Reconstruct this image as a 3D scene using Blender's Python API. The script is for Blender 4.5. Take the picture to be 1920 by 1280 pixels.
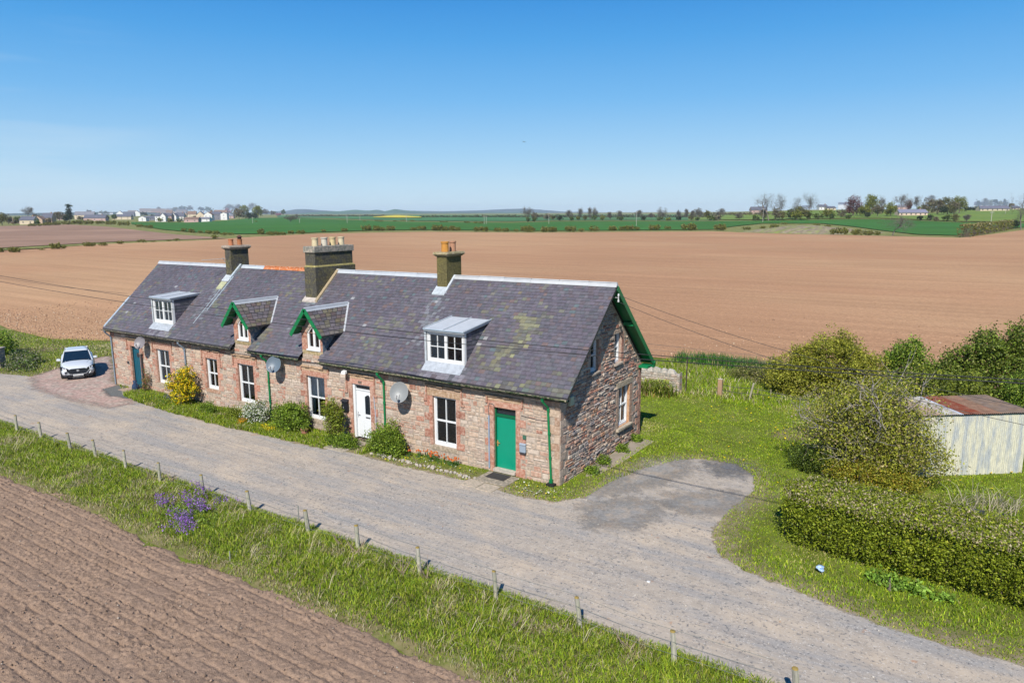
import bpy, math, random
import numpy as np
from mathutils import Vector, Matrix, noise as mnoise

for o in list(bpy.data.objects): bpy.data.objects.remove(o)
sc = bpy.context.scene
COL = sc.collection

# ------------------------------------------------------------------ camera, sky, sun, exposure
F_, CX, CY, CZ, YAW, PIT, ROL = 1330.04, 11.8332, -20.7184, 9.5591, -0.588543, 0.180405, -0.004135
fw = np.array([math.sin(YAW)*math.cos(PIT), math.cos(YAW)*math.cos(PIT), -math.sin(PIT)])
_r = np.array([math.cos(YAW), -math.sin(YAW), 0.0]); _u = np.cross(_r, fw)
rt = _r*math.cos(ROL)+_u*math.sin(ROL); up = -_r*math.sin(ROL)+_u*math.cos(ROL)
cam_d = bpy.data.cameras.new('camera'); cam = bpy.data.objects.new('camera', cam_d); COL.objects.link(cam)
cam.matrix_world = Matrix(((rt[0], up[0], -fw[0], CX), (rt[1], up[1], -fw[1], CY), (rt[2], up[2], -fw[2], CZ), (0, 0, 0, 1)))
cam_d.sensor_width = 36; cam_d.lens = F_/1920*36; cam_d.clip_start = .1; cam_d.clip_end = 60000
sc.camera = cam
C0 = np.array([CX, CY, CZ])

SUN = Vector((.52, -1.48, 1.54)).normalized()
el = math.asin(SUN.z); az = math.atan2(SUN.x, SUN.y)
EXPO = .5; EXP2 = 2**EXPO
world = bpy.data.worlds.new('World'); sc.world = world; world.use_nodes = True
wn = world.node_tree.nodes; wl = world.node_tree.links
bg = wn['Background']
sky = wn.new('ShaderNodeTexSky'); sky.sky_type = 'NISHITA'; sky.sun_disc = False
sky.sun_elevation = el; sky.sun_rotation = az; sky.air_density = 1.0; sky.dust_density = .3; sky.ozone_density = 2.5; sky.altitude = 100
bg.inputs[1].default_value = 0.12
# faint thin cirrus low on the left of the sky
tc = wn.new('ShaderNodeTexCoord'); mp = wn.new('ShaderNodeMapping'); mp.inputs['Scale'].default_value = (2.2, 2.2, 22)
nz = wn.new('ShaderNodeTexNoise'); nz.inputs['Scale'].default_value = 1.6; nz.inputs['Detail'].default_value = 7
cr = wn.new('ShaderNodeValToRGB'); cr.color_ramp.elements[0].position = .47; cr.color_ramp.elements[1].position = .8
dp = wn.new('ShaderNodeVectorMath'); dp.operation = 'DOT_PRODUCT'
dl = Vector((math.sin(YAW-.62), math.cos(YAW-.62), .05)).normalized(); dp.inputs[1].default_value = dl
mr = wn.new('ShaderNodeMapRange'); mr.inputs[1].default_value = .975; mr.inputs[2].default_value = 1.0; mr.inputs[4].default_value = .35
mu = wn.new('ShaderNodeMath'); mu.operation = 'MULTIPLY'
mx = wn.new('ShaderNodeMixRGB'); mx.inputs[2].default_value = (4.4, 5.0, 5.4, 1)
hs = wn.new('ShaderNodeHueSaturation'); hs.inputs['Saturation'].default_value = 1.25; hs.inputs['Value'].default_value = 1.0
wl.new(tc.outputs['Generated'], mp.inputs[0]); wl.new(mp.outputs[0], nz.inputs[0]); wl.new(nz.outputs[0], cr.inputs[0])
wl.new(tc.outputs['Generated'], dp.inputs[0]); wl.new(dp.outputs['Value'], mr.inputs[0])
wl.new(cr.outputs[0], mu.inputs[0]); wl.new(mr.outputs[0], mu.inputs[1])
sx = wn.new('ShaderNodeSeparateXYZ'); wl.new(tc.outputs['Generated'], sx.inputs[0])
gr = wn.new('ShaderNodeValToRGB'); ge = gr.color_ramp.elements
for pos_, c_ in ((0.0, (.54, .72, .87)), (.035, (.47, .69, .89)), (.073, (.35, .61, .87)), (.147, (.17, .47, .85)), (.22, (.075, .36, .79)), (.27, (.04, .285, .73)), (.6, (.015, .14, .46))):
    e_ = ge[0] if pos_ == 0 else (ge[len(ge)-1] if pos_ == .6 else ge.new(pos_)); e_.position = pos_; e_.color = (*c_, 1)
gs = wn.new('ShaderNodeVectorMath'); gs.operation = 'SCALE'; gs.inputs['Scale'].default_value = 1/.12/EXP2
gm = wn.new('ShaderNodeMixRGB'); gm.inputs[0].default_value = .92
wl.new(sx.outputs['Z'], gr.inputs[0]); wl.new(gr.outputs[0], gs.inputs[0])
wl.new(sky.outputs[0], hs.inputs['Color']); wl.new(hs.outputs[0], gm.inputs[1]); wl.new(gs.outputs[0], gm.inputs[2]); wl.new(gm.outputs[0], mx.inputs[1]); wl.new(mu.outputs[0], mx.inputs[0]); wl.new(mx.outputs[0], bg.inputs[0])

sd = bpy.data.lights.new('sun', 'SUN'); sd.energy = 5.0; sd.angle = math.radians(.5); sd.color = (1, .955, .88)
so = bpy.data.objects.new('sun', sd); COL.objects.link(so); so.rotation_euler = SUN.to_track_quat('Z', 'Y').to_euler(); so.location = (0, 0, 60)

sc.view_settings.view_transform = 'Standard'; sc.view_settings.look = 'None'; sc.view_settings.gamma = 1
sc.view_settings.exposure = EXPO
sc.cycles.max_bounces = 6; sc.cycles.diffuse_bounces = 3; sc.cycles.transparent_max_bounces = 12; sc.cycles.volume_bounces = 0

# ------------------------------------------------------------------ terrain height and pixel -> ground
def sstep(t): t = np.clip(t, 0, 1); return t*t*(3-2*t)
def gz(x, y):
    x = np.asarray(x, float); y = np.asarray(y, float)
    dx = x-CX; dy = y-CY
    v = dx*math.sin(YAW)+dy*math.cos(YAW); w = dx*math.cos(YAW)-dy*math.sin(YAW)
    a = w/np.maximum(v, 1.)
    rise = 11.5*sstep((v-330)/620)*sstep((a-.24)/.16)
    return .0075*np.clip(x, -60, 30)+rise
def gzf(x, y): return float(gz(x, y))
def ray(px, py):
    return fw+rt*(px-960)/F_-up*(py-640)/F_
_T = np.exp(np.linspace(math.log(6), math.log(9000), 900))
def GP(px, py, h=0):
    d = ray(px, py)
    P = C0+_T[:, None]*d
    below = P[:, 2]-h < gz(P[:, 0], P[:, 1])
    i = int(np.argmax(below)) if below.any() else len(_T)-1
    a, b = _T[max(i-1, 0)], _T[i]
    for _ in range(30):
        m = (a+b)/2; p = C0+m*d
        if p[2]-h < gzf(p[0], p[1]): b = m
        else: a = m
    return C0+b*d
def depth(p): return float((np.array(p)-C0)@fw)

# ------------------------------------------------------------------ numpy noise
def _h(ix, iy, s):
    n = (ix.astype(np.int64)*374761393+iy.astype(np.int64)*668265263+s*1442695041) & 0xffffffff
    n = ((n ^ (n >> 13))*1274126177) & 0xffffffff
    return ((n ^ (n >> 16)) & 0xffff)/65535.0
def vnoise(x, y, s=0):
    x = np.asarray(x, float); y = np.asarray(y, float)
    ix = np.floor(x); iy = np.floor(y); fx = x-ix; fy = y-iy; fx = fx*fx*(3-2*fx); fy = fy*fy*(3-2*fy)
    a = _h(ix, iy, s); b = _h(ix+1, iy, s); c = _h(ix, iy+1, s); d = _h(ix+1, iy+1, s)
    return (a*(1-fx)+b*fx)*(1-fy)+(c*(1-fx)+d*fx)*fy
def fbm(x, y, s=0, o=4):
    r = 0; a = .5; t = 0
    for i in range(o): r = r+a*vnoise(x*2**i, y*2**i, s+i*7); t += a; a *= .5
    return r/t

# ------------------------------------------------------------------ object helpers
def tag(o, label=None, cat=None, group=None, kind=None):
    if label: o['label'] = label
    if cat: o['category'] = cat
    if group: o['group'] = group
    if kind: o['kind'] = kind
    return o
def thing(name, label, cat, loc=(0, 0, 0), rz=0, group=None):
    o = bpy.data.objects.new(name, None); o.empty_display_size = .2; COL.objects.link(o)
    o.location = loc; o.rotation_euler = (0, 0, rz)
    return tag(o, label, cat, group)
def fast(name, V, Fc, mat, parent=None, cols=None, smooth=False, loc=None):
    """V (n,3); Fc list of (m,k) int arrays; cols (total faces,3)"""
    me = bpy.data.meshes.new(name)
    if isinstance(Fc, np.ndarray): Fc = [Fc]
    Fc = [f for f in Fc if len(f)]
    V = np.asarray(V, np.float32)
    me.vertices.add(len(V)); me.vertices.foreach_set('co', V.ravel())
    nl = sum(f.size for f in Fc); nf = sum(len(f) for f in Fc)
    me.loops.add(nl); me.loops.foreach_set('vertex_index', np.concatenate([f.ravel() for f in Fc]).astype(np.int32))
    tot = np.concatenate([np.full(len(f), f.shape[1]) for f in Fc]); st = np.concatenate([[0], np.cumsum(tot)[:-1]])
    me.polygons.add(nf); me.polygons.foreach_set('loop_start', st.astype(np.int32)); me.polygons.foreach_set('loop_total', tot.astype(np.int32))
    if smooth: me.polygons.foreach_set('use_smooth', np.ones(nf, bool))
    if cols is not None:
        at = me.attributes.new('Col', 'FLOAT_COLOR', 'FACE')
        c = np.ones((nf, 4), np.float32); c[:, :3] = cols; at.data.foreach_set('color', c.ravel())
    me.update(calc_edges=True)
    me.materials.append(mat)
    o = bpy.data.objects.new(name, me); COL.objects.link(o)
    if parent is not None: o.parent = parent
    if loc is not None: o.location = loc
    return o

class MB:
    def __init__(s): s.v = []; s.f = []; s.c = []
    def add(s, vs, fs, col=(1, 1, 1)):
        b = len(s.v); s.v += [tuple(map(float, v)) for v in vs]
        for f in fs: s.f.append(tuple(b+i for i in f)); s.c.append(col)
    def box(s, x0, x1, y0, y1, z0, z1, col=(1, 1, 1), skip=''):
        vs = [(x0, y0, z0), (x1, y0, z0), (x1, y1, z0), (x0, y1, z0), (x0, y0, z1), (x1, y0, z1), (x1, y1, z1), (x0, y1, z1)]
        s.add(vs, [(0, 3, 2, 1), (4, 5, 6, 7), (0, 1, 5, 4), (1, 2, 6, 5), (2, 3, 7, 6), (3, 0, 4, 7)], col)
    def hexa(s, b, t, col=(1, 1, 1)):
        s.add(list(b)+list(t), [(0, 3, 2, 1), (4, 5, 6, 7), (0, 1, 5, 4), (1, 2, 6, 5), (2, 3, 7, 6), (3, 0, 4, 7)], col)
    def quad(s, a, b, c, d, col=(1, 1, 1)): s.add([a, b, c, d], [(0, 1, 2, 3)], col)
    def beam(s, a, b, w, h, col=(1, 1, 1), upv=(0, 0, 1)):
        a = Vector(a); b = Vector(b); d = (b-a).normalized(); u = Vector(upv)
        sd_ = d.cross(u).normalized(); u = sd_.cross(d).normalized()
        q = lambda p: [p-sd_*w/2-u*h/2, p+sd_*w/2-u*h/2, p+sd_*w/2+u*h/2, p-sd_*w/2+u*h/2]
        s.add(q(a)+q(b), [(0, 1, 2, 3), (7, 6, 5, 4), (0, 4, 5, 1), (1, 5, 6, 2), (2, 6, 7, 3), (3, 7, 4, 0)], col)
    def tube(s, pts, rs, n=8, col=(1, 1, 1), cap=True):
        pts = [Vector(p) for p in pts]
        if not hasattr(rs, '__len__'): rs = [rs]*len(pts)
        rings = []; pu = None
        for i, p in enumerate(pts):
            d = (pts[min(i+1, len(pts)-1)]-pts[max(i-1, 0)])
            d = d.normalized() if d.length > 1e-9 else Vector((0, 0, 1))
            if pu is None: pu = d.orthogonal().normalized()
            else:
                pu = pu-d*pu.dot(d); pu = pu.normalized() if pu.length > 1e-6 else d.orthogonal().normalized()
            w = d.cross(pu)
            rings.append([p+(pu*math.cos(2*math.pi*k/n)+w*math.sin(2*math.pi*k/n))*rs[i] for k in range(n)])
        vs = [v for r in rings for v in r]; fs = []
        for i in range(len(pts)-1):
            for k in range(n): fs.append((i*n+k, i*n+(k+1) % n, (i+1)*n+(k+1) % n, (i+1)*n+k))
        if cap: fs.append(tuple(range(n-1, -1, -1))); fs.append(tuple((len(pts)-1)*n+k for k in range(n)))
        s.add(vs, fs, col)
    def lathe(s, prof, c=(0, 0, 0), n=16, col=(1, 1, 1)):
        vs = []; fs = []
        for r, z in prof:
            for k in range(n): a = 2*math.pi*k/n; vs.append((c[0]+r*math.cos(a), c[1]+r*math.sin(a), c[2]+z))
        for i in range(len(prof)-1):
            for k in range(n): fs.append((i*n+k, i*n+(k+1) % n, (i+1)*n+(k+1) % n, (i+1)*n+k))
        s.add(vs, fs, col)
    def build(s, name, mat, parent=None, smooth=False, shear=False, bevel=0, loc=None):
        me = bpy.data.meshes.new(name)
        vs = s.v
        if shear: vs = [(x, y, z+.0075*x) for x, y, z in vs]
        me.from_pydata(vs, [], s.f); me.update()
        at = me.attributes.new('Col', 'FLOAT_COLOR', 'FACE')
        c = np.ones((len(s.f), 4), np.float32); c[:, :3] = np.array(s.c, np.float32); at.data.foreach_set('color', c.ravel())
        if smooth: me.polygons.foreach_set('use_smooth', np.ones(len(me.polygons), bool))
        me.materials.append(mat)
        o = bpy.data.objects.new(name, me); COL.objects.link(o)
        if parent is not None: o.parent = parent
        if loc is not None: o.location = loc
        if bevel:
            m = o.modifiers.new('bevel', 'BEVEL'); m.width = bevel; m.segments = 2; m.limit_method = 'ANGLE'
        return o
def copy_tree(o, parent=None):
    c = o.copy(); COL.objects.link(c); c.parent = parent
    for ch in list(o.children): copy_tree(ch, c)
    return c

# ------------------------------------------------------------------ materials
MATS = {}
ALB = .76
def pm(name, col=None, rough=.8, var=.25, vs=2.0, bump=.15, bs=25, spec=.3, metal=0, tint=None, tamt=.5, ts=1.0, stretch=(1, 1, 1), bdist=.02, hv=0):
    if name in MATS: return MATS[name]
    m = bpy.data.materials.new(name); m.use_nodes = True; nt = m.node_tree; N = nt.nodes; L = nt.links
    b = N['Principled BSDF']; b.inputs['Roughness'].default_value = rough; b.inputs['Specular IOR Level'].default_value = spec; b.inputs['Metallic'].default_value = metal
    t = N.new('ShaderNodeTexCoord'); mpn = N.new('ShaderNodeMapping'); mpn.inputs['Scale'].default_value = stretch; L.new(t.outputs['Object'], mpn.inputs[0])
    if col is None:
        a = N.new('ShaderNodeAttribute'); a.attribute_name = 'Col'; base = a.outputs['Color']
    else:
        rg = N.new('ShaderNodeRGB'); rg.outputs[0].default_value = (*col, 1); base = rg.outputs[0]
    if tint is not None:
        n0 = N.new('ShaderNodeTexNoise'); n0.inputs['Scale'].default_value = ts; n0.inputs['Detail'].default_value = 6; n0.inputs['Roughness'].default_value = .62; L.new(mpn.outputs[0], n0.inputs[0])
        r0 = N.new('ShaderNodeMapRange'); r0.inputs[1].default_value = .45; r0.inputs[2].default_value = .62; r0.inputs[4].default_value = tamt; L.new(n0.outputs[0], r0.inputs[0])
        x0 = N.new('ShaderNodeMixRGB'); x0.inputs[2].default_value = (*tint, 1); L.new(r0.outputs[0], x0.inputs[0]); L.new(base, x0.inputs[1]); base = x0.outputs[0]
    n1 = N.new('ShaderNodeTexNoise'); n1.inputs['Scale'].default_value = vs; n1.inputs['Detail'].default_value = 8; n1.inputs['Roughness'].default_value = .65; L.new(mpn.outputs[0], n1.inputs[0])
    r1 = N.new('ShaderNodeMapRange'); r1.inputs[1].default_value = .3; r1.inputs[2].default_value = .7; r1.inputs[3].default_value = (1-var)*ALB; r1.inputs[4].default_value = (1+var)*ALB; L.new(n1.outputs[0], r1.inputs[0])
    vm = N.new('ShaderNodeVectorMath'); vm.operation = 'SCALE'; L.new(base, vm.inputs[0]); L.new(r1.outputs[0], vm.inputs['Scale'])
    L.new(vm.outputs[0], b.inputs['Base Color'])
    if bump:
        n2 = N.new('ShaderNodeTexNoise'); n2.inputs['Scale'].default_value = bs; n2.inputs['Detail'].default_value = 5; L.new(mpn.outputs[0], n2.inputs[0])
        bp = N.new('ShaderNodeBump'); bp.inputs['Strength'].default_value = bump; bp.inputs['Distance'].default_value = bdist; L.new(n2.outputs[0], bp.inputs['Height']); L.new(bp.outputs[0], b.inputs['Normal'])
    MATS[name] = m; return m
def leafm(name='leaf', rough=.55, trans=.3):
    if name in MATS: return MATS[name]
    m = bpy.data.materials.new(name); m.use_nodes = True; nt = m.node_tree; N = nt.nodes; L = nt.links
    b = N['Principled BSDF']; b.inputs['Roughness'].default_value = rough; b.inputs['Specular IOR Level'].default_value = .25
    a = N.new('ShaderNodeAttribute'); a.attribute_name = 'Col'; sc_ = N.new('ShaderNodeVectorMath'); sc_.operation = 'SCALE'; sc_.inputs['Scale'].default_value = .88; L.new(a.outputs['Color'], sc_.inputs[0]); L.new(sc_.outputs[0], b.inputs['Base Color'])
    tr = N.new('ShaderNodeBsdfTranslucent'); L.new(sc_.outputs[0], tr.inputs[0])
    mxs = N.new('ShaderNodeMixShader'); mxs.inputs[0].default_value = trans; L.new(b.outputs[0], mxs.inputs[1]); L.new(tr.outputs[0], mxs.inputs[2])
    L.new(mxs.outputs[0], N['Material Output'].inputs[0]); MATS[name] = m; return m
def glassm():
    if 'glass' in MATS: return MATS['glass']
    m = bpy.data.materials.new('glass'); m.use_nodes = True; nt = m.node_tree; N = nt.nodes; L = nt.links
    N.remove(N['Principled BSDF'])
    g = N.new('ShaderNodeBsdfGlossy'); g.inputs['Roughness'].default_value = .02; g.inputs[0].default_value = (.9, .95, 1, 1)
    t = N.new('ShaderNodeBsdfTransparent'); t.inputs[0].default_value = (.8, .85, .85, 1)
    fr = N.new('ShaderNodeFresnel'); fr.inputs[0].default_value = 1.6
    mxs = N.new('ShaderNodeMixShader'); L.new(fr.outputs[0], mxs.inputs[0]); L.new(t.outputs[0], mxs.inputs[1]); L.new(g.outputs[0], mxs.inputs[2])
    L.new(mxs.outputs[0], N['Material Output'].inputs[0]); MATS['glass'] = m; return m

M_ATTR = pm('stone_blocks', None, .9, .28, 9, .5, 60, .15, bdist=.01, tint=(.52, .41, .325), tamt=.5, ts=9)
M_SLATE = pm('slate', None, .62, .22, 7, .3, 50, .3, bdist=.006)
M_PAINT = pm('paint_attr', None, .45, .05, 3, .03, 20, .4)
M_MATTE = pm('matte_attr', None, .85, .15, 6, .2, 40, .2)
M_WHITE = pm('white_paint', (.78, .79, .79), .4, .03, 3, .02, 20, .4)
M_LEAD = pm('lead', (.33, .36, .4), .5, .2, 4, .1, 15, .4, tint=(.5, .53, .56), ts=3)
M_LEAF = leafm(); M_GLASS = glassm()
M_GREEN = pm('green_paint', (.005, .19, .062), .38, .12, 3, .03, 20, .4)
M_DGREEN = pm('green_gutter', (.02, .1, .03), .5, .5, 6, .1, 20, .3, tint=(.2, .17, .04), tamt=.8, ts=4)

# ------------------------------------------------------------------ foliage
def rng_(s): return np.random.default_rng(s)
def leaf_quads(P, size, rng, flat=0.0, aspect=.55, N0=None):
    n = len(P); a = rng.normal(size=(n, 3)); 
    if flat: a[:, 2] *= (1-flat)
    a /= np.linalg.norm(a, axis=1, keepdims=True)
    b = rng.normal(size=(n, 3)); b -= a*(a*b).sum(1, keepdims=True); b /= np.linalg.norm(b, axis=1, keepdims=True)
    s = (size*(.6+.8*rng.random(n)))[:, None]
    V = np.stack([P-a*s, P-b*s*aspect, P+a*s, P+b*s*aspect], 1).reshape(-1, 3)
    return V, np.arange(4*n).reshape(n, 4)
def pal(rng, n, cols, w=None, var=.2):
    cols = np.array(cols, float); i = rng.choice(len(cols), n, p=None if w is None else np.array(w)/sum(w))
    return np.clip(cols[i]*(1+var*rng.normal(size=(n, 1)))+0, .002, 1)
def crown_pts(blobs, nclump, per, sigma, rng, shell=.55, zmin=None, lump=.25):
    bl = np.array(blobs, float); ar = (bl[:, 3]*bl[:, 4]+bl[:, 3]*bl[:, 5]+bl[:, 4]*bl[:, 5])
    k = rng.choice(len(bl), nclump, p=ar/ar.sum())
    d = rng.normal(size=(nclump, 3)); d /= np.linalg.norm(d, axis=1, keepdims=True)
    rr = shell+(1-shell)*rng.random(nclump)**.6
    lp = 1+lump*(vnoise(d[:, 0]*2.3+k*5.1, d[:, 1]*2.3+d[:, 2]*3.1, 3)-.5)*2
    so_ = rng.random(nclump) < .07; rr = np.where(so_ & (d[:, 2] > -.2), rr*rng.uniform(1.12, 1.4, nclump), rr)
    c = bl[k, :3]+d*bl[k, 3:6]*(rr*lp)[:, None]
    P = np.repeat(c, per, 0)+rng.normal(size=(nclump*per, 3))*sigma
    cid = np.repeat(np.arange(nclump), per)
    if zmin is not None:
        ok = P[:, 2] > zmin; P = P[ok]; cid = cid[ok]
    return P, cid
def foliage(name, blobs, nclump, per, sigma, size, cols, seed, parent=None, w=None, zmin=.02, shell=.55, var=.2, cv=.3, lump=.25, mat=None, aspect=.55):
    rng = rng_(seed); P, cid = crown_pts(blobs, nclump, per, sigma, rng, shell, zmin, lump)
    V, Fc = leaf_quads(P, np.full(len(P), size), rng, aspect=aspect)
    c = pal(rng, len(P), cols, w, var); cm = 1+cv*(rng.random(nclump)-.5)*2
    c = np.clip(c*cm[cid][:, None], .002, 1)
    return fast(name, V, Fc, mat or M_LEAF, parent, c)
def branches(mb, base, top_r, height, rng, levels=3, spread=.6, n0=5, r0=.15, col=(.1, .08, .06), up_=.5, sides=5, kids=4, first=.35, minr=.01):
    tips = []
    def grow(p, d, L, r, lev):
        pts = [p]; q = p
        k = 4
        for i in range(k):
            d = (d+Vector(rng.normal(size=3)*.13)+Vector((0, 0, .06*up_))).normalized(); q = q+d*L/k; pts.append(q)
        mb.tube(pts, [max(minr, r*(1-.55*i/k)) for i in range(k+1)], sides, col, cap=False)
        if lev == 0: tips.append(q); return
        for j in range(kids):
            t = first+(1-first)*(j+rng.random())/kids
            idx = t*k; i0 = min(int(idx), k-1); pp = pts[i0].lerp(pts[i0+1], idx-i0)
            a = rng.random()*6.283; s_ = spread*(.6+.6*rng.random())
            o_ = d.orthogonal().normalized(); o_.rotate(Matrix.Rotation(a, 3, d))
            nd = (d*(1-s_*.5)+o_*s_+Vector((0, 0, up_*.3))).normalized()
            grow(pp, nd, L*(.5+.25*rng.random()), r*.5, lev-1)
    grow(Vector(base), Vector((0, 0, 1)), height*.55, r0, levels)
    return tips

# ------------------------------------------------------------------ generic ground sheets
def ribbon(name, pts_near, pts_far, nx, ny, mat, off, label=None, pix=True, kind='structure', cat=None, h=0):
    """surface between two curves (pixel positions on the ground or world xy), draped on the terrain"""
    def curve(pts, n):
        pts = np.array(pts, float); d = np.r_[0, np.cumsum(np.hypot(*(pts[1:]-pts[:-1]).T))]
        t = np.linspace(0, d[-1], n); return np.stack([np.interp(t, d, pts[:, 0]), np.interp(t, d, pts[:, 1])], 1)
    a = curve(pts_near, nx); b = curve(pts_far, nx)
    if pix:
        a = np.array([GP(*p)[:2] for p in a]); b = np.array([GP(*p)[:2] for p in b])
    t = np.linspace(0, 1, ny)[:, None, None]
    XY = a[None]*(1-t)+b[None]*t
    X, Y = XY[..., 0], XY[..., 1]; Z = gz(X, Y)+off
    V = np.stack([X, Y, Z], -1).reshape(-1, 3)
    i = np.arange((ny-1)*nx).reshape(ny-1, nx)[:, :-1].ravel()
    Fc = np.stack([i, i+1, i+nx+1, i+nx], 1)
    o = fast(name, V, Fc, mat); return tag(o, label, cat, None, kind)
def softmat(src, name, soft=True):
    m = src.copy(); m.name = name; nt = m.node_tree; N = nt.nodes; L = nt.links; out = N['Material Output']; sh_ = out.inputs[0].links[0].from_socket
    a = N.new('ShaderNodeAttribute'); a.attribute_name = 'edge'; t = N.new('ShaderNodeTexCoord')
    n = N.new('ShaderNodeTexNoise'); n.inputs['Scale'].default_value = 2.6; n.inputs['Detail'].default_value = 9; n.inputs['Roughness'].default_value = .75; L.new(t.outputs['Object'], n.inputs[0])
    ad = N.new('ShaderNodeMath'); ad.operation = 'ADD'; L.new(a.outputs['Fac'], ad.inputs[0]); L.new(n.outputs[0], ad.inputs[1])
    r = N.new('ShaderNodeMapRange'); w = .22 if soft else .05; r.inputs[1].default_value = 1.0-w; r.inputs[2].default_value = 1.0+w; L.new(ad.outputs[0], r.inputs[0])
    tr = N.new('ShaderNodeBsdfTransparent'); mx_ = N.new('ShaderNodeMixShader'); L.new(r.outputs[0], mx_.inputs[0]); L.new(tr.outputs[0], mx_.inputs[1]); L.new(sh_, mx_.inputs[2]); L.new(mx_.outputs[0], out.inputs[0])
    return m
def softsheet(name, poly, mat, off, blend=.5, step=.12, soft=True, label=None, bias=0, **kw):
    P = np.array(poly, float); x0, y0 = P.min(0)-blend; x1, y1 = P.max(0)+blend
    gx = np.arange(x0, x1+step, step); gy = np.arange(y0, y1+step, step); XX, YY = np.meshgrid(gx, gy)
    ins = inpoly(XX, YY, poly); D = np.full(XX.shape, 1e9)
    for i in range(len(P)):
        a, b = P[i], P[(i+1) % len(P)]; ab = b-a; t = np.clip(((XX-a[0])*ab[0]+(YY-a[1])*ab[1])/(ab@ab+1e-12), 0, 1)
        D = np.minimum(D, np.hypot(XX-a[0]-t*ab[0], YY-a[1]-t*ab[1]))
    sdv = np.where(ins, D, -D); E_ = .5+.5*np.clip(sdv/blend+bias, -1.1, 1.1)
    ny_, nx_ = XX.shape; i = np.arange((ny_-1)*nx_).reshape(ny_-1, nx_)[:, :-1].ravel(); F4 = np.stack([i, i+1, i+nx_+1, i+nx_], 1)
    keep = sdv.ravel()[F4].max(1) > -blend; F4 = F4[keep]; used = np.unique(F4); mp_ = np.zeros(XX.size, int); mp_[used] = np.arange(len(used))
    V = np.stack([XX, YY, gz(XX, YY)+off], -1).reshape(-1, 3)[used]
    o = fast(name, V, mp_[F4], softmat(mat, name+'_soft', soft)); at = o.data.attributes.new('edge', 'FLOAT', 'POINT'); at.data.foreach_set('value', E_.ravel()[used].astype(np.float32))
    return tag(o, label, None, None, 'structure')
def inpoly(x, y, poly):
    r = np.zeros(x.shape, bool); n = len(poly); j = n-1
    for i in range(n):
        xi, yi = poly[i]; xj, yj = poly[j]
        c = ((yi > y) != (yj > y)) & (x < (xj-xi)*(y-yi)/(yj-yi+1e-12)+xi); r ^= c; j = i
    return r
def polysheet(name, poly, mat, off, jit=.12, step=.25, label=None, seed=0, kind='structure', cat=None):
    """flat sheet with an irregular noise-cut outline"""
    pts = []; n = len(poly)
    for i in range(n):
        a = np.array(poly[i]); b = np.array(poly[(i+1) % n]); L = np.hypot(*(b-a)); k = max(1, int(L/step))
        nn = np.array([-(b-a)[1], (b-a)[0]])/max(L, 1e-6)
        for j in range(k):
            p = a+(b-a)*j/k; d = ((fbm(p[0]*1.1, p[1]*1.1, seed, 4)-.5)*2*jit*2.2); pts.append(p+nn*d)
    import bmesh
    bm = bmesh.new(); vs = [bm.verts.new((p[0], p[1], gzf(p[0], p[1])+off)) for p in pts]
    f = bm.faces.new(vs); 
    if f.normal.z < 0: f.normal_flip()
    bmesh.ops.triangulate(bm, faces=[f]); bm.normal_update()
    for f in bm.faces:
        if f.normal.z < 0: f.normal_flip()
    me = bpy.data.meshes.new(name); bm.to_mesh(me); bm.free(); me.materials.append(mat)
    o = bpy.data.objects.new(name, me); COL.objects.link(o); return tag(o, label, cat, None, kind)

# ================================================================== GROUND
M_BASE = pm('dry_margin_grass', (.25, .235, .085), .95, .35, .6, .3, 6, .1, tint=(.13, .17, .035), tamt=.8, ts=.35, bdist=.1)
M_LAWN = pm('lawn', (.14, .18, .022), .95, .35, 1.1, .5, 30, .1, tint=(.17, .17, .05), tamt=.65, ts=.45, bdist=.05)
def road_mat():
    m = pm('gravel_road', (.44, .375, .305), .95, .16, 3.0, .45, 45, .12, bdist=.015)
    nt = m.node_tree; N = nt.nodes; L = nt.links; b = N['Principled BSDF']
    src = b.inputs['Base Color'].links[0].from_socket
    t = N.new('ShaderNodeTexCoord')
    def layer(src, scale, stretch, lo, hi, col, amt, det=6, rot=0):
        mp_ = N.new('ShaderNodeMapping'); mp_.inputs['Scale'].default_value = stretch; mp_.inputs['Rotation'].default_value = (0, 0, rot); L.new(t.outputs['Object'], mp_.inputs[0])
        n = N.new('ShaderNodeTexNoise'); n.inputs['Scale'].default_value = scale; n.inputs['Detail'].default_value = det; n.inputs['Roughness'].default_value = .68; L.new(mp_.outputs[0], n.inputs[0])
        r = N.new('ShaderNodeMapRange'); r.inputs[1].default_value = lo; r.inputs[2].default_value = hi; r.inputs[4].default_value = amt; L.new(n.outputs[0], r.inputs[0])
        x = N.new('ShaderNodeMixRGB'); x.inputs[2].default_value = (*col, 1); L.new(r.outputs[0], x.inputs[0]); L.new(src, x.inputs[1]); return x.outputs[0]
    s = layer(src, .9, (.13, 1.5, 1), .45, .6, (.245, .235, .225), .8)            # wheel-worn grey streaks along the track
    s = layer(s, .55, (.5, .9, 1), .50, .66, (.45, .36, .265), .7, rot=.2)          # sandy areas
    s = layer(s, 1.9, (1, 1, 1), .70, .74, (.32, .17, .09), .6, 2)              # orange brick patches
    s = layer(s, 1.8, (.12, 2.2, 1), .5, .66, (.2, .18, .165), .5)
    s = layer(s, 11, (1, 1, 1), .55, .66, (.085, .09, .095), .8, 4)              # dark chippings
    s = layer(s, 19, (1, 1, 1), .57, .68, (.50, .46, .41), .8, 4)
    s = layer(s, 4.5, (1, 1, 1), .56, .66, (.36, .30, .235), .5, 6)               # pale chippings
    L.new(s, b.inputs['Base Color']); return m
M_ROAD = road_mat()
M_FIELD = pm('tilled_soil', (.435, .245, .135), .95, .10, .011, .0, 3, .08, tint=(.49, .30, .165), tamt=.9, ts=.009, stretch=(1, 1.6, 1))
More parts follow.
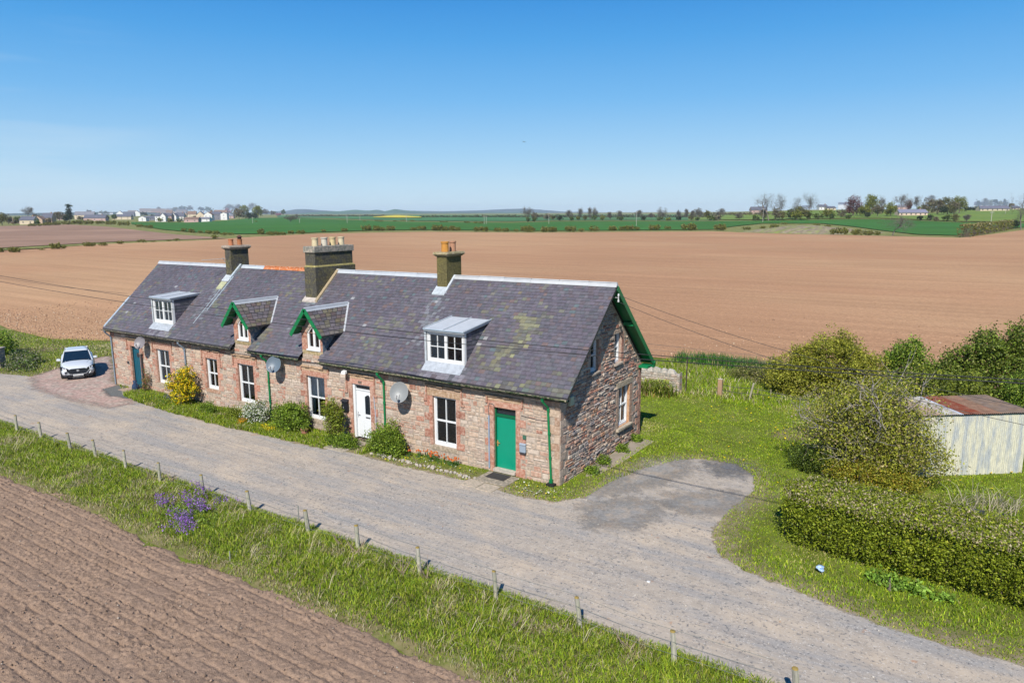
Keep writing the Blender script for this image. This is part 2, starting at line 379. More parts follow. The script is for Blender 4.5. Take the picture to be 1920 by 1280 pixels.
def field_mat():
    m = M_FIELD; nt = m.node_tree; N = nt.nodes; L = nt.links; b = N['Principled BSDF']
    src = b.inputs['Base Color'].links[0].from_socket; t = N.new('ShaderNodeTexCoord')
    for sc_, st, lo, hi, v in ((.5, (.035, 1, 1), .3, .7, .09), (1.6, (.02, 1, 1), .4, .6, .04), (2.2, (1, 1, 1), .3, .7, .10), (7, (1, 1, 1), .35, .65, .16)):
        mp_ = N.new('ShaderNodeMapping'); mp_.inputs['Scale'].default_value = st; mp_.inputs['Rotation'].default_value = (0, 0, .32); L.new(t.outputs['Object'], mp_.inputs[0])
        n = N.new('ShaderNodeTexNoise'); n.inputs['Scale'].default_value = sc_; n.inputs['Detail'].default_value = 6; L.new(mp_.outputs[0], n.inputs[0])
        r = N.new('ShaderNodeMapRange'); r.inputs[1].default_value = lo; r.inputs[2].default_value = hi; r.inputs[3].default_value = 1-v; r.inputs[4].default_value = 1+v; L.new(n.outputs[0], r.inputs[0])
        vm = N.new('ShaderNodeVectorMath'); vm.operation = 'SCALE'; L.new(src, vm.inputs[0]); L.new(r.outputs[0], vm.inputs['Scale']); src = vm.outputs[0]
    n = N.new('ShaderNodeTexNoise'); n.inputs['Scale'].default_value = 5; n.inputs['Detail'].default_value = 6; L.new(t.outputs['Object'], n.inputs[0])
    bp = N.new('ShaderNodeBump'); bp.inputs['Strength'].default_value = .5; bp.inputs['Distance'].default_value = .08; L.new(n.outputs[0], bp.inputs['Height']); L.new(bp.outputs[0], b.inputs['Normal'])
    L.new(src, b.inputs['Base Color'])
field_mat()

# base terrain: one polar sheet to the horizon
rr = np.r_[0.01, np.exp(np.linspace(math.log(4), math.log(30000), 110))]; na = 240
A = np.linspace(0, 2*np.pi, na, endpoint=False); RR, AA = np.meshgrid(rr, A, indexing='ij')
X = CX+RR*np.sin(AA); Y = CY+RR*np.cos(AA)
Z = gz(X, Y)-.03-.25*sstep((RR-120)/600)
Z = np.where(RR > 9000, Z-(RR-9000)*.001, Z)
V = np.stack([X, Y, Z], -1).reshape(-1, 3)
i = np.arange((len(rr)-1)*na); j = (i//na)*na+(i+1) % na
tag(fast('ground', V, np.stack([i, i+na, j+na, j], 1), M_BASE), kind='structure')

tag(ribbon('yard_grass', [(-59.5, -12), (-20, -12), (29.5, -12)], [(-59.5, 6.0), (-50, 5.4), (-45, 7.6), (-30, 14.5), (-5.7, 23.3), (0.1, 23), (29.5, 26)], 80, 12, M_LAWN, 0, pix=False), kind='structure')
road = [(-59, -7.3), (-40, -7.15), (-25.7, -7.1), (-14, -6.95), (-6, -7.0), (3, -7.2), (12, -7.2), (29, -7.3), (29, -3.4), (13.3, -3.5), (12.2, -3.55), (10.6, -3.5), (8.7, -2.95), (7.2, -2.6), (6.3, -2.0), (5.7, -.7), (5.65, 1.0), (5.9, 3.2), (5.5, 4.6), (4.6, 5.5), (3.2, 5.4), (2.5, 4.7),
        (1.8, 3.2), (1.35, 1.2), (1.25, -.4), (.6, -1.3), (-.8, -1.55), (-2.4, -1.3), (-6.2, -1.45), (-9.2, -1.35), (-10.8, -1.7), (-13.3, -1.75), (-17.5, -1.9), (-22.1, -1.8), (-25.4, -1.5), (-27.4, -1.0), (-29.2, -.7), (-31, -.8), (-34.5, -1.2), (-36.2, -1.7), (-39.1, -2.4), (-46, -3.4), (-59, -4.5)]
softsheet('dirt_margin', road, pm('dry_dirt', (.34, .27, .17), .95, .3, 5, .5, 30, tint=(.22, .2, .06), tamt=.6, ts=2.5), .002, 1.3, .16, bias=.42)
softsheet('gravel_road', road, M_ROAD, .004, .42, .14, False)
gp = [tuple(GP(*p)[:2]) for p in [(60, 706), (110, 690), (150, 678), (196, 668), (209, 668), (216, 716), (240, 742), (250, 756), (205, 764), (130, 748), (70, 728)]]
softsheet('red_gravel', gp, pm('red_gravel', (.46, .32, .27), .95, .5, 6, .9, 30, .1, tint=(.42, .35, .29), tamt=.9, ts=2.2, bdist=.03), .009, .8, .2)
gp = [tuple(GP(*p)[:2]) for p in [(192, 730), (222, 722), (262, 733), (240, 747), (205, 742)]]
softsheet('grey_chippings', gp, pm('grey_chippings', (.16, .165, .16), .95, .4, 20, .8, 50, .1, bdist=.03), .014, .3, .12)
# dark tarry patches in the turning area
M_TAR = pm('worn_tarmac', (.29, .275, .255), .92, .3, 14, .5, 50, .15, tint=(.37, .31, .25), tamt=.95, ts=1.9, bdist=.02)
M_TAR2 = pm('dark_tarmac', (.16, .16, .165), .9, .35, 14, .5, 50, .15, tint=(.22, .2, .18), tamt=.7, ts=3.5, bdist=.02)
for k, (pl, mt) in enumerate([([(1215, 862), (1275, 862), (1290, 880), (1240, 905), (1180, 915), (1130, 925), (1150, 900)], M_TAR), ([(1330, 868), (1385, 868), (1405, 880), (1392, 890), (1350, 888)], M_TAR2),
                       ([(1265, 930), (1375, 925), (1385, 938), (1345, 960), (1290, 958), (1250, 945)], M_TAR), ([(1100, 950), (1190, 935), (1240, 950), (1200, 985), (1110, 985)], M_TAR)]):
    softsheet('tarmac_patch', [tuple(GP(*p)[:2]) for p in pl], mt, .009+.001*k, 1.15, .12)
M_CONC = pm('old_concrete', (.36, .30, .24), .9, .2, 4, .3, 30, .1, tint=(.2, .19, .12), tamt=.5, ts=2)
polysheet('concrete_path', [(.03, 2.1), (.03, 3.0), (.03, 4.4), (.05, 6.6), (.85, 6.5), (.8, 3.0), (.7, 1.9), (.4, 1.3)], M_CONC, .012, .04, .2, seed=8)
softsheet('bare_soil', [tuple(GP(*p)[:2]) for p in [(1445, 812), (1500, 800), (1570, 795), (1580, 812), (1520, 824), (1470, 828)]], pm('bare_soil', (.25, .17, .125), .95, .3, 6, .5, 20), .006, .6, .2)
softsheet('bare_soil', [tuple(GP(*p)[:2]) for p in [(25, 655), (70, 648), (115, 645), (112, 655), (60, 662)]], pm('bare_soil'), .006, 1.0, .3)

#FIELDS
W = lambda p: tuple(GP(*p)[:2])
near = [(-200, -60), (-120, -12), (-67, 7.4), (-59, 6.0), (-50, 5.4), (-45, 7.6), (-30, 14.5), (-5.7, 23.3), (.1, 23), (12, 24.5), (30, 27), (90, 32)]
far = [W(p) for p in [(-260, 488), (-100, 477), (0, 471), (60, 467.5), (110, 464), (200, 457.5), (300, 453.5), (400, 449.5), (460, 445), (600, 438), (800, 434.5), (1000, 436.5), (1150, 435), (1340, 434), (1450, 438), (1600, 441), (1700, 443.5), (1800, 446), (1860, 439), (1920, 431), (2100, 423)]]
ribbon('tilled_field', near, far, 220, 60, M_FIELD, .03, pix=False)
M_F2 = pm('far_tilled_soil', (.31, .195, .135), .95, .12, .02, .2, 1, .08, tint=(.41, .26, .18), tamt=.6, ts=.01, bdist=.2)
ribbon('far_tilled_field', [(-200, 480), (0, 465), (200, 454), (330, 449.5), (420, 447)], [(-200, 424), (0, 424), (60, 422.5), (130, 421), (200, 425), (260, 432), (330, 440), (425, 446.6)], 60, 14, M_F2, .1)
M_CROP = pm('green_crop', (.055, .15, .022), .9, .18, .01, .2, .5, .1, tint=(.05, .17, .03), tamt=.7, ts=.008, bdist=.3)
ribbon('green_field', [(246, 420), (300, 430), (360, 435.5), (440, 439), (520, 438.5), (617, 435), (700, 432), (800, 431), (900, 432), (1000, 433), (1150, 432), (1340, 430.5), (1372, 425), (1430, 419), (1540, 419), (1600, 425), (1650, 432), (1720, 440), (1795, 442), (1890, 428), (1990, 423)],
       [(246, 416.5), (355, 417.5), (430, 413.5), (470, 409), (540, 408), (610, 411), (760, 416), (960, 418), (1040, 415.5), (1340, 415), (1440, 414), (1600, 411.5), (1650, 411.5), (1720, 414), (1800, 417.5), (1990, 420)], 150, 12, M_CROP, .2)
M_CROP2 = pm('far_green_crop', (.07, .2, .07), .9, .3, .004, 0, 1, .1, tint=(.09, .14, .05), tamt=.8, ts=.003)
ribbon('far_green_field', [(520, 407.4), (620, 409.5), (760, 414), (960, 415.5), (1040, 413.5), (1340, 413.3)], [(520, 404), (620, 403.5), (800, 403.2), (960, 403), (1100, 402.5), (1340, 402.5)], 60, 10, M_CROP2, .3)
M_PAST = pm('pasture', (.19, .26, .05), .9, .2, .01, 0, 1, .1, tint=(.1, .17, .03), tamt=.7, ts=.01)
ribbon('pasture', [(1290, 413), (1440, 412), (1600, 409.5), (1650, 409.5), (1720, 412), (1800, 415.5), (1990, 417)], [(1290, 405), (1440, 398), (1600, 394), (1700, 392), (1800, 391), (1920, 390), (1990, 390)], 60, 24, M_PAST, .35)
ribbon('rapeseed_field', [(700, 408.3), (745, 409.2), (790, 408.8)], [(700, 407.4), (745, 403.8), (790, 407.6)], 14, 5, pm('rapeseed', (.62, .5, .03), .9, .1, .01, 0, 1), 1.2)

# distant hills: ridge profile in pixels at a given distance, built as real ridges with depth
def hill(name, prof, dist, deep, col, tint, seed):
    m = pm(name+'_'+str(seed), col, .95, .3, .002, 0, 1, .05, tint=tint, tamt=.8, ts=.0025)
    xs = np.arange(prof[0][0], prof[-1][0]+1, 6.0); ys = np.interp(xs, [p[0] for p in prof], [p[1] for p in prof])
    V = []; n = len(xs)
    for k, (ff, hh) in enumerate([(-.9, 0), (-.6, .25), (-.35, .6), (-.15, .9), (0, 1), (.3, .8), (.8, 0)]):
        for x, y in zip(xs, ys):
            d = ray(x, y); d = d/np.hypot(d[0], d[1]); p = C0+d*dist; H = p[2]+2
            D = dist+ff*deep; q = C0+d*D
            wob = (vnoise(x/23, k*1.7, seed)-.5)*.25*(0 < hh < 1)
            V.append((q[0], q[1], -2+H*max(0, hh+wob)))
    V = np.array(V); i = np.arange(6*n).reshape(6, n)[:, :-1].ravel()
    tag(fast('hills', V, np.stack([i, i+1, i+n+1, i+n], 1), m, smooth=True), kind='structure')
hill('far', [(430, 401), (480, 397.5), (535, 395.5), (556, 392.2), (575, 392.2), (600, 394.3), (640, 396.5), (700, 396.5), (760, 395), (830, 396), (900, 394.5), (950, 392), (985, 391.2), (1010, 393), (1060, 397), (1110, 397.5), (1160, 399), (1200, 397.5), (1240, 399), (1300, 401), (1350, 403)], 7600, 1200, (.10, .14, .15), (.085, .11, .15), 1)
hill('mid', [(560, 400), (600, 397), (640, 395.8), (665, 393.2), (690, 395), (708, 393.2), (722, 396), (740, 392), (760, 394.5), (800, 398), (880, 398.5), (940, 397.5), (1000, 398), (1060, 400.5), (1150, 401)], 6000, 900, (.09, .17, .11), (.08, .11, .12), 2)
hill('left', [(-100, 401), (0, 400.5), (60, 399.5), (180, 397.5), (260, 397.5), (330, 399.5), (420, 401)], 7000, 900, (.06, .09, .06), (.05, .07, .09), 3)

# foreground tilled field: real clods and drill lines parallel to the road
gx = np.arange(-26.5, 6.0, .03); gy = np.arange(-19.6, -9.4, .027)
XX, YY = np.meshgrid(gx, gy)
edge = -10.3+1.1*(fbm(XX*.5, XX*0+3, 11, 4)-.5)
ph = (YY+.08*(fbm(XX*.3, YY*0, 4, 2)-.5))/.34
fr_ = ph-np.round(ph)
fur = -np.exp(-(fr_*9)**2)*.038*(.15+1.5*vnoise(XX*1.9, np.round(ph), 6))
fur += .010*np.cos(YY/1.36*2*np.pi)
c1_ = vnoise(XX*11, YY*11, 1); c2_ = vnoise(XX*21, YY*21, 2); c3_ = vnoise(XX*33, YY*33, 8)
cl = np.maximum(0, c1_-.55)*.09+np.maximum(0, c2_-.5)*.06+(c3_-.5)*.022+np.maximum(0, vnoise(XX*5, YY*5, 9)-.7)*.12
ZZ = gz(XX, YY)+.055+fur+cl*(.45+1.0*vnoise(XX*.8, YY*3, 14))-.2*sstep((YY-edge)/.5)
ny_, nx_ = XX.shape; V = np.stack([XX, YY, ZZ], -1).reshape(-1, 3)
i = np.arange((ny_-1)*nx_).reshape(ny_-1, nx_)[:, :-1].ravel()
M_SOIL = pm('foreground_soil', (.325, .225, .16), .95, .25, 14, 1.0, 45, .08, tint=(.255, .175, .125), tamt=.6, ts=1.5, bdist=.03)
tag(fast('ploughed_field', V, np.stack([i, i+1, i+nx_+1, i+nx_], 1), M_SOIL, smooth=False), kind='structure')
ribbon('ploughed_field', [(-59, -60), (29, -60)], [(-59, -10.6), (29, -10.6)], 40, 20, M_SOIL, .012, pix=False)
# loose clods and stones on it
rng = rng_(77); n = 9000
px_ = rng.uniform(-26, 6, n); py_ = rng.uniform(-19.5, -10.4, n); s = .008+.03*rng.random(n)**3
oc = np.array([(1, 0, 0), (0, 1, 0), (-1, 0, 0), (0, -1, 0), (0, 0, .8), (0, 0, -.8)])
V = (np.stack([px_, py_, gz(px_, py_)+.085], 1)[:, None]+oc[None]*s[:, None, None]*(.7+.6*rng.random((n, 6, 1)))).reshape(-1, 3)
fo = np.array([(0, 1, 4), (1, 2, 4), (2, 3, 4), (3, 0, 4), (1, 0, 5), (2, 1, 5), (3, 2, 5), (0, 3, 5)])
Fc = (np.arange(n)[:, None, None]*6+fo[None]).reshape(-1, 3)
c = np.repeat(pal(rng, n, [(.32, .22, .16), (.26, .18, .13), (.44, .37, .3)], (6, 4, 1), .12), 8, 0)
tag(fast('soil_clods', V, Fc, M_MATTE, cols=c), 'loose crumbly clods and small stones on the ploughed soil', 'soil', kind='stuff')

# raised grassy bank between the ploughed field and the road
gx = np.arange(-58, 28, .12); gy = np.arange(-10.9, -6.75, .09); XX, YY = np.meshgrid(gx, gy)
t = np.clip((YY+10.5)/(3.5), 0, 1); prof = np.sin(t*np.pi)**.6
ZZ = gz(XX, YY)-.06+prof*(.12+.26*fbm(XX*.8, YY*.9, 21, 4))-.12*(1-sstep((YY+10.6)/.8))*(fbm(XX*1.1, YY*1.1, 29, 3)-.3)+.06*(fbm(XX*4, YY*4, 22, 3)-.5)*prof
def bank_z(x, y):
    t = np.clip((y+10.5)/(3.5), 0, 1); p = np.sin(t*np.pi)**.6
    return gz(x, y)-.06+p*(.12+.26*fbm(x*.8, y*.9, 21, 4))
ny_, nx_ = XX.shape; V = np.stack([XX, YY, ZZ], -1).reshape(-1, 3)
i = np.arange((ny_-1)*nx_).reshape(ny_-1, nx_)[:, :-1].ravel()
M_BANK = pm('bank_soil', (.20, .17, .08), .95, .35, 2, .5, 20, .1, tint=(.13, .16, .03), tamt=.8, ts=1.2, bdist=.04)
tag(fast('grass_bank', V, np.stack([i, i+1, i+nx_+1, i+nx_], 1), M_BANK), kind='structure')

# coarse clods at the near edges of the big field
rng = rng_(78); n = 11000
px_ = np.concatenate([rng.uniform(-75, -30, n-3000), rng.uniform(-6, 30, 3000)]); off_ = rng.exponential(5., n)
py_ = np.interp(px_, [-120, -67, -59, -50, -45, -30, -5.7, .1, 12, 30], [-12, 7.4, 6.0, 5.4, 7.6, 14.5, 23.3, 23, 24.5, 27])+.2+off_; s = .03+.10*rng.random(n)**3
V = (np.stack([px_, py_, gz(px_, py_)+.03], 1)[:, None]+oc[None]*s[:, None, None]*(.6+.8*rng.random((n, 6, 1)))).reshape(-1, 3)
Fc = (np.arange(n)[:, None, None]*6+fo[None]).reshape(-1, 3); c = np.repeat(pal(rng, n, [(.42, .25, .15), (.33, .2, .12), (.5, .36, .25)], (6, 4, 1), .12), 8, 0)
tag(fast('soil_clods', V, Fc, M_MATTE, cols=c), 'coarse clods along the near edge of the tilled field behind the cottages', 'soil', kind='stuff')

# ------------------------------------------------------------------ grass blades
GREENS = [(.20, .30, .018), (.28, .36, .024), (.115, .18, .015), (.38, .40, .05)]
DRY = [(.44, .37, .2), (.35, .29, .14), (.5, .44, .29)]
def grass(name, label, x, y, z, h, wdt, rng, cols, lean=.4, cat='grass', dirx=None):
    n = len(x); a = rng.random(n)*6.283; hh = h*(.5+rng.random(n)); la = rng.random(n)*6.283 if dirx is None else dirx+rng.normal(size=n)*.5
    ll = hh*lean*(.3+rng.random(n))
    b0 = np.stack([x, y, z], 1); wv = np.stack([np.cos(a), np.sin(a), 0*a], 1)*wdt[:, None] if hasattr(wdt, '__len__') else np.stack([np.cos(a), np.sin(a), 0*a], 1)*wdt
    mid = b0+np.stack([np.cos(la)*ll*.35, np.sin(la)*ll*.35, hh*.6], 1); tip = b0+np.stack([np.cos(la)*ll, np.sin(la)*ll, hh*np.sqrt(np.clip(1-(ll/hh)**2*.5, .1, 1))], 1)
    V = np.stack([b0-wv, b0+wv, mid+wv*.8, mid-wv*.8, tip], 1).reshape(-1, 3)
    q = np.arange(n)[:, None]*5+np.array([[0, 1, 2, 3]]); t = np.arange(n)[:, None]*5+np.array([[3, 2, 4]])
    o = fast(name, V, [q, t], M_LEAF, cols=np.concatenate([cols, cols])); return tag(o, label, cat, None, 'stuff')
def patchcols(rng, x, y, dry=.15, seed=0, s=.9):
    n = len(x); c = pal(rng, n, GREENS, (4, 4, 3, 2), .2); m = fbm(x*s, y*s, 31+seed, 4)
    pd = np.clip((m-.57)*4.5, 0, 1)*.5+dry; d = rng.random(n) < pd; c[d] = pal(rng, int(d.sum()), DRY, None, .15)
    v = .75+.6*fbm(x*2.2, y*2.2, 55+seed, 3); return np.clip(c*v[:, None], .003, 1)
rng = rng_(5)
n = 250000
x = rng.uniform(-48, 20, n); keep = rng.random(n) < np.clip(.45+.55*(x+40)/40, .4, 1)
x = x[keep]; n = len(x); yb = -10.35+.7*(fbm(x*.6, x*0+3, 12, 4)-.5); yt = -6.95+.3*(fbm(x*.9, x*0+9, 13, 3)-.5)
u = rng.random(n); y = yb+(yt-yb)*u
thin = rng.random(n) < np.clip((y-yb)/.5, .12, 1); x, y, u = x[thin], y[thin], u[thin]; n = len(x)
hm = .08+.12*fbm(x*1.4, y*1.4, 41, 3)*np.clip((y-(-10.4))*1.2, .25, 1)
cc = patchcols(rng, x, y, .05, 0, 1.1)
lowdry = (y < -9.9) & (rng.random(n) < .45); cc[lowdry] = pal(rng, int(lowdry.sum()), DRY, None, .15)
o = grass('bank_grass', 'long tufted green grass with dry straw on the bank along the fence', x, y, bank_z(x, y)-.02, hm, .009, rng, cc, .7)
# long dry stalks falling over
n = 1300; cx_ = rng.uniform(-38, 17, 130); cy_ = rng.uniform(-10, -7.3, 130); k = rng.integers(0, 130, n)
x = cx_[k]+rng.normal(size=n)*.12; y = np.clip(cy_[k]+rng.normal(size=n)*.1, -10.2, -7.1)
dr = (rng.random(130)*1.2+.3)[k]
grass('dry_grass', 'pale dry grass stalks lying over the green bank', x, y, bank_z(x, y), .42, .006, rng, pal(rng, n, DRY, None, .12)*1.15, 1.3, dirx=dr)

# lawn blades in the yard, sparse border grass in front of the cottages
poly_road = road
n = 280000; x = rng.uniform(-5, 20, n); y = rng.uniform(-4, 23, n)
dd = np.hypot(x-CX, y-CY); keep = rng.random(n) < np.clip(28/dd, 0, 1)**2*1.3
ok = ~inpoly(x, y, poly_road) & keep & ~((x < .0) & (y < 7)) & ~((x < .6) & (y > 1.9) & (y < 6.2)); x, y = x[ok], y[ok]; n = len(x)
hm = .03+.10*np.clip(fbm(x*.5, y*.5, 61, 3)-.25, 0, 1)+.10*(y > 14)
grass('lawn_grass', 'short bright green lawn grass growing in the yard beside the cottages', x, y, gz(x, y), hm, .011, rng, np.clip(patchcols(rng, x, y, .03, 5, .35)*np.array([1.03, 1.08, .75]), 0, 1), .6)
n = 60000; x = rng.uniform(-27, 1.3, n); y = rng.uniform(-2.0, 0, n); ok = ~inpoly(x, y+.12*(fbm(x*2, y*2, 9)-.5)*3, poly_road) & ~((abs(x+9.6) < .8)) & ~(abs(x+2.3) < .8); x, y = x[ok], y[ok]
dn = rng.random(len(x)) < np.where(x > -8.4, .33, 1.0); x, y = x[dn], y[dn]
hm = np.where(x > -8.4, .05, .14)*(.4+1.2*fbm(x, y, 71, 3))
grass('border_grass', 'weedy green grass in the narrow border in front of the cottages', x, y, gz(x, y), hm, .012, rng, patchcols(rng, x, y, .06, 9, 1.2), .6)
n = 110000; x = rng.uniform(-59, -28, n); y = rng.uniform(-4.5, 12, n)
gpol = [tuple(GP(*p)[:2]) for p in [(60, 706), (110, 690), (150, 678), (196, 668), (209, 668), (216, 716), (240, 742), (205, 764), (60, 730)]]
fe = np.interp(x, [-60, -50, -45, -30], [6.0, 5.4, 7.6, 14.5])
ok = ~inpoly(x, y, poly_road) & ~inpoly(x, y, gpol) & (y < fe+.4*rng.normal(size=n)) & ~((x > -30) & (y > -.05)); x, y = x[ok], y[ok]
grass('track_grass', 'rough grass and weeds beyond the parked car at the field corner', x, y, gz(x, y), .06+.18*np.clip(fbm(x*.3, y*.3, 81, 3)-.35, 0, 1), .016, rng, patchcols(rng, x, y, .3, 12, .3), .6)
# tufts at the tilled field's edge (tall dark weeds)
n = 9000; cx_ = rng.uniform(-4, 5, 40); k = rng.integers(0, 40, n); x = cx_[k]+rng.normal(size=n)*.25; y = 22.6+.3*rng.normal(size=n)
grass('field_edge_weeds', 'tall dark green weeds along the edge of the tilled field', x, y, gz(x, y), .7*rng.random(n)**.5, .02, rng, pal(rng, n, [(.05, .16, .025), (.07, .2, .03), (.3, .28, .12)], (4, 4, 1), .2), .4)
n = 8000; x = rng.uniform(-5, 14, n); y = rng.uniform(14.6, 23.2, n)
grass('rough_grass', 'rough yellowing grass between the stone wall and the tilled field', x, y, gz(x, y), .3, .015, rng, patchcols(rng, x, y, .35, 15, .4), .7)
rng = rng_(79); n = 2600; px_ = rng.uniform(-40, 18, n); py_ = rng.uniform(-7.0, 4.5, n); ok = inpoly(px_, py_, road); px_, py_ = px_[ok], py_[ok]; n = len(px_); s = .010+.022*rng.random(n)**3
V = (np.stack([px_, py_, gz(px_, py_)+.01], 1)[:, None]+oc[None]*s[:, None, None]*(.7+.6*rng.random((n, 6, 1)))).reshape(-1, 3); Fc = (np.arange(n)[:, None, None]*6+fo[None]).reshape(-1, 3)
tag(fast('loose_gravel', V, Fc, M_MATTE, cols=np.repeat(pal(rng, n, [(.5, .46, .4), (.3, .29, .28), (.17, .17, .18), (.45, .3, .2)], (4, 3, 2, 1), .12), 8, 0)), 'loose stones scattered over the gravel road', 'gravel', kind='stuff')
# dandelions
def flowers(name, label, x, y, z, r, col, rng, cat='flower', up_=.08):
    n = len(x); k = 6; a = np.arange(k)*2*np.pi/k
    rr_ = r*(.6+.8*rng.random(n)); tx = rng.normal(size=(n, 2))*.35
    ring = np.stack([np.cos(a), np.sin(a)], 1)[None]*rr_[:, None, None]
    zz = (ring*tx[:, None, :]).sum(-1)+z[:, None]+up_
    V = np.concatenate([ring[..., :1]+x[:, None, None], ring[..., 1:]+y[:, None, None], zz[..., None]], -1)
    V2 = np.stack([x, y, z], 1)[:, None]+np.array([[-.004, 0, 0], [.004, 0, 0]])[None]
    F1 = np.arange(n*k).reshape(n, k); off = n*k
    F2 = np.stack([off+2*np.arange(n), off+2*np.arange(n)+1, F1[:, 0]], 1)
    V = np.concatenate([V.reshape(-1, 3), V2.reshape(-1, 3)])
    cs = pal(rng, n, col, None, .08); c2 = np.tile([(.08, .16, .03)], (n, 1))
    o = fast(name, V, [F1, F2], M_LEAF, cols=np.concatenate([cs, c2])); return tag(o, label, cat, None, 'stuff')
n = 420; x = rng.uniform(.5, 14, n); y = np.clip(rng.normal(size=n)*4+11, -3, 21); ok = ~inpoly(x, y, poly_road); x, y = x[ok], y[ok]
ok = fbm(x*.5, y*.5, 91, 3) > .47; x, y = x[ok], y[ok]
flowers('dandelions', 'scattered yellow dandelions in the yard grass', x, y, gz(x, y), .030, [(.8, .62, .01), (.75, .55, .02)], rng)

# ================================================================== THE COTTAGE ROW
# local frame: x along the front (right gable at x=0, left end at -LH), y into the house, z up; the whole row follows the gentle fall of the ground
LH, WD, EV, ZE, ZR, OR, OL = 29.92, 6.94, .264, 3.335, 6.858, .44, .22
SL = (ZR-ZE)/(WD/2+EV)
roofz = lambda y: ZE+SL*(y+EV)
house = thing('cottage_row', 'long single-storey row of pink and grey stone cottages with dormered slate roof', 'cottage', (0, 0, 0))
PINK = [(.45, .205, .14), (.48, .235, .165), (.41, .18, .125), (.50, .29, .215)]
MIX = [(.53, .40, .30), (.49, .37, .29), (.57, .47, .385), (.45, .34, .28), (.49, .30, .22), (.51, .37, .275), (.42, .33, .285), (.57, .44, .325), (.47, .265, .19)]
MIXW = [4, 4, 4, 2, 2, 3, 1.5, 2, 1.8]
# openings: x0, x1, z0, z1
WINS = [(-25.22, -24.0, .66, 2.53, 'c'), (-20.72, -19.77, .92, 2.5, 'p'), (-18.1, -16.9, .60, 2.5, 'd'), (-13.12, -11.95, .52, 2.48, 'b'), (-5.76, -4.6, .54, 2.53, 'd')]
DOORS = [(-27.85, -26.93, .08, 2.45), (-10.22, -9.17, .10, 2.47), (-2.82, -1.85, .12, 2.50)]
OPEN = [(a, b, c, d) for a, b, c, d, _ in WINS]+[(a, b, .0, d) for a, b, c, d in DOORS]
DW = [(-18.18, -16.92, -17.5), (-13.27, -11.93, -12.5)]        # wall dormers: x0, x1, ridge x
DWIN = [(-17.88, -17.08), (-12.92, -12.08)]
def wall_grid(mb, xs, zs, opens, f, col):
    xs = sorted(set(xs+[v for o in opens for v in o[:2]])); zs = sorted(set(zs+[v for o in opens for v in o[2:4]]))
    for i in range(len(xs)-1):
        for j in range(len(zs)-1):
            cx = (xs[i]+xs[i+1])/2; cz = (zs[j]+zs[j+1])/2
            if any(o[0] < cx < o[1] and o[2] < cz < o[3] for o in opens): continue
            mb.quad(f(xs[i], zs[j]), f(xs[i+1], zs[j]), f(xs[i+1], zs[j+1]), f(xs[i], zs[j+1]), col)
MORT = (.40, .33, .265)
wl_ = MB()
# backing with real openings
wall_grid(wl_, [-LH, 0], [-.4, 3.3], OPEN, lambda x, z: (x, 0, z), MORT)
for (x0, x1, xr), (w0, w1) in zip(DW, DWIN):       # raised wall-head gablets of the wall dormers
    wall_grid(wl_, [x0, x1], [3.3, 4.45], [(w0, w1, 3.68, 4.45)], lambda x, z: (x, 0, z), MORT)
    top = 5.45
    cxm = (w0+w1)/2
    wl_.add([(x0, 0, 4.45), (w0, 0, 4.45), (cxm, 0, 4.84), (xr, 0, top)], [(0, 1, 2, 3)], MORT)
    wl_.add([(x1, 0, 4.45), (w1, 0, 4.45), (cxm, 0, 4.84), (xr, 0, top)], [(3, 2, 1, 0)], MORT)
# other walls
GW = [(2.24, 2.86, 3.66, 4.86), (4.27, 4.86, 3.66, 4.84), (4.76, 5.78, .9, 2.56)]
wall_grid(wl_, [0, WD], [-.4, 3.3], [GW[2]], lambda y, z: (0, y, z), MORT)
ys = sorted([0, WD/2, WD]+[v for g in GW[:2] for v in g[:2]])
for a, b in zip(ys[:-1], ys[1:]):                   # gable triangle above the wallhead with two slit openings
    m_ = (a+b)/2; za = 3.3+SL*min(a, WD-a); zb = 3.3+SL*min(b, WD-b)
    g = [g for g in GW[:2] if g[0] < m_ < g[1]]
    if not g: wl_.add([(0, a, 3.3), (0, b, 3.3), (0, b, zb), (0, a, za)], [(0, 1, 2, 3)], MORT)
    else:
        g = g[0]; wl_.quad((0, a, 3.3), (0, b, 3.3), (0, b, g[2]), (0, a, g[2]), MORT)
        wl_.add([(0, a, g[3]), (0, b, g[3]), (0, b, zb), (0, a, za)], [(0, 1, 2, 3)], MORT)
wl_.quad((-LH, WD, -.4), (0, WD, -.4), (0, WD, 3.3), (-LH, WD, 3.3), MORT)
wl_.add([(-LH, 0, -.4), (-LH, WD, -.4), (-LH, WD, 3.3), (-LH, WD/2, 3.3+SL*WD/2), (-LH, 0, 3.3)], [(0, 4, 3, 2, 1)], MORT)
wl_.quad((-LH, .0, .02), (0, .0, .02), (0, WD, .02), (-LH, WD, .02), (.1, .08, .06))
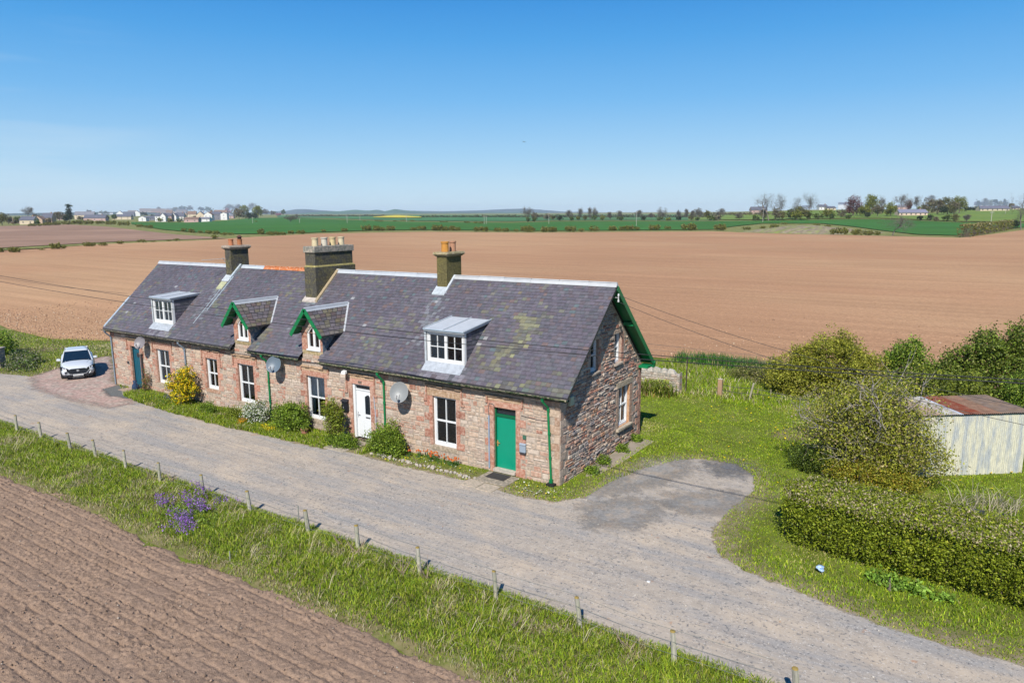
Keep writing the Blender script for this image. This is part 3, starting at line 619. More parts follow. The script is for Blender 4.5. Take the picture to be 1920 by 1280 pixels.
# inner partition so each room reads dark
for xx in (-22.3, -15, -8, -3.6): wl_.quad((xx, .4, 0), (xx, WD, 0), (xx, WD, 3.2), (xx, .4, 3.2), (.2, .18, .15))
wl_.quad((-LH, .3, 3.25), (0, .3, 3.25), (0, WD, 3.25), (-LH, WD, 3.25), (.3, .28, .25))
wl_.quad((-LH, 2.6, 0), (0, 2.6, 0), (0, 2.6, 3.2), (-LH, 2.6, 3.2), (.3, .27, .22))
rng = rng_(12)
def inside(a, b, c, d, opens, g=.0): return any(a < o[1]-g and b > o[0]+g and c < o[3]-g and d > o[2]+g for o in opens)
def stone(mb, u0, u1, z0, z1, pr, col, f, jit=.012, back=.01):
    j = lambda: rng.uniform(-jit, jit); e = .012
    b = [(u0, z0), (u1, z0), (u1, z1), (u0, z1)]; t = [(u0+e+abs(j()), z0+e+abs(j())), (u1-e-abs(j()), z0+e+abs(j())), (u1-e-abs(j()), z1-e-abs(j())), (u0+e+abs(j()), z1-e-abs(j()))]
    p = [pr*(1+.3*rng.uniform(-1, 1)) for _ in range(4)]
    mb.add([f(u, z, -back) for u, z in b]+[f(u, z, p[k]) for k, (u, z) in enumerate(t)], [(4, 5, 6, 7), (0, 1, 5, 4), (1, 2, 6, 5), (2, 3, 7, 6), (3, 0, 4, 7)], col)
ff = lambda u, z, p: (u, -p, z)
# dressed margins: pink long-and-short blocks round each opening, lintel, sill course
DRS = []
def dress(x0, x1, z0, z1, lintel, top, seed, hood=True, arms=.0):
    r = random.Random(seed); z = z0-.02; k = 0
    while z < z1-.02:
        h = min(r.uniform(.27, .36), z1-z) if z1-z > .45 else z1-z
        for sd_ in (0, 1):
            w = (.19 if (k+sd_) % 2 == 0 else .42)+r.uniform(-.02, .03)
            a, b = (x0-w, x0) if sd_ == 0 else (x1, x1+w)
            c = PINK[r.randrange(4)]; v = r.uniform(.85, 1.15); DRS.append((a, b, z, z+h, tuple(q*v for q in c)))
        z += h; k += 1
    DRS.append((x0-.30, x1+.30, z1, z1+.24, lintel))
    v = r.uniform(.9, 1.1); DRS.append((x0-.34, x1+.34, z1+.24, z1+.42, tuple(q*v for q in top)))
BUFF = (.47, .31, .19); PK = (.47, .23, .16); PK2 = (.5, .3, .22)
for k, (a, b, c, d, _) in enumerate(WINS): dress(a, b, c, d, [PK2, PK, PK, PK, BUFF][k], [PK, PK, BUFF, BUFF, (.45, .3, .2)][k], k)
for k, (a, b, c, d) in enumerate(DOORS): dress(a, b, 0, d, [PK, (.52, .27, .2), PK][k], [BUFF, BUFF, BUFF][k], k+20)
for k, (a, b, c, d, _) in enumerate(WINS):
    DRS.append((a-.12, b+.12, c-.2, c-.02, (.42, .24, .16) if k in (1,) else (.38, .31, .22)))
# corner quoins
z = 0; k = 0
while z < 3.2:
    h = random.Random(k).uniform(.26, .36); h = min(h, 3.25-z)
    if h > .05: DRS.append((-(.22 if k % 2 else .45), -.002, z, z+h, [(.44, .3, .21), (.4, .25, .17), (.5, .38, .28)][k % 3]))
    if h > .05: DRS.append((-LH+.002, -LH+(.45 if k % 2 else .25), z, z+h, [(.46, .27, .19), (.42, .2, .14)][k % 2]))
    z += h; k += 1
for (x0, x1, xr) in DW:
    DRS.append((x0, x1, 3.47, 3.66, (.36, .28, .14)))
    for k in range(4):
        z = 3.66+k*.27; hh = .26
        DRS.append((x0, DWIN[0 if x0 < -15 else 1][0], z, z+hh, PINK[k % 4])); 
        if z+hh < 4.55: DRS.append((DWIN[0 if x0 < -15 else 1][1], x1, z, z+hh, PINK[(k+1) % 4]))
for a, b, c, d, col in DRS:
    v = rng.uniform(.9, 1.1); stone(wl_, a, b, c, d, .016, tuple(q*v for q in col), ff, .003)
DRO = [(a, b, c, d) for a, b, c, d, _ in DRS]
# coursed rubble between
ALL = OPEN+DRO
z = -.1
while z < 3.28:
    h = rng.uniform(.12, .25); x = -LH+rng.uniform(0, .2)
    zz1 = min(z+h, 3.3)
    while x < 0:
        w = rng.uniform(.14, .52); x1 = min(x+w, -.01)
        # split long runs at openings
        if not inside(x, x1, z, zz1, ALL, .005):
            segs = [(x, x1)]
        else:
            segs = []
            if inside(x, x1, z, zz1, ALL, .005):
                cut = [o for o in ALL if x < o[1] and x1 > o[0] and z < o[3]-.005 and zz1 > o[2]+.005]
                L_ = min(o[0] for o in cut); R_ = max(o[1] for o in cut)
                if L_-x > .05: segs.append((x, L_))
                if x1-R_ > .05: segs.append((R_, x1))
        pk = .14+.8*max(0, fbm(x*.45+3, z*1.1, 5, 3)-.45)+(.22 if z > 2.5 and rng.random() < .5 else 0)
        for a, b in segs:
            if inside(a, b, z, zz1, ALL, .012): continue
            c = PINK[rng.integers(4)] if rng.random() < pk else MIX[rng.choice(9, p=np.array(MIXW)/sum(MIXW))]
            if x < -15 and rng.random() < .2: c = PINK[3]
            cells = [(a, b, z, zz1)]
            if zz1-z > .17 and rng.random() < .55:      # snecked: split a tall block into thinner ones
                zm_ = z+(zz1-z)*rng.uniform(.35, .65); cells = [(a, b, z, zm_), (a, b, zm_, zz1)]
                if b-a > .3 and rng.random() < .5: xm_ = a+(b-a)*rng.uniform(.35, .65); cells = [(a, b, z, zm_), (a, xm_, zm_, zz1), (xm_, b, zm_, zz1)]
            for a_, b_, z_, y_ in cells:
                cq = c if rng.random() < .5 else MIX[rng.choice(9, p=np.array(MIXW)/sum(MIXW))]
                v = rng.uniform(.84, 1.14); k4 = rng.uniform(.003, .022, 4)
                if b_-a_ > .06: stone(wl_, a_+k4[0], b_-k4[1], z_+k4[2]*.8, y_-k4[3]*.8, rng.uniform(.003, .022), tuple(q*v for q in cq), ff, .014, .01)
        x = x1+.004
        if x1 >= -.02: break
    z = zz1+.004
for (x0, x1, xr), (w0, w1) in zip(DW, DWIN):
    z = 3.3
    for zz in (3.3,):
        stone(wl_, x0, (x0+x1)/2, 3.31, 3.46, .012, (.45, .36, .28), ff); stone(wl_, (x0+x1)/2, x1, 3.31, 3.46, .012, (.5, .33, .24), ff)
# gable: thin random rubble, rough and deep
fg = lambda u, z, p: (p, u, z)
GD = []
g = GW[2]; ORG = (.50, .27, .13)
GD += [(g[0]-.25, g[1]+.2, g[3], g[3]+.26, (.42, .34, .24), .03), (g[0]-.2, g[1]+.12, g[2]-.14, g[2], (.42, .36, .27), .13)]
for q in range(5): GD += [(g[1], g[1]+.26, g[2]+q*.33, g[2]+q*.33+.32, (.42, .25, .17), .012), (g[0]-.22, g[0], g[2]+q*.33, g[2]+q*.33+.32, (.38, .26, .19), .012)]
for g_ in GW[:2]:
    GD += [(g_[0]-.12, g_[1]+.12, g_[3], g_[3]+.16, (.4, .3, .23), .02), (g_[0]-.1, g_[1]+.1, g_[2]-.1, g_[2], (.42, .35, .28), .09)]
    for q in range(4): GD.append((g_[1], g_[1]+.22, g_[2]+q*.3, g_[2]+q*.3+.29, PINK[q], .015))
z = 0; k = 0
while z < 3.2:
    h = min(.3, 3.25-z); 
    if h > .05:
        GD.append((.002, .42 if k % 2 else .22, z, z+h, [(.44, .34, .26), (.48, .38, .3), (.4, .27, .2)][k % 3], .02)); GD.append((WD-(.26 if k % 2 else .5), WD-.002, z, z+h, [(.42, .22, .16), (.37, .19, .14)][k % 2], .02))
    z += h; k += 1
for a, b, c, d, col, p in GD: stone(wl_, a, b, c, d, p, col, fg, .004)
GAL = [g for g in GW]+[(a, b, c, d) for a, b, c, d, _, _ in GD]
RUB = [(.34, .21, .16), (.40, .28, .21), (.46, .36, .28), (.30, .26, .25), (.38, .17, .12), (.27, .19, .16), (.5, .43, .36), (.42, .22, .13)]
z = -.1
while z < 6.8:
    h = rng.uniform(.06, .17); y = rng.uniform(-.1, 0)+.0; z1 = z+h
    y = max(y, 0)
    while y < WD:
        w = rng.uniform(.1, .42); y1 = min(y+w, WD)
        tl = 3.3+SL*min((y+y1)/2, WD-(y+y1)/2)
        lim = (z1 < 3.28) or (z1 < 3.28+SL*min(y, WD-y1)-.02)
        if lim and y1-y > .05 and not inside(y, y1, z, z1, GAL, .01):
            c = RUB[rng.integers(8)]; v = rng.uniform(.75, 1.25)
            stone(wl_, y+.005, y1-.005, z+rng.uniform(.003, .015), z1-rng.uniform(.003, .015), rng.uniform(.008, .05), tuple(q*v for q in c), fg, .02)
        y = y1
    z = z1
wall = wl_.build('wall', M_ATTR, house, shear=True)
# reveals (jambs, heads, sills) as solid stone linings
D = .15
def reveal(x0, x1, z0, z1, c=(.43, .24, .17)):
    rv = MB()
    rv.quad((x0, 0, z0), (x0, D+.1, z0), (x0, D+.1, z1), (x0, 0, z1), c); rv.quad((x1, 0, z0), (x1, 0, z1), (x1, D+.1, z1), (x1, D+.1, z0), c)
    rv.quad((x0, 0, z1), (x0, D+.1, z1), (x1, D+.1, z1), (x1, 0, z1), c); rv.quad((x0, 0, z0), (x1, 0, z0), (x1, D+.1, z0), (x0, D+.1, z0), (.4, .33, .25)); rv.build('reveal', M_ATTR, house, shear=True)
for o in OPEN: reveal(*o)
for (x0, x1, xr), (w0, w1) in zip(DW, DWIN): reveal(w0, w1, 3.68, 4.45)
for k, (a, b, c, d) in enumerate(GW):
    cc_ = ORG if k == 2 else (.4, .28, .22); rv = MB()
    rv.quad((0, a, c), (-.2, a, c), (-.2, a, d), (0, a, d), cc_); rv.quad((0, b, c), (0, b, d), (-.2, b, d), (-.2, b, c), cc_); rv.quad((0, a, d), (-.2, a, d), (-.2, b, d), (0, b, d), cc_); rv.quad((0, a, c), (0, b, c), (-.2, b, c), (-.2, a, c), cc_); rv.build('reveal', M_ATTR, house, shear=True)
# hood moulds (label stops) over the openings
def hood(x0, x1, z1, drop, seed, c=BUFF):
    h = MB(); r = random.Random(seed); a, b = x0-.33, x1+.33; zt = z1+.44
    n = 6
    for i in range(n):
        xa = a+(b-a)*i/n; xb = a+(b-a)*(i+1)/n-.004; p = .11*r.uniform(.5, 1.1); t = .075*r.uniform(.7, 1.1)
        v = r.uniform(.8, 1.1); h.hexa([(xa, 0, zt-t), (xb, 0, zt-t), (xb, .0, zt-t), (xa, .0, zt-t)], [(xa, 0, zt+.03), (xb, 0, zt+.03), (xb, 0, zt+.03), (xa, 0, zt+.03)], c) if False else h.add([(xa, -.005, zt+.045), (xb, -.005, zt+.045), (xb, -p, zt+.01), (xa, -p, zt+.01), (xa, -p*.9, zt-t*.6), (xb, -p*.9, zt-t*.6), (xb, -.005, zt-t), (xa, -.005, zt-t)], [(0, 3, 2, 1), (3, 4, 5, 2), (4, 7, 6, 5), (0, 7, 4, 3), (1, 2, 5, 6)], tuple(q*v for q in c))
    for xx, w in ((a-.0, .07), (b-.07, .07)):
        h.box(xx, xx+w, -.055, -.004, zt-drop, zt-.02, tuple(q*.9 for q in PK))
        if drop > .3: h.box(xx-.1 if xx == a else xx, xx+w if xx == a else xx+w+.1, -.055, -.004, zt-drop-.07, zt-drop, tuple(q*.85 for q in PK))
    h.build('hood_mould', M_ATTR, house, shear=True)
for k, (a, b, c, d, _) in enumerate(WINS): hood(a, b, d, [.5, .75, .45, .2, .6][k], k)
for k, (a, b, c, d) in enumerate(DOORS): hood(a, b, d, [.6, .8, .3][k], k+9)

# ---- roof of real slates
SLC = [(.112, .101, .124), (.122, .106, .129), (.106, .10, .12), (.126, .115, .136), (.12, .10, .112), (.13, .12, .137), (.106, .106, .12)]
rf = MB(); C = math.sqrt(1+SL*SL); n3 = (0, -SL/C, 1/C)
def cutout(x, y):
    for x0, x1, xr in DW:
        if x0-.02 < x < x1+.02 and y < .55: return True
    return False
# backing boards
xs = sorted([-LH-OL, OR]+[v for d in DW for v in (d[0]-.02, d[1]+.02)])
for a, b in zip(xs[:-1], xs[1:]):
    y0 = .55 if cutout((a+b)/2, 0) else -EV
    rf.add([(a, y0, roofz(y0)-.035), (b, y0, roofz(y0)-.035), (b, WD/2, ZR-.035), (a, WD/2, ZR-.035), (a, y0, roofz(y0)-.09), (b, y0, roofz(y0)-.09), (b, WD/2, ZR-.09), (a, WD/2, ZR-.09)], [(0, 1, 2, 3), (7, 6, 5, 4), (4, 5, 1, 0), (0, 3, 7, 4), (1, 5, 6, 2)], (.06, .055, .06))
rf.add([(-LH-OL, WD/2, ZR-.035), (OR, WD/2, ZR-.035), (OR, WD+EV, ZE-.035), (-LH-OL, WD+EV, ZE-.035), (-LH-OL, WD/2, ZR-.09), (OR, WD/2, ZR-.09), (OR, WD+EV, ZE-.09), (-LH-OL, WD+EV, ZE-.09)], [(0, 1, 2, 3), (7, 6, 5, 4), (3, 2, 6, 7), (1, 5, 6, 2)], (.06, .055, .06))
rng = rng_(8)
def moss(x, s):
    m = 0
    if abs(x+2.75+.35*math.sin(s*2)) < .45+.2*math.sin(s*5) and .6 < s < 3.3: m = .5*min(1, (1.15-abs(x+2.75+.35*math.sin(s*2))*1.6))
    m += 1.15*max(0, fbm(x*.42, s*.9, 44, 3)-.52)*(1.25 if s < 2.6 else .5)
    m += .35*max(0, 1-abs(x+29)/1.8)*(s < 1.3)
    return m
def slates(rf, xa, xb, front=True):
    s = -.02; row = 0; EXP = .165; SLEN = math.hypot(WD/2+EV, ZR-ZE)
    while s < SLEN-.05:
        ex = EXP*(1.06-.16*s/SLEN); x = xa-(.15 if row % 2 else 0)
        lift = .006+rng.random()*.004
        while x < xb:
            w = rng.uniform(.15, .25)*(1.12-.2*s/SLEN); x0 = max(x, xa); x1 = min(x+w, xb); x += w
            if x1-x0 < .04: continue
            ym = -EV+(s+ex/2)/C
            if front and cutout((x0+x1)/2, ym): continue
            s0 = s+rng.uniform(-.006, .006); s1 = s+ex+.05
            f = lambda xx, ss, hh: (xx, (-EV+ss/C) if front else WD+EV-ss/C, ZE+SL*ss/C+hh*1.2)
            h0 = .012+rng.uniform(0, .008); h1 = -.012
            c = np.array(SLC[rng.integers(7)])*rng.uniform(.89, 1.11)*(.86+.3*fbm(x0*.5, s*.6, 17, 3))
            rr_ = rng.random()
            if rr_ < .002: c = np.array((.3, .3, .31))
            elif rr_ < .03: c = np.array((.16, .115, .11))
            elif rr_ < .05: c = np.array((.11, .14, .15))
            if front:
                m = moss((x0+x1)/2, s)
                if m > .3 and abs(x0+2.75) < 1.3 and rng.random() < .7: c = c*.65+np.array((.15, .15, .05))*rng.uniform(.1, 1.15)
                elif rng.random() < m*1.6: c = c*.75+np.array((.075, .08, .03))*rng.uniform(.3, 1.1)
                for cxk in (-22.2, -14.5, -7.1):
                    dxk = x0-(cxk-.25); 
                    if 0 < 3.9-s < 2.6 and abs(dxk+.1) < .45 and rng.random() < .55: c = c*.7+np.array((.09, .1, .105))
                for da, db, sy in ((-6.15, -4.35, .7), (-25.7, -23.9, .8)):
                    if da-.1 < x0 < db+.1 and s < sy and rng.random() < .8: c = c*.6+np.array((.12, .115, .13))
            g = .003
            rf.add([f(x0+g, s0, h0), f(x1-g, s0+rng.uniform(-.004, .004), h0), f(x1-g, s1, h1), f(x0+g, s1, h1), f(x0+g, s0, h0-.016), f(x1-g, s0, h0-.016)], [(0, 1, 2, 3), (4, 5, 1, 0), (1, 5, 2), (4, 0, 3)], tuple(np.clip(c, .01, 1)))
        s += ex; row += 1
slates(rf, -LH-OL, OR)
st_ = rng.bit_generator.state
rb = MB()
# rear slope: coarser courses
s = 0
for row in range(20):
    s0, s1 = row*.257, row*.257+.3
    y0, y1 = WD+EV-s0/C, WD+EV-s1/C
    if y1 < WD/2: y1 = WD/2
    for k in range(100):
        x0 = -LH-OL+k*.3047; x1 = x0+.3; c = np.array(SLC[rng.integers(7)])*rng.uniform(.8, 1.2)
        rf.add([(x0, y0, ZE+SL*s0/C+.012), (x1, y0, ZE+SL*s0/C+.012), (x1, y1, ZR-SL*(y1-WD/2)-.01), (x0, y1, ZR-SL*(y1-WD/2)-.01)], [(3, 2, 1, 0)], tuple(c))
roof = rf.build('roof', M_SLATE, house, shear=True)

# ridge capping: zinc lengths with an orange clay run between the second and third cottage
def ridge(x0, x1, col, name, mat, seg=1.15):
    r = MB(); x = x0
    while x < x1-.02:
        b = min(x+seg, x1); rr = random.Random(int(x*100)); h = rr.uniform(-.006, .006); w = .12
        v = rr.uniform(.92, 1.06); c = tuple(q*v for q in col)
        r.add([(x+.004, WD/2-w, ZR-w*SL+.035), (b, WD/2-w, ZR-w*SL+.035), (b, WD/2-.03, ZR+.05+h), (x+.004, WD/2-.03, ZR+.05+h), (x+.004, WD/2+.03, ZR+.05+h), (b, WD/2+.03, ZR+.05+h), (b, WD/2+w, ZR-w*SL+.035), (x+.004, WD/2+w, ZR-w*SL+.035)], [(0, 1, 2, 3), (3, 2, 5, 4), (4, 5, 6, 7), (0, 3, 4, 7), (1, 6, 5, 2)], c)
        r.tube([(x+.02, WD/2, ZR+.075+h), (b-.01, WD/2, ZR+.075+h)], .028, 8, c)
        x = b
    r.build('ridge_cap', mat, house, shear=True)
M_ZINC = pm('zinc', None, .5, .1, 3, .03, 10, .4)
ridge(-LH-OL, -22.78, (.50, .52, .55), 'a', M_ZINC); ridge(-22.0, -20.1, (.48, .52, .56), 'b', M_ZINC)
ridge(-20.1, -15.43, (.55, .17, .055), 'c', M_ATTR, .45); ridge(-14.6, -7.9, (.48, .51, .55), 'd', M_ZINC, 1.3); ridge(-7.25, OR, (.50, .51, .52), 'e', M_ZINC, 1.3)

# skews / lead flashings beside the stacks and down the left verge
M_LEADA = pm('lead_attr', None, .5, .25, 5, .2, 20, .4)
def strip(x, w, y0, y1, h, c):
    mb = MB(); mb.add([(x, y0, roofz(y0)+h), (x+w, y0, roofz(y0)+h), (x+w, y1, roofz(y1)+h), (x, y1, roofz(y1)+h), (x, y0, roofz(y0)-.02), (x+w, y0, roofz(y0)-.02), (x+w, y1, roofz(y1)-.02), (x, y1, roofz(y1)-.02)], [(0, 1, 2, 3), (4, 5, 1, 0), (1, 5, 6, 2), (0, 3, 7, 4)], c); mb.build('flashing', M_LEADA, house, shear=True)
strip(-22.25, .14, 2.75, WD/2+.02, .12, (.42, .48, .52)); strip(-22.1, .06, 1.2, 2.9, .035, (.34, .4, .44)); strip(-22.36, .05, .5, 2.6, .03, (.32, .37, .4))
strip(-14.62, .16, 2.0, WD/2+.02, .1, (.38, .3, .19)); strip(-7.33, .1, 2.8, WD/2+.02, .08, (.5, .54, .58))
strip(-7.95, .68, 2.7, 3.02, .045, (.46, .5, .53)); strip(-22.8, .6, 2.65, 3.0, .045, (.5, .53, .55))
strip(-22.75, .5, 2.25, 2.6, .035, (.44, .44, .26))
strip(-LH-OL+.0, .16, -.2, 1.45, .06, (.38, .44, .5))
strip(-15.5, .95, 1.98, 2.2, .06, (.5, .44, .38))
M_PIPE = pm('grey_pipe', (.22, .27, .33), .5, .1, 5, .05, 20, .4)
b = MB(); b.tube([(-LH-.12, 1.42, 4.7), (-LH-.12, 1.42, 5.0)], .06, 10); b.build('vent_pipe', M_PIPE, house, shear=True)

# ---- chimneys
def chimney(x0, x1, y0, y1, zt, cap, pots, body, capcol, shoulder=None):
    m = MB(); zb = roofz(y0)-.3
    if shoulder:
        m.box(x0-.05, x1+.05, y0-.05, y1+.12, zb, shoulder, body); m.add([(x0-.05, y0-.05, shoulder), (x1+.05, y0-.05, shoulder), (x1+.05, y1+.12, shoulder), (x0-.05, y1+.12, shoulder), (x0, y0, shoulder+.08), (x1, y0, shoulder+.08), (x1, y1, shoulder+.08), (x0, y1, shoulder+.08)], [(0, 1, 5, 4), (1, 2, 6, 5), (2, 3, 7, 6), (3, 0, 4, 7)], (.36, .31, .13))
        m.box(x0, x1, y0, y1, shoulder+.002, zt, body)
    else: m.box(x0, x1, y0, y1, zb, zt, body)
    ch = m.build('chimney', M_HARL, house, shear=True, bevel=.012)
    c = MB(); o = .13 if not shoulder else .06
    if not shoulder:
        c.hexa([(x0-.02, y0-.02, zt), (x1+.02, y0-.02, zt), (x1+.02, y1+.02, zt), (x0-.02, y1+.02, zt)], [(x0-o, y0-o, zt+.1), (x1+o, y0-o, zt+.1), (x1+o, y1+o, zt+.1), (x0-o, y1+o, zt+.1)], capcol)
        c.hexa([(x0-o, y0-o, zt+.102), (x1+o, y0-o, zt+.102), (x1+o, y1+o, zt+.102), (x0-o, y1+o, zt+.102)], [(x0-o*.8, y0-o*.8, zt+cap), (x1+o*.8, y0-o*.8, zt+cap), (x1+o*.8, y1+o*.8, zt+cap), (x0-o*.8, y1+o*.8, zt+cap)], capcol)
    else: c.box(x0-o, x1+o, y0-o, y1+o, zt, zt+cap, capcol)
    c.build('chimney_cap', M_ATTR, ch, shear=True, bevel=.02)
    for (px, py, r, h, col, kind) in pots:
        p = MB(); z0 = zt+cap-.02
        p.lathe([(r*.92, 0), (r, .03), (r*.97, h*.75), (r*.97, h*.86), (r*1.14, h*.87), (r*1.14, h), (r*.9, h), (r*.85, h*.5)], (px, py, z0), 16, col)
        p.build('chimney_pot', M_MATTE, ch, shear=True)
        if kind:
            q = MB(); q.tube([(px, py, z0+h-.02), (px, py, z0+h+.1)], r*.8, 10, (.05, .04, .04)); q.lathe([(r*.9, .1), (r*1.25, .12), (r*.5, .2), (.01, .22)], (px, py, z0+h), 12, (.12, .06, .05)); q.build('chimney_cowl', M_MATTE, ch, shear=True)
    return ch
M_HARL = pm('harling', None, .95, .4, 12, .9, 38, .1, tint=(.2, .17, .06), tamt=.5, ts=3, bdist=.03)
c1 = chimney(-22.75, -22.25, 2.95, 4.08, 7.78, .22, [(-22.5, 3.2, .13, .36, (.5, .2, .1), 0), (-22.5, 3.75, .13, .34, (.42, .17, .08), 1)], (.10, .095, .085), (.36, .3, .24))
c2 = chimney(-15.36, -14.68, 2.2, 4.62, 7.80, .3, [(-15.02, 2.55, .15, .42, (.62, .52, .33), 0), (-15.02, 3.13, .15, .42, (.6, .55, .45), 0), (-15.02, 3.66, .15, .42, (.62, .5, .28), 0), (-15.02, 4.22, .15, .42, (.62, .53, .36), 0)], (.10, .095, .08), (.27, .26, .22), 7.12)
c3 = chimney(-7.88, -7.34, 3.0, 4.03, 7.74, .2, [(-7.61, 3.25, .16, .46, (.58, .27, .06), 0), (-7.61, 3.78, .14, .46, (.45, .24, .15), 0)], (.15, .13, .06), (.33, .28, .15))
# television aerial on the left stack
a = MB(); a.tube([(-22.8, 3.0, 6.9+.17), (-22.85, 2.85, 7.35)], .015, 6, (.4, .4, .4)); a.tube([(-22.75, 2.95, 7.3), (-23.3, 1.9, 7.25)], .012, 6, (.4, .4, .4))
for k in range(7):
    p = Vector((-22.75, 2.95, 7.3)).lerp(Vector((-23.3, 1.9, 7.25)), k/6); a.tube([p-Vector((.13, -.07, 0)), p+Vector((.13, -.07, 0))], .008, 5, (.45, .45, .45))
tag(a.build('tv_aerial', M_MATTE, None, shear=True), 'thin television aerial clamped to the leftmost chimney', 'aerial')

# ---- windows
def sash(parent, f, w, h, kind='sash', curtain=None, name='window', fw_=.055, mid=.5, vb=True, mat=M_WHITE):
    """f(u, z, d): u across, z up, d depth outwards"""
    m = MB()
    def bar(u0, u1, z0, z1, d0, d1): 
        m.hexa([f(u0, z0, d1), f(u1, z0, d1), f(u1, z0, d0), f(u0, z0, d0)], [f(u0, z1, d1), f(u1, z1, d1), f(u1, z1, d0), f(u0, z1, d0)])
    bar(0, fw_*1.3, 0, h, -.08, .03); bar(w-fw_*1.3, w, 0, h, -.08, .03); bar(fw_*1.3, w-fw_*1.3, h-fw_*1.2, h, -.08, .03); bar(fw_*1.3, w-fw_*1.3, 0, fw_*1.8, -.08, .045)
    a, b = fw_*1.3, w-fw_*1.3; zb, zt = fw_*1.8, h-fw_*1.2
    zm = zb+(zt-zb)*mid
    if kind == 'sash':
        bar(a, b, zm-.03, zm+.03, -.05, .015)
        if vb: bar((a+b)/2-.016, (a+b)/2+.016, zb, zm-.03, -.06, -.0); bar((a+b)/2-.016, (a+b)/2+.016, zm+.03, zt, -.04, .01)
        bar(a, a+.035, zb, zt, -.06, .0); bar(b-.035, b, zb, zt, -.06, .0); bar(a+.035, b-.035, zb, zb+.05, -.06, .0)
    if kind == 'case':      # pair of casements with glazing bars
        bar((a+b)/2-.06, (a+b)/2+.06, zb, zt, -.06, .015)
        bar(a, a+.05, zb, zt, -.06, .01); bar(b-.05, b, zb, zt, -.06, .01); bar(a+.05, b-.05, zb, zb+.05, -.055, .01); bar(a+.05, b-.05, zt-.05, zt, -.055, .01)
        for (u, v_) in ((a+.05, (a+b)/2-.06), ((a+b)/2+.06, b-.05)):
            bar((u+v_)/2-.013, (u+v_)/2+.013, zb+.05, zt-.05, -.04, -.0); bar(u, v_, (zb+zt)/2-.013, (zb+zt)/2+.013, -.037, .003)
    o = m.build(name, mat, parent, shear=True)
    g = MB(); g.quad(f(a, zb, -.045), f(b, zb, -.045), f(b, zt, -.045), f(a, zt, -.045)); g.build('pane', M_GLASS, o, shear=True)
    if curtain:
        c = MB(); n = 14
        def drape(u0, u1, z0, z1, col):
            pts = []
            for i in range(n+1): u = u0+(u1-u0)*i/n; pts.append((u, -.075-.015*math.sin(i*2.1)))
            for i in range(n): c.quad(f(pts[i][0], z0, pts[i][1]), f(pts[i+1][0], z0, pts[i+1][1]), f(pts[i+1][0], z1, pts[i+1][1]), f(pts[i][0], z1, pts[i][1]), col)
        for d_ in curtain: drape(a+(b-a)*d_[0], a+(b-a)*d_[1], zb+(zt-zb)*d_[2], zb+(zt-zb)*d_[3], d_[4])
        c.build('curtain', M_MATTE, o, shear=True)
    return o
NET = (.6, .62, .62)
CUR = [[(0, .22, 0, 1, NET), (.6, 1, 0, 1, NET)], None, [(0.02, .3, 0, 1, (.16, .12, .11)), (.8, 1, 0, 1, (.45, .45, .42))], [(0, 1, .5, .97, (.7, .73, .75)), (0, .25, .03, .5, (.35, .4, .4))], None]
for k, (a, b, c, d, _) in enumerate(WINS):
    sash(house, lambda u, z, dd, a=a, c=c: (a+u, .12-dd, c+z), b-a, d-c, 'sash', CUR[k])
# ornament on the sill inside the second window
# lancet windows of the wall dormers: pointed white frames
for k, ((x0, x1, xr), (w0, w1)) in enumerate(zip(DW, DWIN)):
    m = MB(); W_ = w1-w0; z0, zs_, zp = 3.68, 4.4, 4.86; cxm = (w0+w1)/2
    def outl(ins):
        pts = [(w0+ins, z0+ins*1.4), (w1-ins, z0+ins*1.4), (w1-ins, zs_)]
        for i in range(1, 6): t = i/6; pts.append((w1-ins-(W_/2-ins)*(t**1.6), zs_+(zp-ins*1.6-zs_)*math.sin(t*math.pi/2)))
        pts.append((cxm, zp-ins*1.6))
        for i in range(5, 0, -1): t = i/6; pts.append((w0+ins+(W_/2-ins)*(t**1.6), zs_+(zp-ins*1.6-zs_)*math.sin(t*math.pi/2)))
        pts.append((w0+ins, zs_)); return pts
    A_, B_ = outl(0), outl(.11); n = len(A_); yf = .03
    vs = [(x, yf, z) for x, z in A_]+[(x, yf, z) for x, z in B_]+[(x, yf+.08, z) for x, z in B_]
    m.add(vs, [(i, (i+1) % n, n+(i+1) % n, n+i) for i in range(n)]+[(n+i, n+(i+1) % n, 2*n+(i+1) % n, 2*n+i) for i in range(n)])
    m.box(cxm-.06, cxm+.06, yf+.003, yf+.06, z0+.1, 4.72); m.box(w0-.03, w1+.03, -.045, yf-.003, z0-.02, z0+.05)
    o = m.build('window', M_WHITE, house, shear=True)
    g = MB(); g.add([(x, yf+.05, z) for x, z in B_], [tuple(range(n))]); g.build('pane', M_GLASS, o, shear=True)
    if k == 1: g = MB(); g.box(cxm-.26, cxm-.16, yf+.1, yf+.13, z0+.05, 4.5, (.5, .12, .06)); g.box(cxm+.14, cxm+.24, yf+.1, yf+.13, z0+.05, 4.5, (.5, .12, .06)); g.build('curtain', M_MATTE, o, shear=True)
    g = MB(); g.quad((w0, .5, 3.6), (w1, .5, 3.6), (w1, .5, 4.9), (w0, .5, 4.9), (.05, .045, .04)); g.build('unlit_room_sheet', M_MATTE, o, shear=True)  # near-black sheet put in for the unlit space behind the panes
# gable windows
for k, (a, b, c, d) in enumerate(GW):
    sash(house, lambda u, z, dd, a=a, c=c: (-.13+dd, a+u, c+z), b-a, d-c, 'sash', [(0, .5, 0, 1, NET)] if k == 2 else None, fw_=.045, vb=(k == 2))

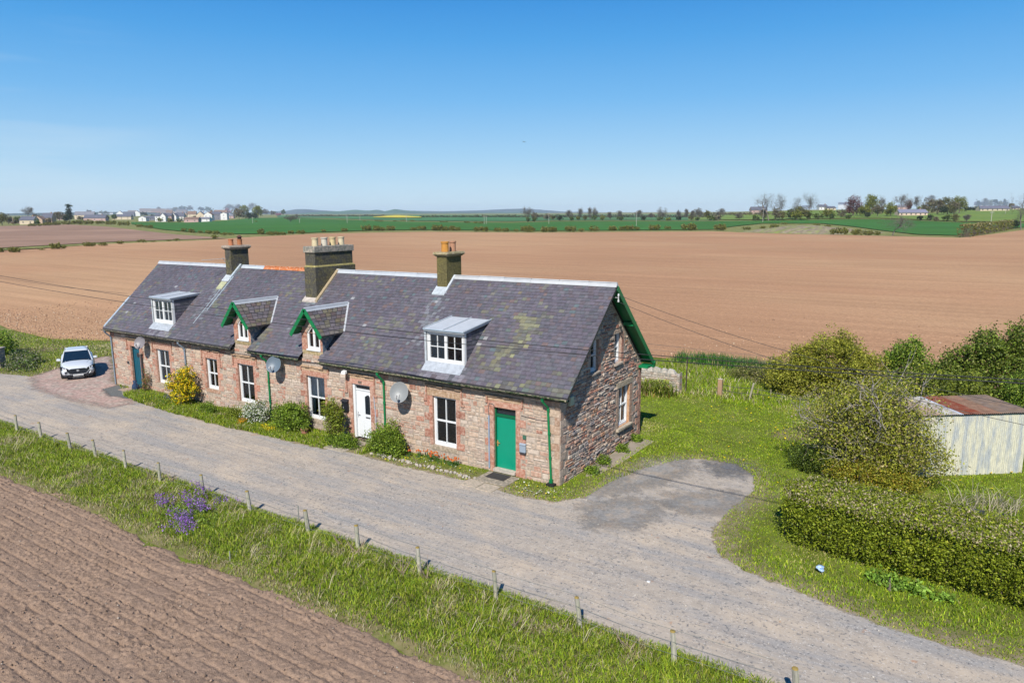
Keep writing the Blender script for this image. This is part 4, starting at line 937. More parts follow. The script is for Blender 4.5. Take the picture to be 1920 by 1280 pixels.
# ---- wall dormers: gabled roofs with green barge boards
for k, (x0, x1, xr) in enumerate(DW):
    x0 += 0; zr = 5.56; half = .93; drop = 1.12; yf = -.42; dz = drop/half
    yb = (zr-roofz(0))/SL    # where the ridge meets the main roof
    m = MB()
    for sg in (-1, 1):
        xe = xr+sg*half; ze_ = zr-drop
        yv = max(yf, (ze_-roofz(0))/SL)
        # slated plane: ridge line front->back, eave line front->valley
        R0, R1 = Vector((xr, yf, zr)), Vector((xr, yb, zr)); E0, E1 = Vector((xe, yf, ze_)), Vector((xe, yv, ze_))
        rows = 8
        for i in range(rows):
            t0, t1 = i/rows, min(1, (i+1.15)/rows)
            a0 = E0.lerp(R0, t0); b0 = E1.lerp(R1, t0); a1 = E0.lerp(R0, t1); b1 = E1.lerp(R1, t1)
            L_ = (b0-a0).length; nn = max(1, int(L_/.26))
            for j in range(nn):
                u0, u1 = j/nn+.01, (j+1)/nn-.01
                c = np.array([(.125, .115, .125), (.15, .13, .14), (.14, .105, .1), (.17, .15, .13)][rng.integers(4)])*rng.uniform(.8, 1.2)
                if rng.random() < .3: c = c*.6+np.array((.12, .11, .05))*.7
                o1 = Vector((sg*.7, 0, .7))*.022
                p = [a0.lerp(b0, u0)+o1, a0.lerp(b0, u1)+o1, a1.lerp(b1, u1), a1.lerp(b1, u0)]
                q_ = [a0.lerp(b0, u0), a0.lerp(b0, u1)]
                m.add(p+q_, [(0, 1, 2, 3), (4, 5, 1, 0)] if sg < 0 else [(3, 2, 1, 0), (0, 1, 5, 4)], tuple(c))
        th = Vector((0, 0, -.06)); m.add([E0, E1, R1, R0, E0+th, E1+th, R1+th, R0+th], [(0, 1, 2, 3) if sg > 0 else (3, 2, 1, 0), (4, 5, 6, 7), (0, 1, 5, 4), (0, 3, 7, 4)], (.07, .065, .07))
    dm = m.build('dormer', M_SLATE, house, shear=True)
    # cheek walls under the dormer eaves
    c = MB()
    for xx in (x0, x1): c = MB(); c.add([(xx, .0, 3.3), (xx, 0, 4.62), (xx, 1.15, 4.62), (xx, 1.15, roofz(1.15)-.1)], [(0, 1, 2, 3)], (.14, .2, .26)); c.build('dormer_cheek', M_ATTR, dm, shear=True)
    g = MB()
    for sg in (-1, 1):
        g.beam((xr+sg*.0, yf-.02, zr-.03), (xr+sg*(half+.05), yf-.02, zr-drop-.09), .035, .17, upv=(0, 0, 1))
    for sg in (-1, 1):
        for q in range(1, 4):
            t = q/4; g.box(min(xr+sg*half*t, xr+sg*half*t+sg*.05), max(xr+sg*half*t, xr+sg*half*t+sg*.05), yf+.0, -.01, zr-drop*t-.16, zr-drop*t-.08)
    g.build('bargeboard', M_GREEN, dm, shear=True)
    s = MB(); 
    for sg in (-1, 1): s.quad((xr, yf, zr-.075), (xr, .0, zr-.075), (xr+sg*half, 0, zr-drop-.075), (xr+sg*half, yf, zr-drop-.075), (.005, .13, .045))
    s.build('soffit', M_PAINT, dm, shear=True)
    r = MB(); r.tube([(xr, yf, zr+.02), (xr, yb+.02, zr+.02)], .055, 8, (.45, .48, .52))
    r.hexa([(xr-.12, yf, zr-.12), (xr+.12, yf, zr-.12), (xr+.12, yb, zr-.12), (xr-.12, yb, zr-.12)], [(xr-.03, yf, zr+.03), (xr+.03, yf, zr+.03), (xr+.03, yb, zr+.03), (xr-.03, yb, zr+.03)], (.45, .48, .52))
    xe = xr+half; ze_ = zr-drop; yv = (ze_-roofz(0))/SL
    for sg in (1, -1): r.beam((xr+sg*.02, yb+.03, zr+.02), (xr+sg*(half+.02), yv+.0, ze_+.02), .13, .03, (.45, .47, .5), upv=(0, -.7, .7))
    r.build('ridge_cap', M_ZINC, dm, shear=True)

# ---- flat-roofed dormers
def shed_dormer(x0, x1, y0, z0, zt, yb, zbk, win):
    dm = thing('dormer', None, None); dm.parent = house
    for xx, s_ in ((x0+.02, -1), (x1-.02, 1)):
        d = MB()
        rows = 8
        for i in range(rows):       # slated cheeks in courses
            za = z0+(zt-z0)*i/rows; zb_ = z0+(zt-z0)*(i+1)/rows+.02
            ya_ = (za-roofz(0))/SL; 
            yB = max(y0+.02, (zb_-roofz(0))/SL)
            y_ = y0+.02; yend = max(ya_, yB)+.1
            while y_ < yend:
                y2 = min(y_+.24, yend); c = np.array([(.11, .11, .13), (.13, .12, .15), (.09, .095, .11)][rng.integers(3)])*rng.uniform(.8, 1.2)
                zz0 = max(za, roofz(y_)-.15)
                if zz0 < zb_: d.add([(xx+s_*.018, y_+.004, zz0), (xx+s_*.018, y2-.004, zz0), (xx, y2-.004, zb_), (xx, y_+.004, zb_)], [(0, 1, 2, 3)], tuple(c))
                y_ = y2
        d.add([(xx-s_*.005, y0, z0), (xx-s_*.005, y0, zt), (xx-s_*.005, yb, zbk-.03), ], [(0, 1, 2)], (.06, .06, .07)); d.build('dormer_cheek', M_SLATE, dm, shear=True)
    r = MB(); o = .06
    r.hexa([(x0-o, y0-.1, zt+.0), (x1+o, y0-.1, zt+.0), (x1+o, yb+.12, zbk+.0), (x0-o, yb+.12, zbk+.0)], [(x0-o, y0-.1, zt+.09), (x1+o, y0-.1, zt+.09), (x1+o, yb+.12, zbk+.09), (x0-o, yb+.12, zbk+.09)], (.5, .53, .56))
    for q in (0, .5, 1):
        xq = x0-o+(x1-x0+2*o)*q; r.tube([(xq, y0-.11, zt+.1), (xq, yb+.1, zbk+.1)], .028, 6, (.38, .42, .46))
    r.tube([(x0-o, y0-.11, zt+.07), (x1+o, y0-.11, zt+.07)], .03, 6, (.33, .4, .46))
    r.build('dormer_roof', M_ZINC, dm, shear=True)
    sash(dm, lambda u, z, dd: (x0+u, y0+.05-dd, z0+z), x1-x0, zt-z0, 'case', win, fw_=.075)
    a = MB(); yA = y0-.33
    a.add([(x0-.04, yA, roofz(yA)+.03), (x1+.02, yA, roofz(yA)+.03), (x1+.02, y0, roofz(y0)+.04), (x0-.04, y0, roofz(y0)+.04)], [(0, 1, 2, 3)], (.4, .43, .47)); a.box(x0-.03, x1+.03, y0-.05, y0, z0-.1, z0+.0, (.48, .52, .56))
    a.box(x0-.09, x0-.01, y0-.02, y0+.05, z0, zt-.01, (.5, .54, .57))
    a.build('lead_apron', pm('lead_attr'), dm, shear=True)
    return dm
shed_dormer(-6.2, -4.33, .24, 3.80, 5.06, 1.95, 5.33, [(0.0, .42, 0, .98, (.45, .46, .46))])
shed_dormer(-25.72, -23.86, .32, 3.92, 5.22, 1.98, 5.36, [(0, 1, 0, .97, (.55, .57, .55))])

# ---- gutters, downpipes
g = MB()
def gutter(x0, x1, mat_col):
    n = 7
    for i in range(n-1):
        a0 = math.pi+math.pi*i/(n-1); a1 = math.pi+math.pi*(i+1)/(n-1)
        y0, z0_, y1, z1_ = -.33+.06*math.cos(a0), 3.26+.06*math.sin(a0), -.33+.06*math.cos(a1), 3.26+.06*math.sin(a1)
        g.add([(x0, y0, z0_), (x1, y0, z0_), (x1, y1, z1_), (x0, y1, z1_)], [(0, 1, 2, 3)], mat_col)
    g.tube([(x0, -.392, 3.262), (x1, -.392, 3.262)], .008, 5, mat_col)
gutter(-LH-OL, -18.2, (.08, .09, .06)); gutter(-16.9, -13.3, (.05, .09, .04)); gutter(-11.9, OR-.05, (.05, .085, .03))
g.build('gutter', M_ATTR, house, shear=True)
f_ = MB(); 
for a, b in ((-LH-OL, -18.2), (-16.9, -13.3), (-11.9, OR-.02)): f_.box(a, b, -.262, -.235, 3.14, 3.27, (.03, .035, .025)); f_.quad((a, -.25, 3.15), (b, -.25, 3.15), (b, -.001, 3.2), (a, -.001, 3.2), (.12, .1, .08))
f_.build('fascia', M_PAINT, house, shear=True)
def downpipe(x, zb, mat, dx=0, hop=False, shoe=False):
    p = MB(); r = .042
    p.tube([(x, -.33, 3.2), (x, -.33, 3.1), (x+.05, -.2, 2.95), (x+.08, -.07, 2.82), (x+.08, -.07, 2.6), (x+.08+dx, -.07, zb)], r, 10)
    for z in (2.75, 1.9, 1.0):
        if z > zb: xx = x+.08+dx*(2.75-z)/2.7; p.tube([(xx, -.07, z-.04), (xx, -.07, z+.04)], r*1.35, 10)
    p.tube([(x, -.33, 3.12), (x, -.33, 3.22)], r*1.5, 10)
    if shoe: p.box(x+.02+dx, x+.14+dx, -.12, -.01, zb-.02, zb+.12)
    return p.build('downpipe', mat, house, shear=True)
downpipe(-29.8, .02, M_PIPE); downpipe(-22.5, .3, M_PIPE); downpipe(-15.78, .1, M_GREEN); downpipe(-8.38, .1, M_GREEN); downpipe(-.52, .1, M_GREEN, .14, shoe=True)
b = MB(); b.box(-.42, -.12, -.24, -.01, -.02, .09); b.build('drain_gully', pm('black_iron', (.02, .02, .022), .6, .2, 6, .1, 20), house, shear=True, bevel=.01)
b = MB(); b.tube([(-8.93, -.03, 2.1), (-8.85, -.03, 1.1), (-8.86, -.03, .3)], .022, 6); b.build('cable_conduit', pm('pale_conduit', (.42, .44, .5), .5, .1, 3, 0), house, shear=True)
b = MB(); b.tube([(-3.02, -.035, .12), (-3.02, -.035, 2.15)], .028, 8); b.build('cable_conduit', pm('blue_grey_conduit', (.27, .36, .48), .5, .1, 3, 0), house, shear=True)
b = MB(); b.tube([(-3.02, -.03, 2.15), (-3.05, -.03, 2.4), (-3.0, -.03, 2.62), (-2.85, -.03, 2.62), (-2.78, -.03, 2.55)], .012, 6, (.12, .12, .12)); b.build('cable', M_MATTE, house, shear=True); b = MB(); b.tube([(-1.6, -.02, 2.36), (-.9, -.02, 2.3), (-.4, -.02, 2.33)], .01, 5, (.1, .08, .08)); b.build('cable', M_MATTE, house, shear=True)  # second tube is the overhead cables' wall shadow, put in as a dark strand
b = MB(); b.box(-26.72, -26.6, -.1, -.004, .1, 2.1, (.06, .05, .05)); b.box(-26.78, -26.54, -.13, -.003, 2.1, 2.16, (.3, .22, .17)); b.build('waste_pipe', M_MATTE, house, shear=True)

# ---- right gable: barge boards, soffit, purlin ends
g = MB(); xb = OR
for sg in (-1, 1):
    yE = WD/2+sg*(WD/2+EV)
    if sg > 0: g.beam((xb+.012, WD/2, ZR-.12), (xb+.012, yE, ZE-.14), .03, .2)
g.box(xb-.02, xb+.03, WD+EV-.1, WD+EV+.16, ZE-.3, ZE-.14)
g.build('bargeboard', M_GREEN, house, shear=True)
s = MB()
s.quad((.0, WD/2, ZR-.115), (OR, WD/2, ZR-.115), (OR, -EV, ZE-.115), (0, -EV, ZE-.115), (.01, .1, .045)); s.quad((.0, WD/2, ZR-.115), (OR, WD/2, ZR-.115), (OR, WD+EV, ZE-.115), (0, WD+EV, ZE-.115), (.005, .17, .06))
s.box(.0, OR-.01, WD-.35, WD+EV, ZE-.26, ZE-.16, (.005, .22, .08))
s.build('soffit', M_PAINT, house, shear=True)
g = MB(); g.beam((OR+.008, WD/2, ZR-.05), (OR+.008, -EV, ZE-.05), .012, .07, (.045, .05, .045)); g.build('verge_board', M_MATTE, house, shear=True)
g = MB(); g.box(.02, OR-.0, 4.98, 5.3, 5.1, 5.24); g.build('purlin_end', M_GREEN, house, shear=True)
g = MB(); g.tube([(-LH-OL, WD+EV+.05, 3.24), (OR+.06, WD+EV+.05, 3.24)], .06, 8); g.build('gutter', M_GREEN, house, shear=True)

# ---- doors
def door(k, mat, name, build):
    a, b, c, d = DOORS[k]; yd = .13
    build(a, b, c, d, yd)
def door_blue(a, b, c, d, y):
    m = MB(); z1 = 2.28; m.box(a+.07, b-.04, y, y+.05, c+.02, z1)
    for i in range(5):
        xx = a+.07+(b-a-.11)*(i+.5)/5; m.box(xx-.065, xx+.065, y-.012, y-.001, c+.14, z1-.12)
    dr = m.build('door', pm('teal_paint', (.006, .10, .15), .4, .1, 3, .02, 20, .4), house, shear=True, bevel=.004)
    fr = MB(); fr.box(a, a+.065, y-.03, y+.06, c, d); fr.box(b-.035, b, y-.03, y+.06, c, d); fr.box(a+.065, b-.035, y-.03, y+.06, z1+.01, d); fr.build('door_frame', pm('dark_teal', (.004, .04, .06), .5, .1, 3, 0), dr, shear=True)
    g = MB(); g.lathe([(.13, 0), (.13, .02), (.1, .025), (.01, .025)], (0, 0, 0), 16); o = g.build('porthole', pm('dark_glass', (.015, .02, .03), .08, 0, 1, 0, 1, .6), dr, loc=(a+.55, y-.014, 1.95-.2)); o.rotation_euler = (math.pi/2, 0, 0)
    g = MB(); g.box(b-.2, b-.09, y-.05, y-.013, 1.05, 1.09); g.build('door_handle', pm('black_iron'), dr, shear=True)
def door_white(a, b, c, d, y):
    z1 = 2.2
    fr = MB(); fr.box(a, a+.12, y-.09, y+.06, c, d); fr.box(b-.06, b, y-.03, y+.06, c, d); fr.box(a+.12, b-.06, y-.03, y+.06, d-.06, d); fr.box(a+.12, b-.06, y-.03, y+.06, z1, z1+.06)
    m = MB(); m.box(a+.12, b-.06, y, y+.05, c+.02, z1-.002)
    m.box(a+.2, b-.55, y-.012, y-.001, c+.12, .95); m.box(b-.5, b-.14, y-.012, y-.001, c+.12, .95)
    dr = m.build('door', pm('gloss_white', (.8, .82, .83), .3, .03, 3, 0, 20, .5), house, shear=True, bevel=.004)
    fr.build('door_frame', M_WHITE, dr, shear=True)
    g = MB(); g.box(a+.12, b-.06, y+.01, y+.02, z1+.06, d-.06); g.build('fanlight', pm('dark_glass'), dr, shear=True)
    g = MB(); pts = [(b-.44, 1.18), (b-.15, 1.18), (b-.15, 1.95)]+[(b-.15-.29*t, 1.95+.09*math.sin(math.pi*(.5+.5*t))) for t in (.25, .5, .75)]+[(b-.44, 1.93)]
    g.add([(x, y-.006, z) for x, z in pts], [tuple(range(len(pts)))]); g.build('door_pane', pm('dark_glass'), dr, shear=True)
    g = MB(); g.box(b-.42, b-.17, y-.014, y-.002, 1.0, 1.06, (.12, .12, .13)); g.build('letter_slot', M_PAINT, dr, shear=True)
    g = MB(); g.box(a+.18, a+.21, y-.03, y-.001, 1.0, 1.24, (.5, .5, .52)); g.box(a+.18, a+.31, y-.05, y-.031, 1.1, 1.13, (.5, .5, .52)); g.build('door_handle', M_PAINT, dr, shear=True)
def door_green(a, b, c, d, y):
    z1 = 2.14; T = pm('green_gloss', (.0, .28, .165), .32, .04, 3, .01, 10, .45)
    m = MB(); m.box(a+.05, b-.02, y, y+.05, c+.03, z1-.002)
    dr = m.build('door', T, house, shear=True, bevel=.006)
    fr = MB(); fr.box(a, a+.05, y-.05, y+.06, c+.03, d); fr.box(b-.02, b, y-.03, y+.06, c+.03, d); fr.box(a+.05, b-.02, y-.04, y+.06, z1, z1+.1); fr.box(a+.05, b-.02, y-.03, y+.06, d-.04, d)
    fr.build('door_frame', pm('dark_green_frame', (.003, .12, .05), .4, .05, 3, 0), dr, shear=True)
    g = MB(); g.box(a+.05, b-.02, y+.01, y+.02, z1+.1, d-.04); g.build('fanlight', pm('dark_glass'), dr, shear=True)
    g = MB(); g.box(a+.07, a+.11, y-.02, y-.001, .98, 1.2, (.45, .26, .08)); g.box(a+.07, a+.2, y-.05, y-.03, 1.1, 1.13, (.5, .3, .1)); g.build('door_handle', M_PAINT, dr, shear=True)
    g = MB(); g.box(a+.0, b, -.08, y+.05, c-.08, c+.03, (.5, .45, .38)); g.build('door_step', M_ATTR, dr, shear=True)
door(0, 0, 0, door_blue); door(1, 0, 0, door_white); door(2, 0, 0, door_green)
# number plate over the white door, number by the blue door
def text_obj(name, body, size, mat, parent, M, ext=.002, align='CENTER'):
    cu = bpy.data.curves.new(name, 'FONT'); cu.body = body; cu.size = size; cu.extrude = ext; cu.align_x = align; cu.align_y = 'CENTER'
    t = bpy.data.objects.new(name, cu); COL.objects.link(t); dg = bpy.context.evaluated_depsgraph_get()
    me = bpy.data.meshes.new_from_object(t.evaluated_get(dg)); bpy.data.objects.remove(t)
    me.materials.clear(); me.materials.append(mat); o = bpy.data.objects.new(name, me); COL.objects.link(o); o.matrix_world = M
    if parent: o.parent = parent
    return o
b = MB(); b.box(-9.82, -9.62, -.04, -.018, 2.545, 2.64, (.2, .14, .11)); b.build('number_plaque', M_PAINT, house, shear=True)
b = MB(); b.box(-28.28, -28.1, -.04, -.02, 1.4, 1.53, (.05, .05, .055)); b.build('number_plaque', M_PAINT, house, shear=True)
b = MB(); b.box(-1.52, -1.38, -.05, -.018, 1.5, 1.64, (.05, .14, .09)); b.build('wall_plate', M_PAINT, house, shear=True)

# ================================================================== THINGS AROUND THE COTTAGES
gzn = lambda x, y: gzf(x, y)
# ---- satellite dishes
def dish(x, z, r, label, col, out=.42, kind=0):
    t = thing('satellite_dish', label, 'satellite dish', (x, -out, z+.0075*x), 0, 'satellite dishes on the front wall')
    n = Vector((.42, -.86, .42)).normalized(); R_ = n.to_track_quat('Z', 'Y').to_matrix()
    m = MB(); prof = [(r*q, .28*r*q*q) for q in (0.001, .2, .4, .6, .8, .95, 1)]; prof += [(r*1.02, .28*r), (r*1.01, .28*r-.02)]+[(r*q, .28*r*q*q-.02) for q in (.8, .5, .2, .001)]
    m.lathe(prof, n=28, col=col); m.v = [tuple(R_ @ Vector((a*.93, b*1.04, c))) for a, b, c in m.v]
    m.build('dish', M_PAINT, t, smooth=True)
    a = MB(); low = R_ @ Vector((0, -r*.98, .28*r)); foc = R_ @ Vector((0, -r*.55, r*1.15))
    if low.z > 0: low = R_ @ Vector((0, r*.98, .28*r)); foc = R_ @ Vector((0, r*.55, r*1.15))
    a.tube([low*.2, low, foc], .012, 6, (.3, .3, .31)); a.build('feed_arm', M_PAINT, t)
    l = MB(); d = (Vector((0, 0, 0))-foc).normalized(); l.tube([foc-d*.05, foc+d*.07], [.035, .045], 10, (.5, .5, .5)); l.build('receiver_head', M_PAINT, t)
    b = MB(); b.tube([(0, .03, 0), (.02, .2, -.08), (.02, .2, -.28), (.02, out-.01, -.3)], .02, 8, (.15, .15, .16)); b.box(-.05, .09, out-.03, out-.005, -.42, -.2, (.2, .2, .2)); b.build('bracket', M_PAINT, t)
    return t
dish(-25.95, 2.84, .33, 'small mottled grey satellite dish beside the blue door', (.22, .2, .21))
dish(-14.75, 2.86, .37, 'dark slate grey satellite dish above the green downpipe', (.13, .17, .21))
dish(-7.1, 2.56, .40, 'pale grey satellite dish between white door and right-hand window', (.25, .26, .26))

# ---- post boxes, lights, gas meter
t = thing('letterbox', 'black wall letterbox beside the white door', 'letterbox', (-10.62, -.0, 1.22-.08))
b = MB(); b.box(-.17, .17, -.13, -.02, 0, .44, (.015, .018, .025)); b.build('box', M_PAINT, t, bevel=.012)
b = MB(); b.hexa([(-.19, -.17, .42), (.19, -.17, .42), (.19, -.02, .45), (-.19, -.02, .45)], [(-.19, -.16, .45), (.19, -.16, .45), (.19, -.02, .52), (-.19, -.02, .52)], (.02, .022, .03)); b.build('lid', M_PAINT, t)
b = MB(); b.box(-.06, -.04, -.136, -.131, .12, .2, (.5, .5, .5)); b.build('keyhole', M_PAINT, t)
t = thing('letterbox', 'pale grey plastic letterbox to the right of the green door', 'letterbox', (-1.5, 0, 1.0-.01))
b = MB(); b.box(-.13, .13, -.11, -.02, 0, .30, (.30, .36, .43)); b.build('box', M_PAINT, t, bevel=.02)
b = MB(); b.box(-.135, .135, -.13, -.02, .27, .34, (.36, .42, .5)); b.build('lid', M_PAINT, t, bevel=.02)
b = MB(); b.box(-.13, .13, -.1, -.02, -.05, -.002, (.05, .05, .06)); b.build('base', M_PAINT, t)
t = thing('security_light', 'white floodlight under the eaves beside the white door', 'wall light', (-10.35, -.05, 3.03-.08))
b = MB(); b.tube([(0, .04, .05), (0, -.2, .02)], .02, 6, (.6, .6, .6)); b.build('bracket', M_PAINT, t)
b = MB(); b.hexa([(-.12, -.34, -.1), (.12, -.34, -.1), (.12, -.2, -.08), (-.12, -.2, -.08)], [(-.1, -.3, .02), (.1, -.3, .02), (.1, -.17, .05), (-.1, -.17, .05)], (.75, .75, .75)); b.build('lamp_head', M_PAINT, t, bevel=.01)
t = thing('meter_box', 'pale green box high on the gable wall near the corner', 'meter box', (.0, .62, 2.82))
b = MB(); b.box(.02, .13, -.12, .16, 0, .34, (.42, .47, .35)); b.build('box', M_PAINT, t, bevel=.02)
b = MB(); b.box(.132, .138, -.1, .14, .02, .32, (.46, .5, .38)); b.build('door', M_PAINT, t)
t = thing('wire_bracket', 'white insulator bracket holding the wires at the gable peak', 'bracket', (OR+.02, WD/2-.15, 6.35))
b = MB(); b.tube([(-.3, .1, .05), (.12, .0, .05)], .015, 6, (.5, .5, .5)); b.tube([(.1, 0, -.08), (.1, 0, .16)], .02, 6, (.6, .6, .6)); b.build('arm', M_PAINT, t)
b = MB(); b.lathe([(.001, 0), (.035, 0), (.03, .04), (.04, .05), (.02, .08), (.001, .09)], (.1, 0, .12), 10, (.7, .7, .7)); b.build('insulator', M_PAINT, t)
b = MB(); b.lathe([(.001, 0), (.035, 0), (.03, .04), (.04, .05), (.02, .08), (.001, .09)], (.1, 0, -.1), 10, (.7, .7, .7)); b.build('insulator', M_PAINT, t)

# ---- overhead wires (main span in front of the row, thin span behind to the right)
def wire(name, label, pts, r, col=(.03, .03, .03), n=40):
    P = []; 
    for i in range(len(pts)-1):
        a, b = Vector(pts[i][:3]), Vector(pts[i+1][:3]); s_ = pts[i+1][3]
        for k in range(n): tt = k/n; p = a.lerp(b, tt); p.z -= 4*s_*tt*(1-tt); P.append(p)
    P.append(Vector(pts[-1][:3])); m = MB(); m.tube(P, r, 6, col)
    return tag(m.build(name, M_PAINT), label, 'cable', 'overhead cables')
wire('overhead_cable', 'thick black overhead cable passing in front of the cottages, upper of the pair', [(-75, -5.6, 9.2, 0), (-9, -2.2, 5.42, .75), (30, -4.2, 7.8, .58)], .012)
wire('overhead_cable', 'thick black overhead cable passing in front of the cottages, lower of the pair', [(-75, -5.2, 8.75, 0), (-9, -1.86, 5.05, .8), (30, -4.15, 7.76, .5)], .013)
wire('overhead_cable', 'thin overhead cable highest at the left edge of the picture', [(-75, -5.8, 9.75, 0), (-29.9, 1.2, 4.95, 1.0)], .009)
wire('overhead_wire', 'upper thin wire from the gable peak to the right', [(OR+.12, WD/2-.15, 6.5, 0), (32, 3.9, 5.2, 2.0)], .009)
wire('overhead_wire', 'lower thin wire from the gable peak to the right', [(OR+.12, WD/2-.15, 6.25, 0), (32, 3.2, 4.8, 2.15)], .009)

# ---- fence along the bank: leaning weathered posts and sagging wires
PX = [(35, 820, 29, 783), (81, 833, 73, 797), (132, 850, 126, 815), (183, 868, 174, 831), (240, 893, 232, 851), (307, 915, 297, 872), (386, 945, 377, 897), (472, 980, 463, 925), (577, 1013, 572, 961), (672, 1050, 668, 994), (791, 1098, 783, 1036), (934, 1160, 926, 1081), (1087, 1215, 1081, 1134), (1264, 1278, 1261, 1190), (1494, 1370, 1490, 1262)]
fence = thing('post_and_wire_fence', 'old post and wire fence with leaning grey posts along the grassy bank', 'fence', (0, 0, 0))
tops = []
for k, (bx, by, tx, ty) in enumerate(PX):
    g0 = GP(bx, by); x = g0[0]; y = -7.45+.05*math.sin(k*2.3); z0 = gzn(x, y)
    # height from the pixel of the top at this depth
    h = 1.02+.03*math.sin(k*1.7)
    # x from the top pixel at that height
    d = ray(tx, ty); tt = (y-CY)/d[1]; P = C0+tt*d
    x = P[0]; h = max(.8, min(1.15, P[2]-z0)); lx = -.09+.03*math.sin(k*3.1); ly = .04*math.cos(k*1.3)
    m = MB(); r = .06+.006*math.sin(k)
    c = [(.42, .4, .33), (.47, .44, .37), (.38, .36, .3)][k % 3]
    vs = []
    m.tube([(lx*-1, -ly, -.2), (-lx*.5, -ly*.5, h*.5), (0, 0, h-.015)], [r, r*.97, r*.95], 8, c)
    m.build('post', MATS.get('post') or pm('post', None, .95, .4, 7, .6, 40, .1, stretch=(1, 1, .2), tint=(.3, .3, .14), tamt=.5, ts=5), fence, loc=(x, y, z0))
    q = MB(); q.lathe([(r*.99, 0), (r*.9, .018), (.001, .024)], (0, 0, 0), 8, (.34, .24, .07)); q.build('post_top', M_MATTE, fence, loc=(x, y, z0+h-.016))
    tops.append((x, y, z0, h))
for hz in (.92, .62, .32):
    m = MB(); P = []
    for (a, b) in zip(tops[:-1], tops[1:]):
        for q in range(6):
            t = q/6; x = a[0]+(b[0]-a[0])*t; y = a[1]+(b[1]-a[1])*t-.055; z = (a[2]+(b[2]-a[2])*t)+hz*.95-.10*t*(1-t)+.02*math.sin(x*1.7)
            P.append((x, y, z))
    m.tube([(-42, -7.5, gzn(-42, -7.5)+hz)]+P, .004, 4, (.18, .2, .18)); m.build('wire', M_PAINT, fence)
# thin stakes standing in the bank
for k, (px, py, h) in enumerate([(432, 1058, .4), (560, 975, .5), (103, 838, .4)]):
    g0 = GP(px, py); m = MB(); m.tube([(0, 0, -.1), (.01, 0, h)], .018, 6, (.3, .3, .26))
    tag(m.build('stake', M_MATTE, loc=(g0[0], g0[1], gzn(g0[0], g0[1]))), ['short thin grey stake at the foot of the bank by the ploughed soil', 'thin stake just left of the fence post below the upright shrub', 'thin stake beside the third fence post from the left'][k], 'stake')

# ---- shrubs in front of the cottages
G1 = [(.15, .24, .02), (.22, .31, .03), (.09, .15, .015)]
YG = [(.26, .30, .03), (.2, .25, .025), (.12, .17, .02)]
def shrub(name, label, x, y, blobs, cols, seed, ncl=240, per=22, sig=.07, size=.035, w=None, stems=6, cat='shrub', group=None, stemcol=(.12, .085, .06), z=None, **kw):
    t = thing(name, label, cat, (x, y, gzn(x, y)), 0, group)
    kw.setdefault('lump', .5); kw.setdefault('shell', .42)
    foliage('foliage', blobs, ncl, per, sig, size, cols, seed, t, w, **kw)
    r = random.Random(seed); m = MB(); bl = blobs
    for k in range(stems):
        b = bl[k % len(bl)]; e = (b[0]+r.uniform(-.5, .5)*b[3], b[1]+r.uniform(-.5, .5)*b[4], b[2]+b[5]*r.uniform(.2, .85))
        m.tube([(r.uniform(-.1, .1), r.uniform(-.08, .08), -.05), (e[0]*.4, e[1]*.4, e[2]*.45), e], [.022, .016, .006], 5, stemcol, cap=False)
    m.build('stem', M_MATTE, t)
    return t
def front(px, py, y=-.5):
    d = ray(px, py); t = (y-CY)/d[1]; p = C0+t*d; return p[0]
s = shrub('flowering_shrub', 'tall shrub covered in bright yellow blossom between two windows', -22.0, -.75, [(0, 0, .55, .65, .45, .5), (.15, .05, 1.15, .7, .42, .55), (.4, .1, 1.65, .5, .33, .4), (-.45, 0, .9, .45, .35, .4), (.6, .05, 1.0, .4, .35, .5)], [(.85, .55, .01), (.8, .62, .02), (.16, .22, .02), (.1, .15, .015)], 31, 330, 22, .075, .042, (5, 3, 3.2, 2.4), cv=.45)
shrub('flowering_shrub', 'rounded shrub with white blossom left of the green downpipe', front(478, 760, -.8), -.8, [(0, 0, .5, .65, .42, .55), (.35, .1, .8, .4, .3, .4), (-.4, 0, .35, .4, .3, .35)], [(.75, .76, .68), (.62, .66, .52), (.14, .2, .035), (.08, .14, .02)], 32, 230, 22, .07, .034, (3.2, 2, 3, 2.5))
shrub('leafy_shrub', 'wide glossy green shrub right of the green downpipe', front(542, 770, -.7), -.7, [(0, 0, .55, .95, .5, .6), (.5, .1, .75, .55, .4, .5), (-.5, .05, .6, .5, .4, .5), (.1, .05, .95, .5, .4, .35)], G1+[(.3, .36, .08)], 33, 420, 22, .08, .042, (4, 4, 3, 1))
shrub('leafy_shrub', 'narrow upright green shrub by the black letterbox', front(624, 770, -.7), -.7, [(0, 0, .9, .42, .38, .6), (-.15, 0, 1.4, .42, .35, .45), (.1, .05, .45, .35, .3, .4), (.2, .05, 1.2, .3, .3, .5)], YG+[(.13, .07, .05)], 34, 300, 22, .075, .036, (4, 4, 3, 1.2))
shrub('leafy_shrub', 'broad bushy green shrub to the right of the white door', front(722, 825, -.75), -.75, [(0, 0, .5, .85, .5, .55), (.2, .05, .85, .6, .42, .5), (-.4, 0, .5, .45, .4, .45), (.55, 0, .5, .4, .35, .5)], G1+[(.24, .3, .04)], 35, 470, 22, .08, .036, (4, 4, 3, 2))
shrub('low_plant', 'low dark green plant mound under the narrow second window', front(388, 758, -.8), -.8, [(0, 0, .18, .5, .35, .28), (.5, 0, .15, .4, .3, .2)], G1, 36, 110, 20, .06, .032, None, 2, 'plant')
shrub('low_plant', 'low pale green plant mound left of the white-blossomed shrub', front(438, 768, -.8), -.8, [(0, 0, .25, .45, .35, .35), (.3, 0, .2, .4, .3, .25)], YG, 37, 110, 20, .06, .032, None, 2, 'plant')
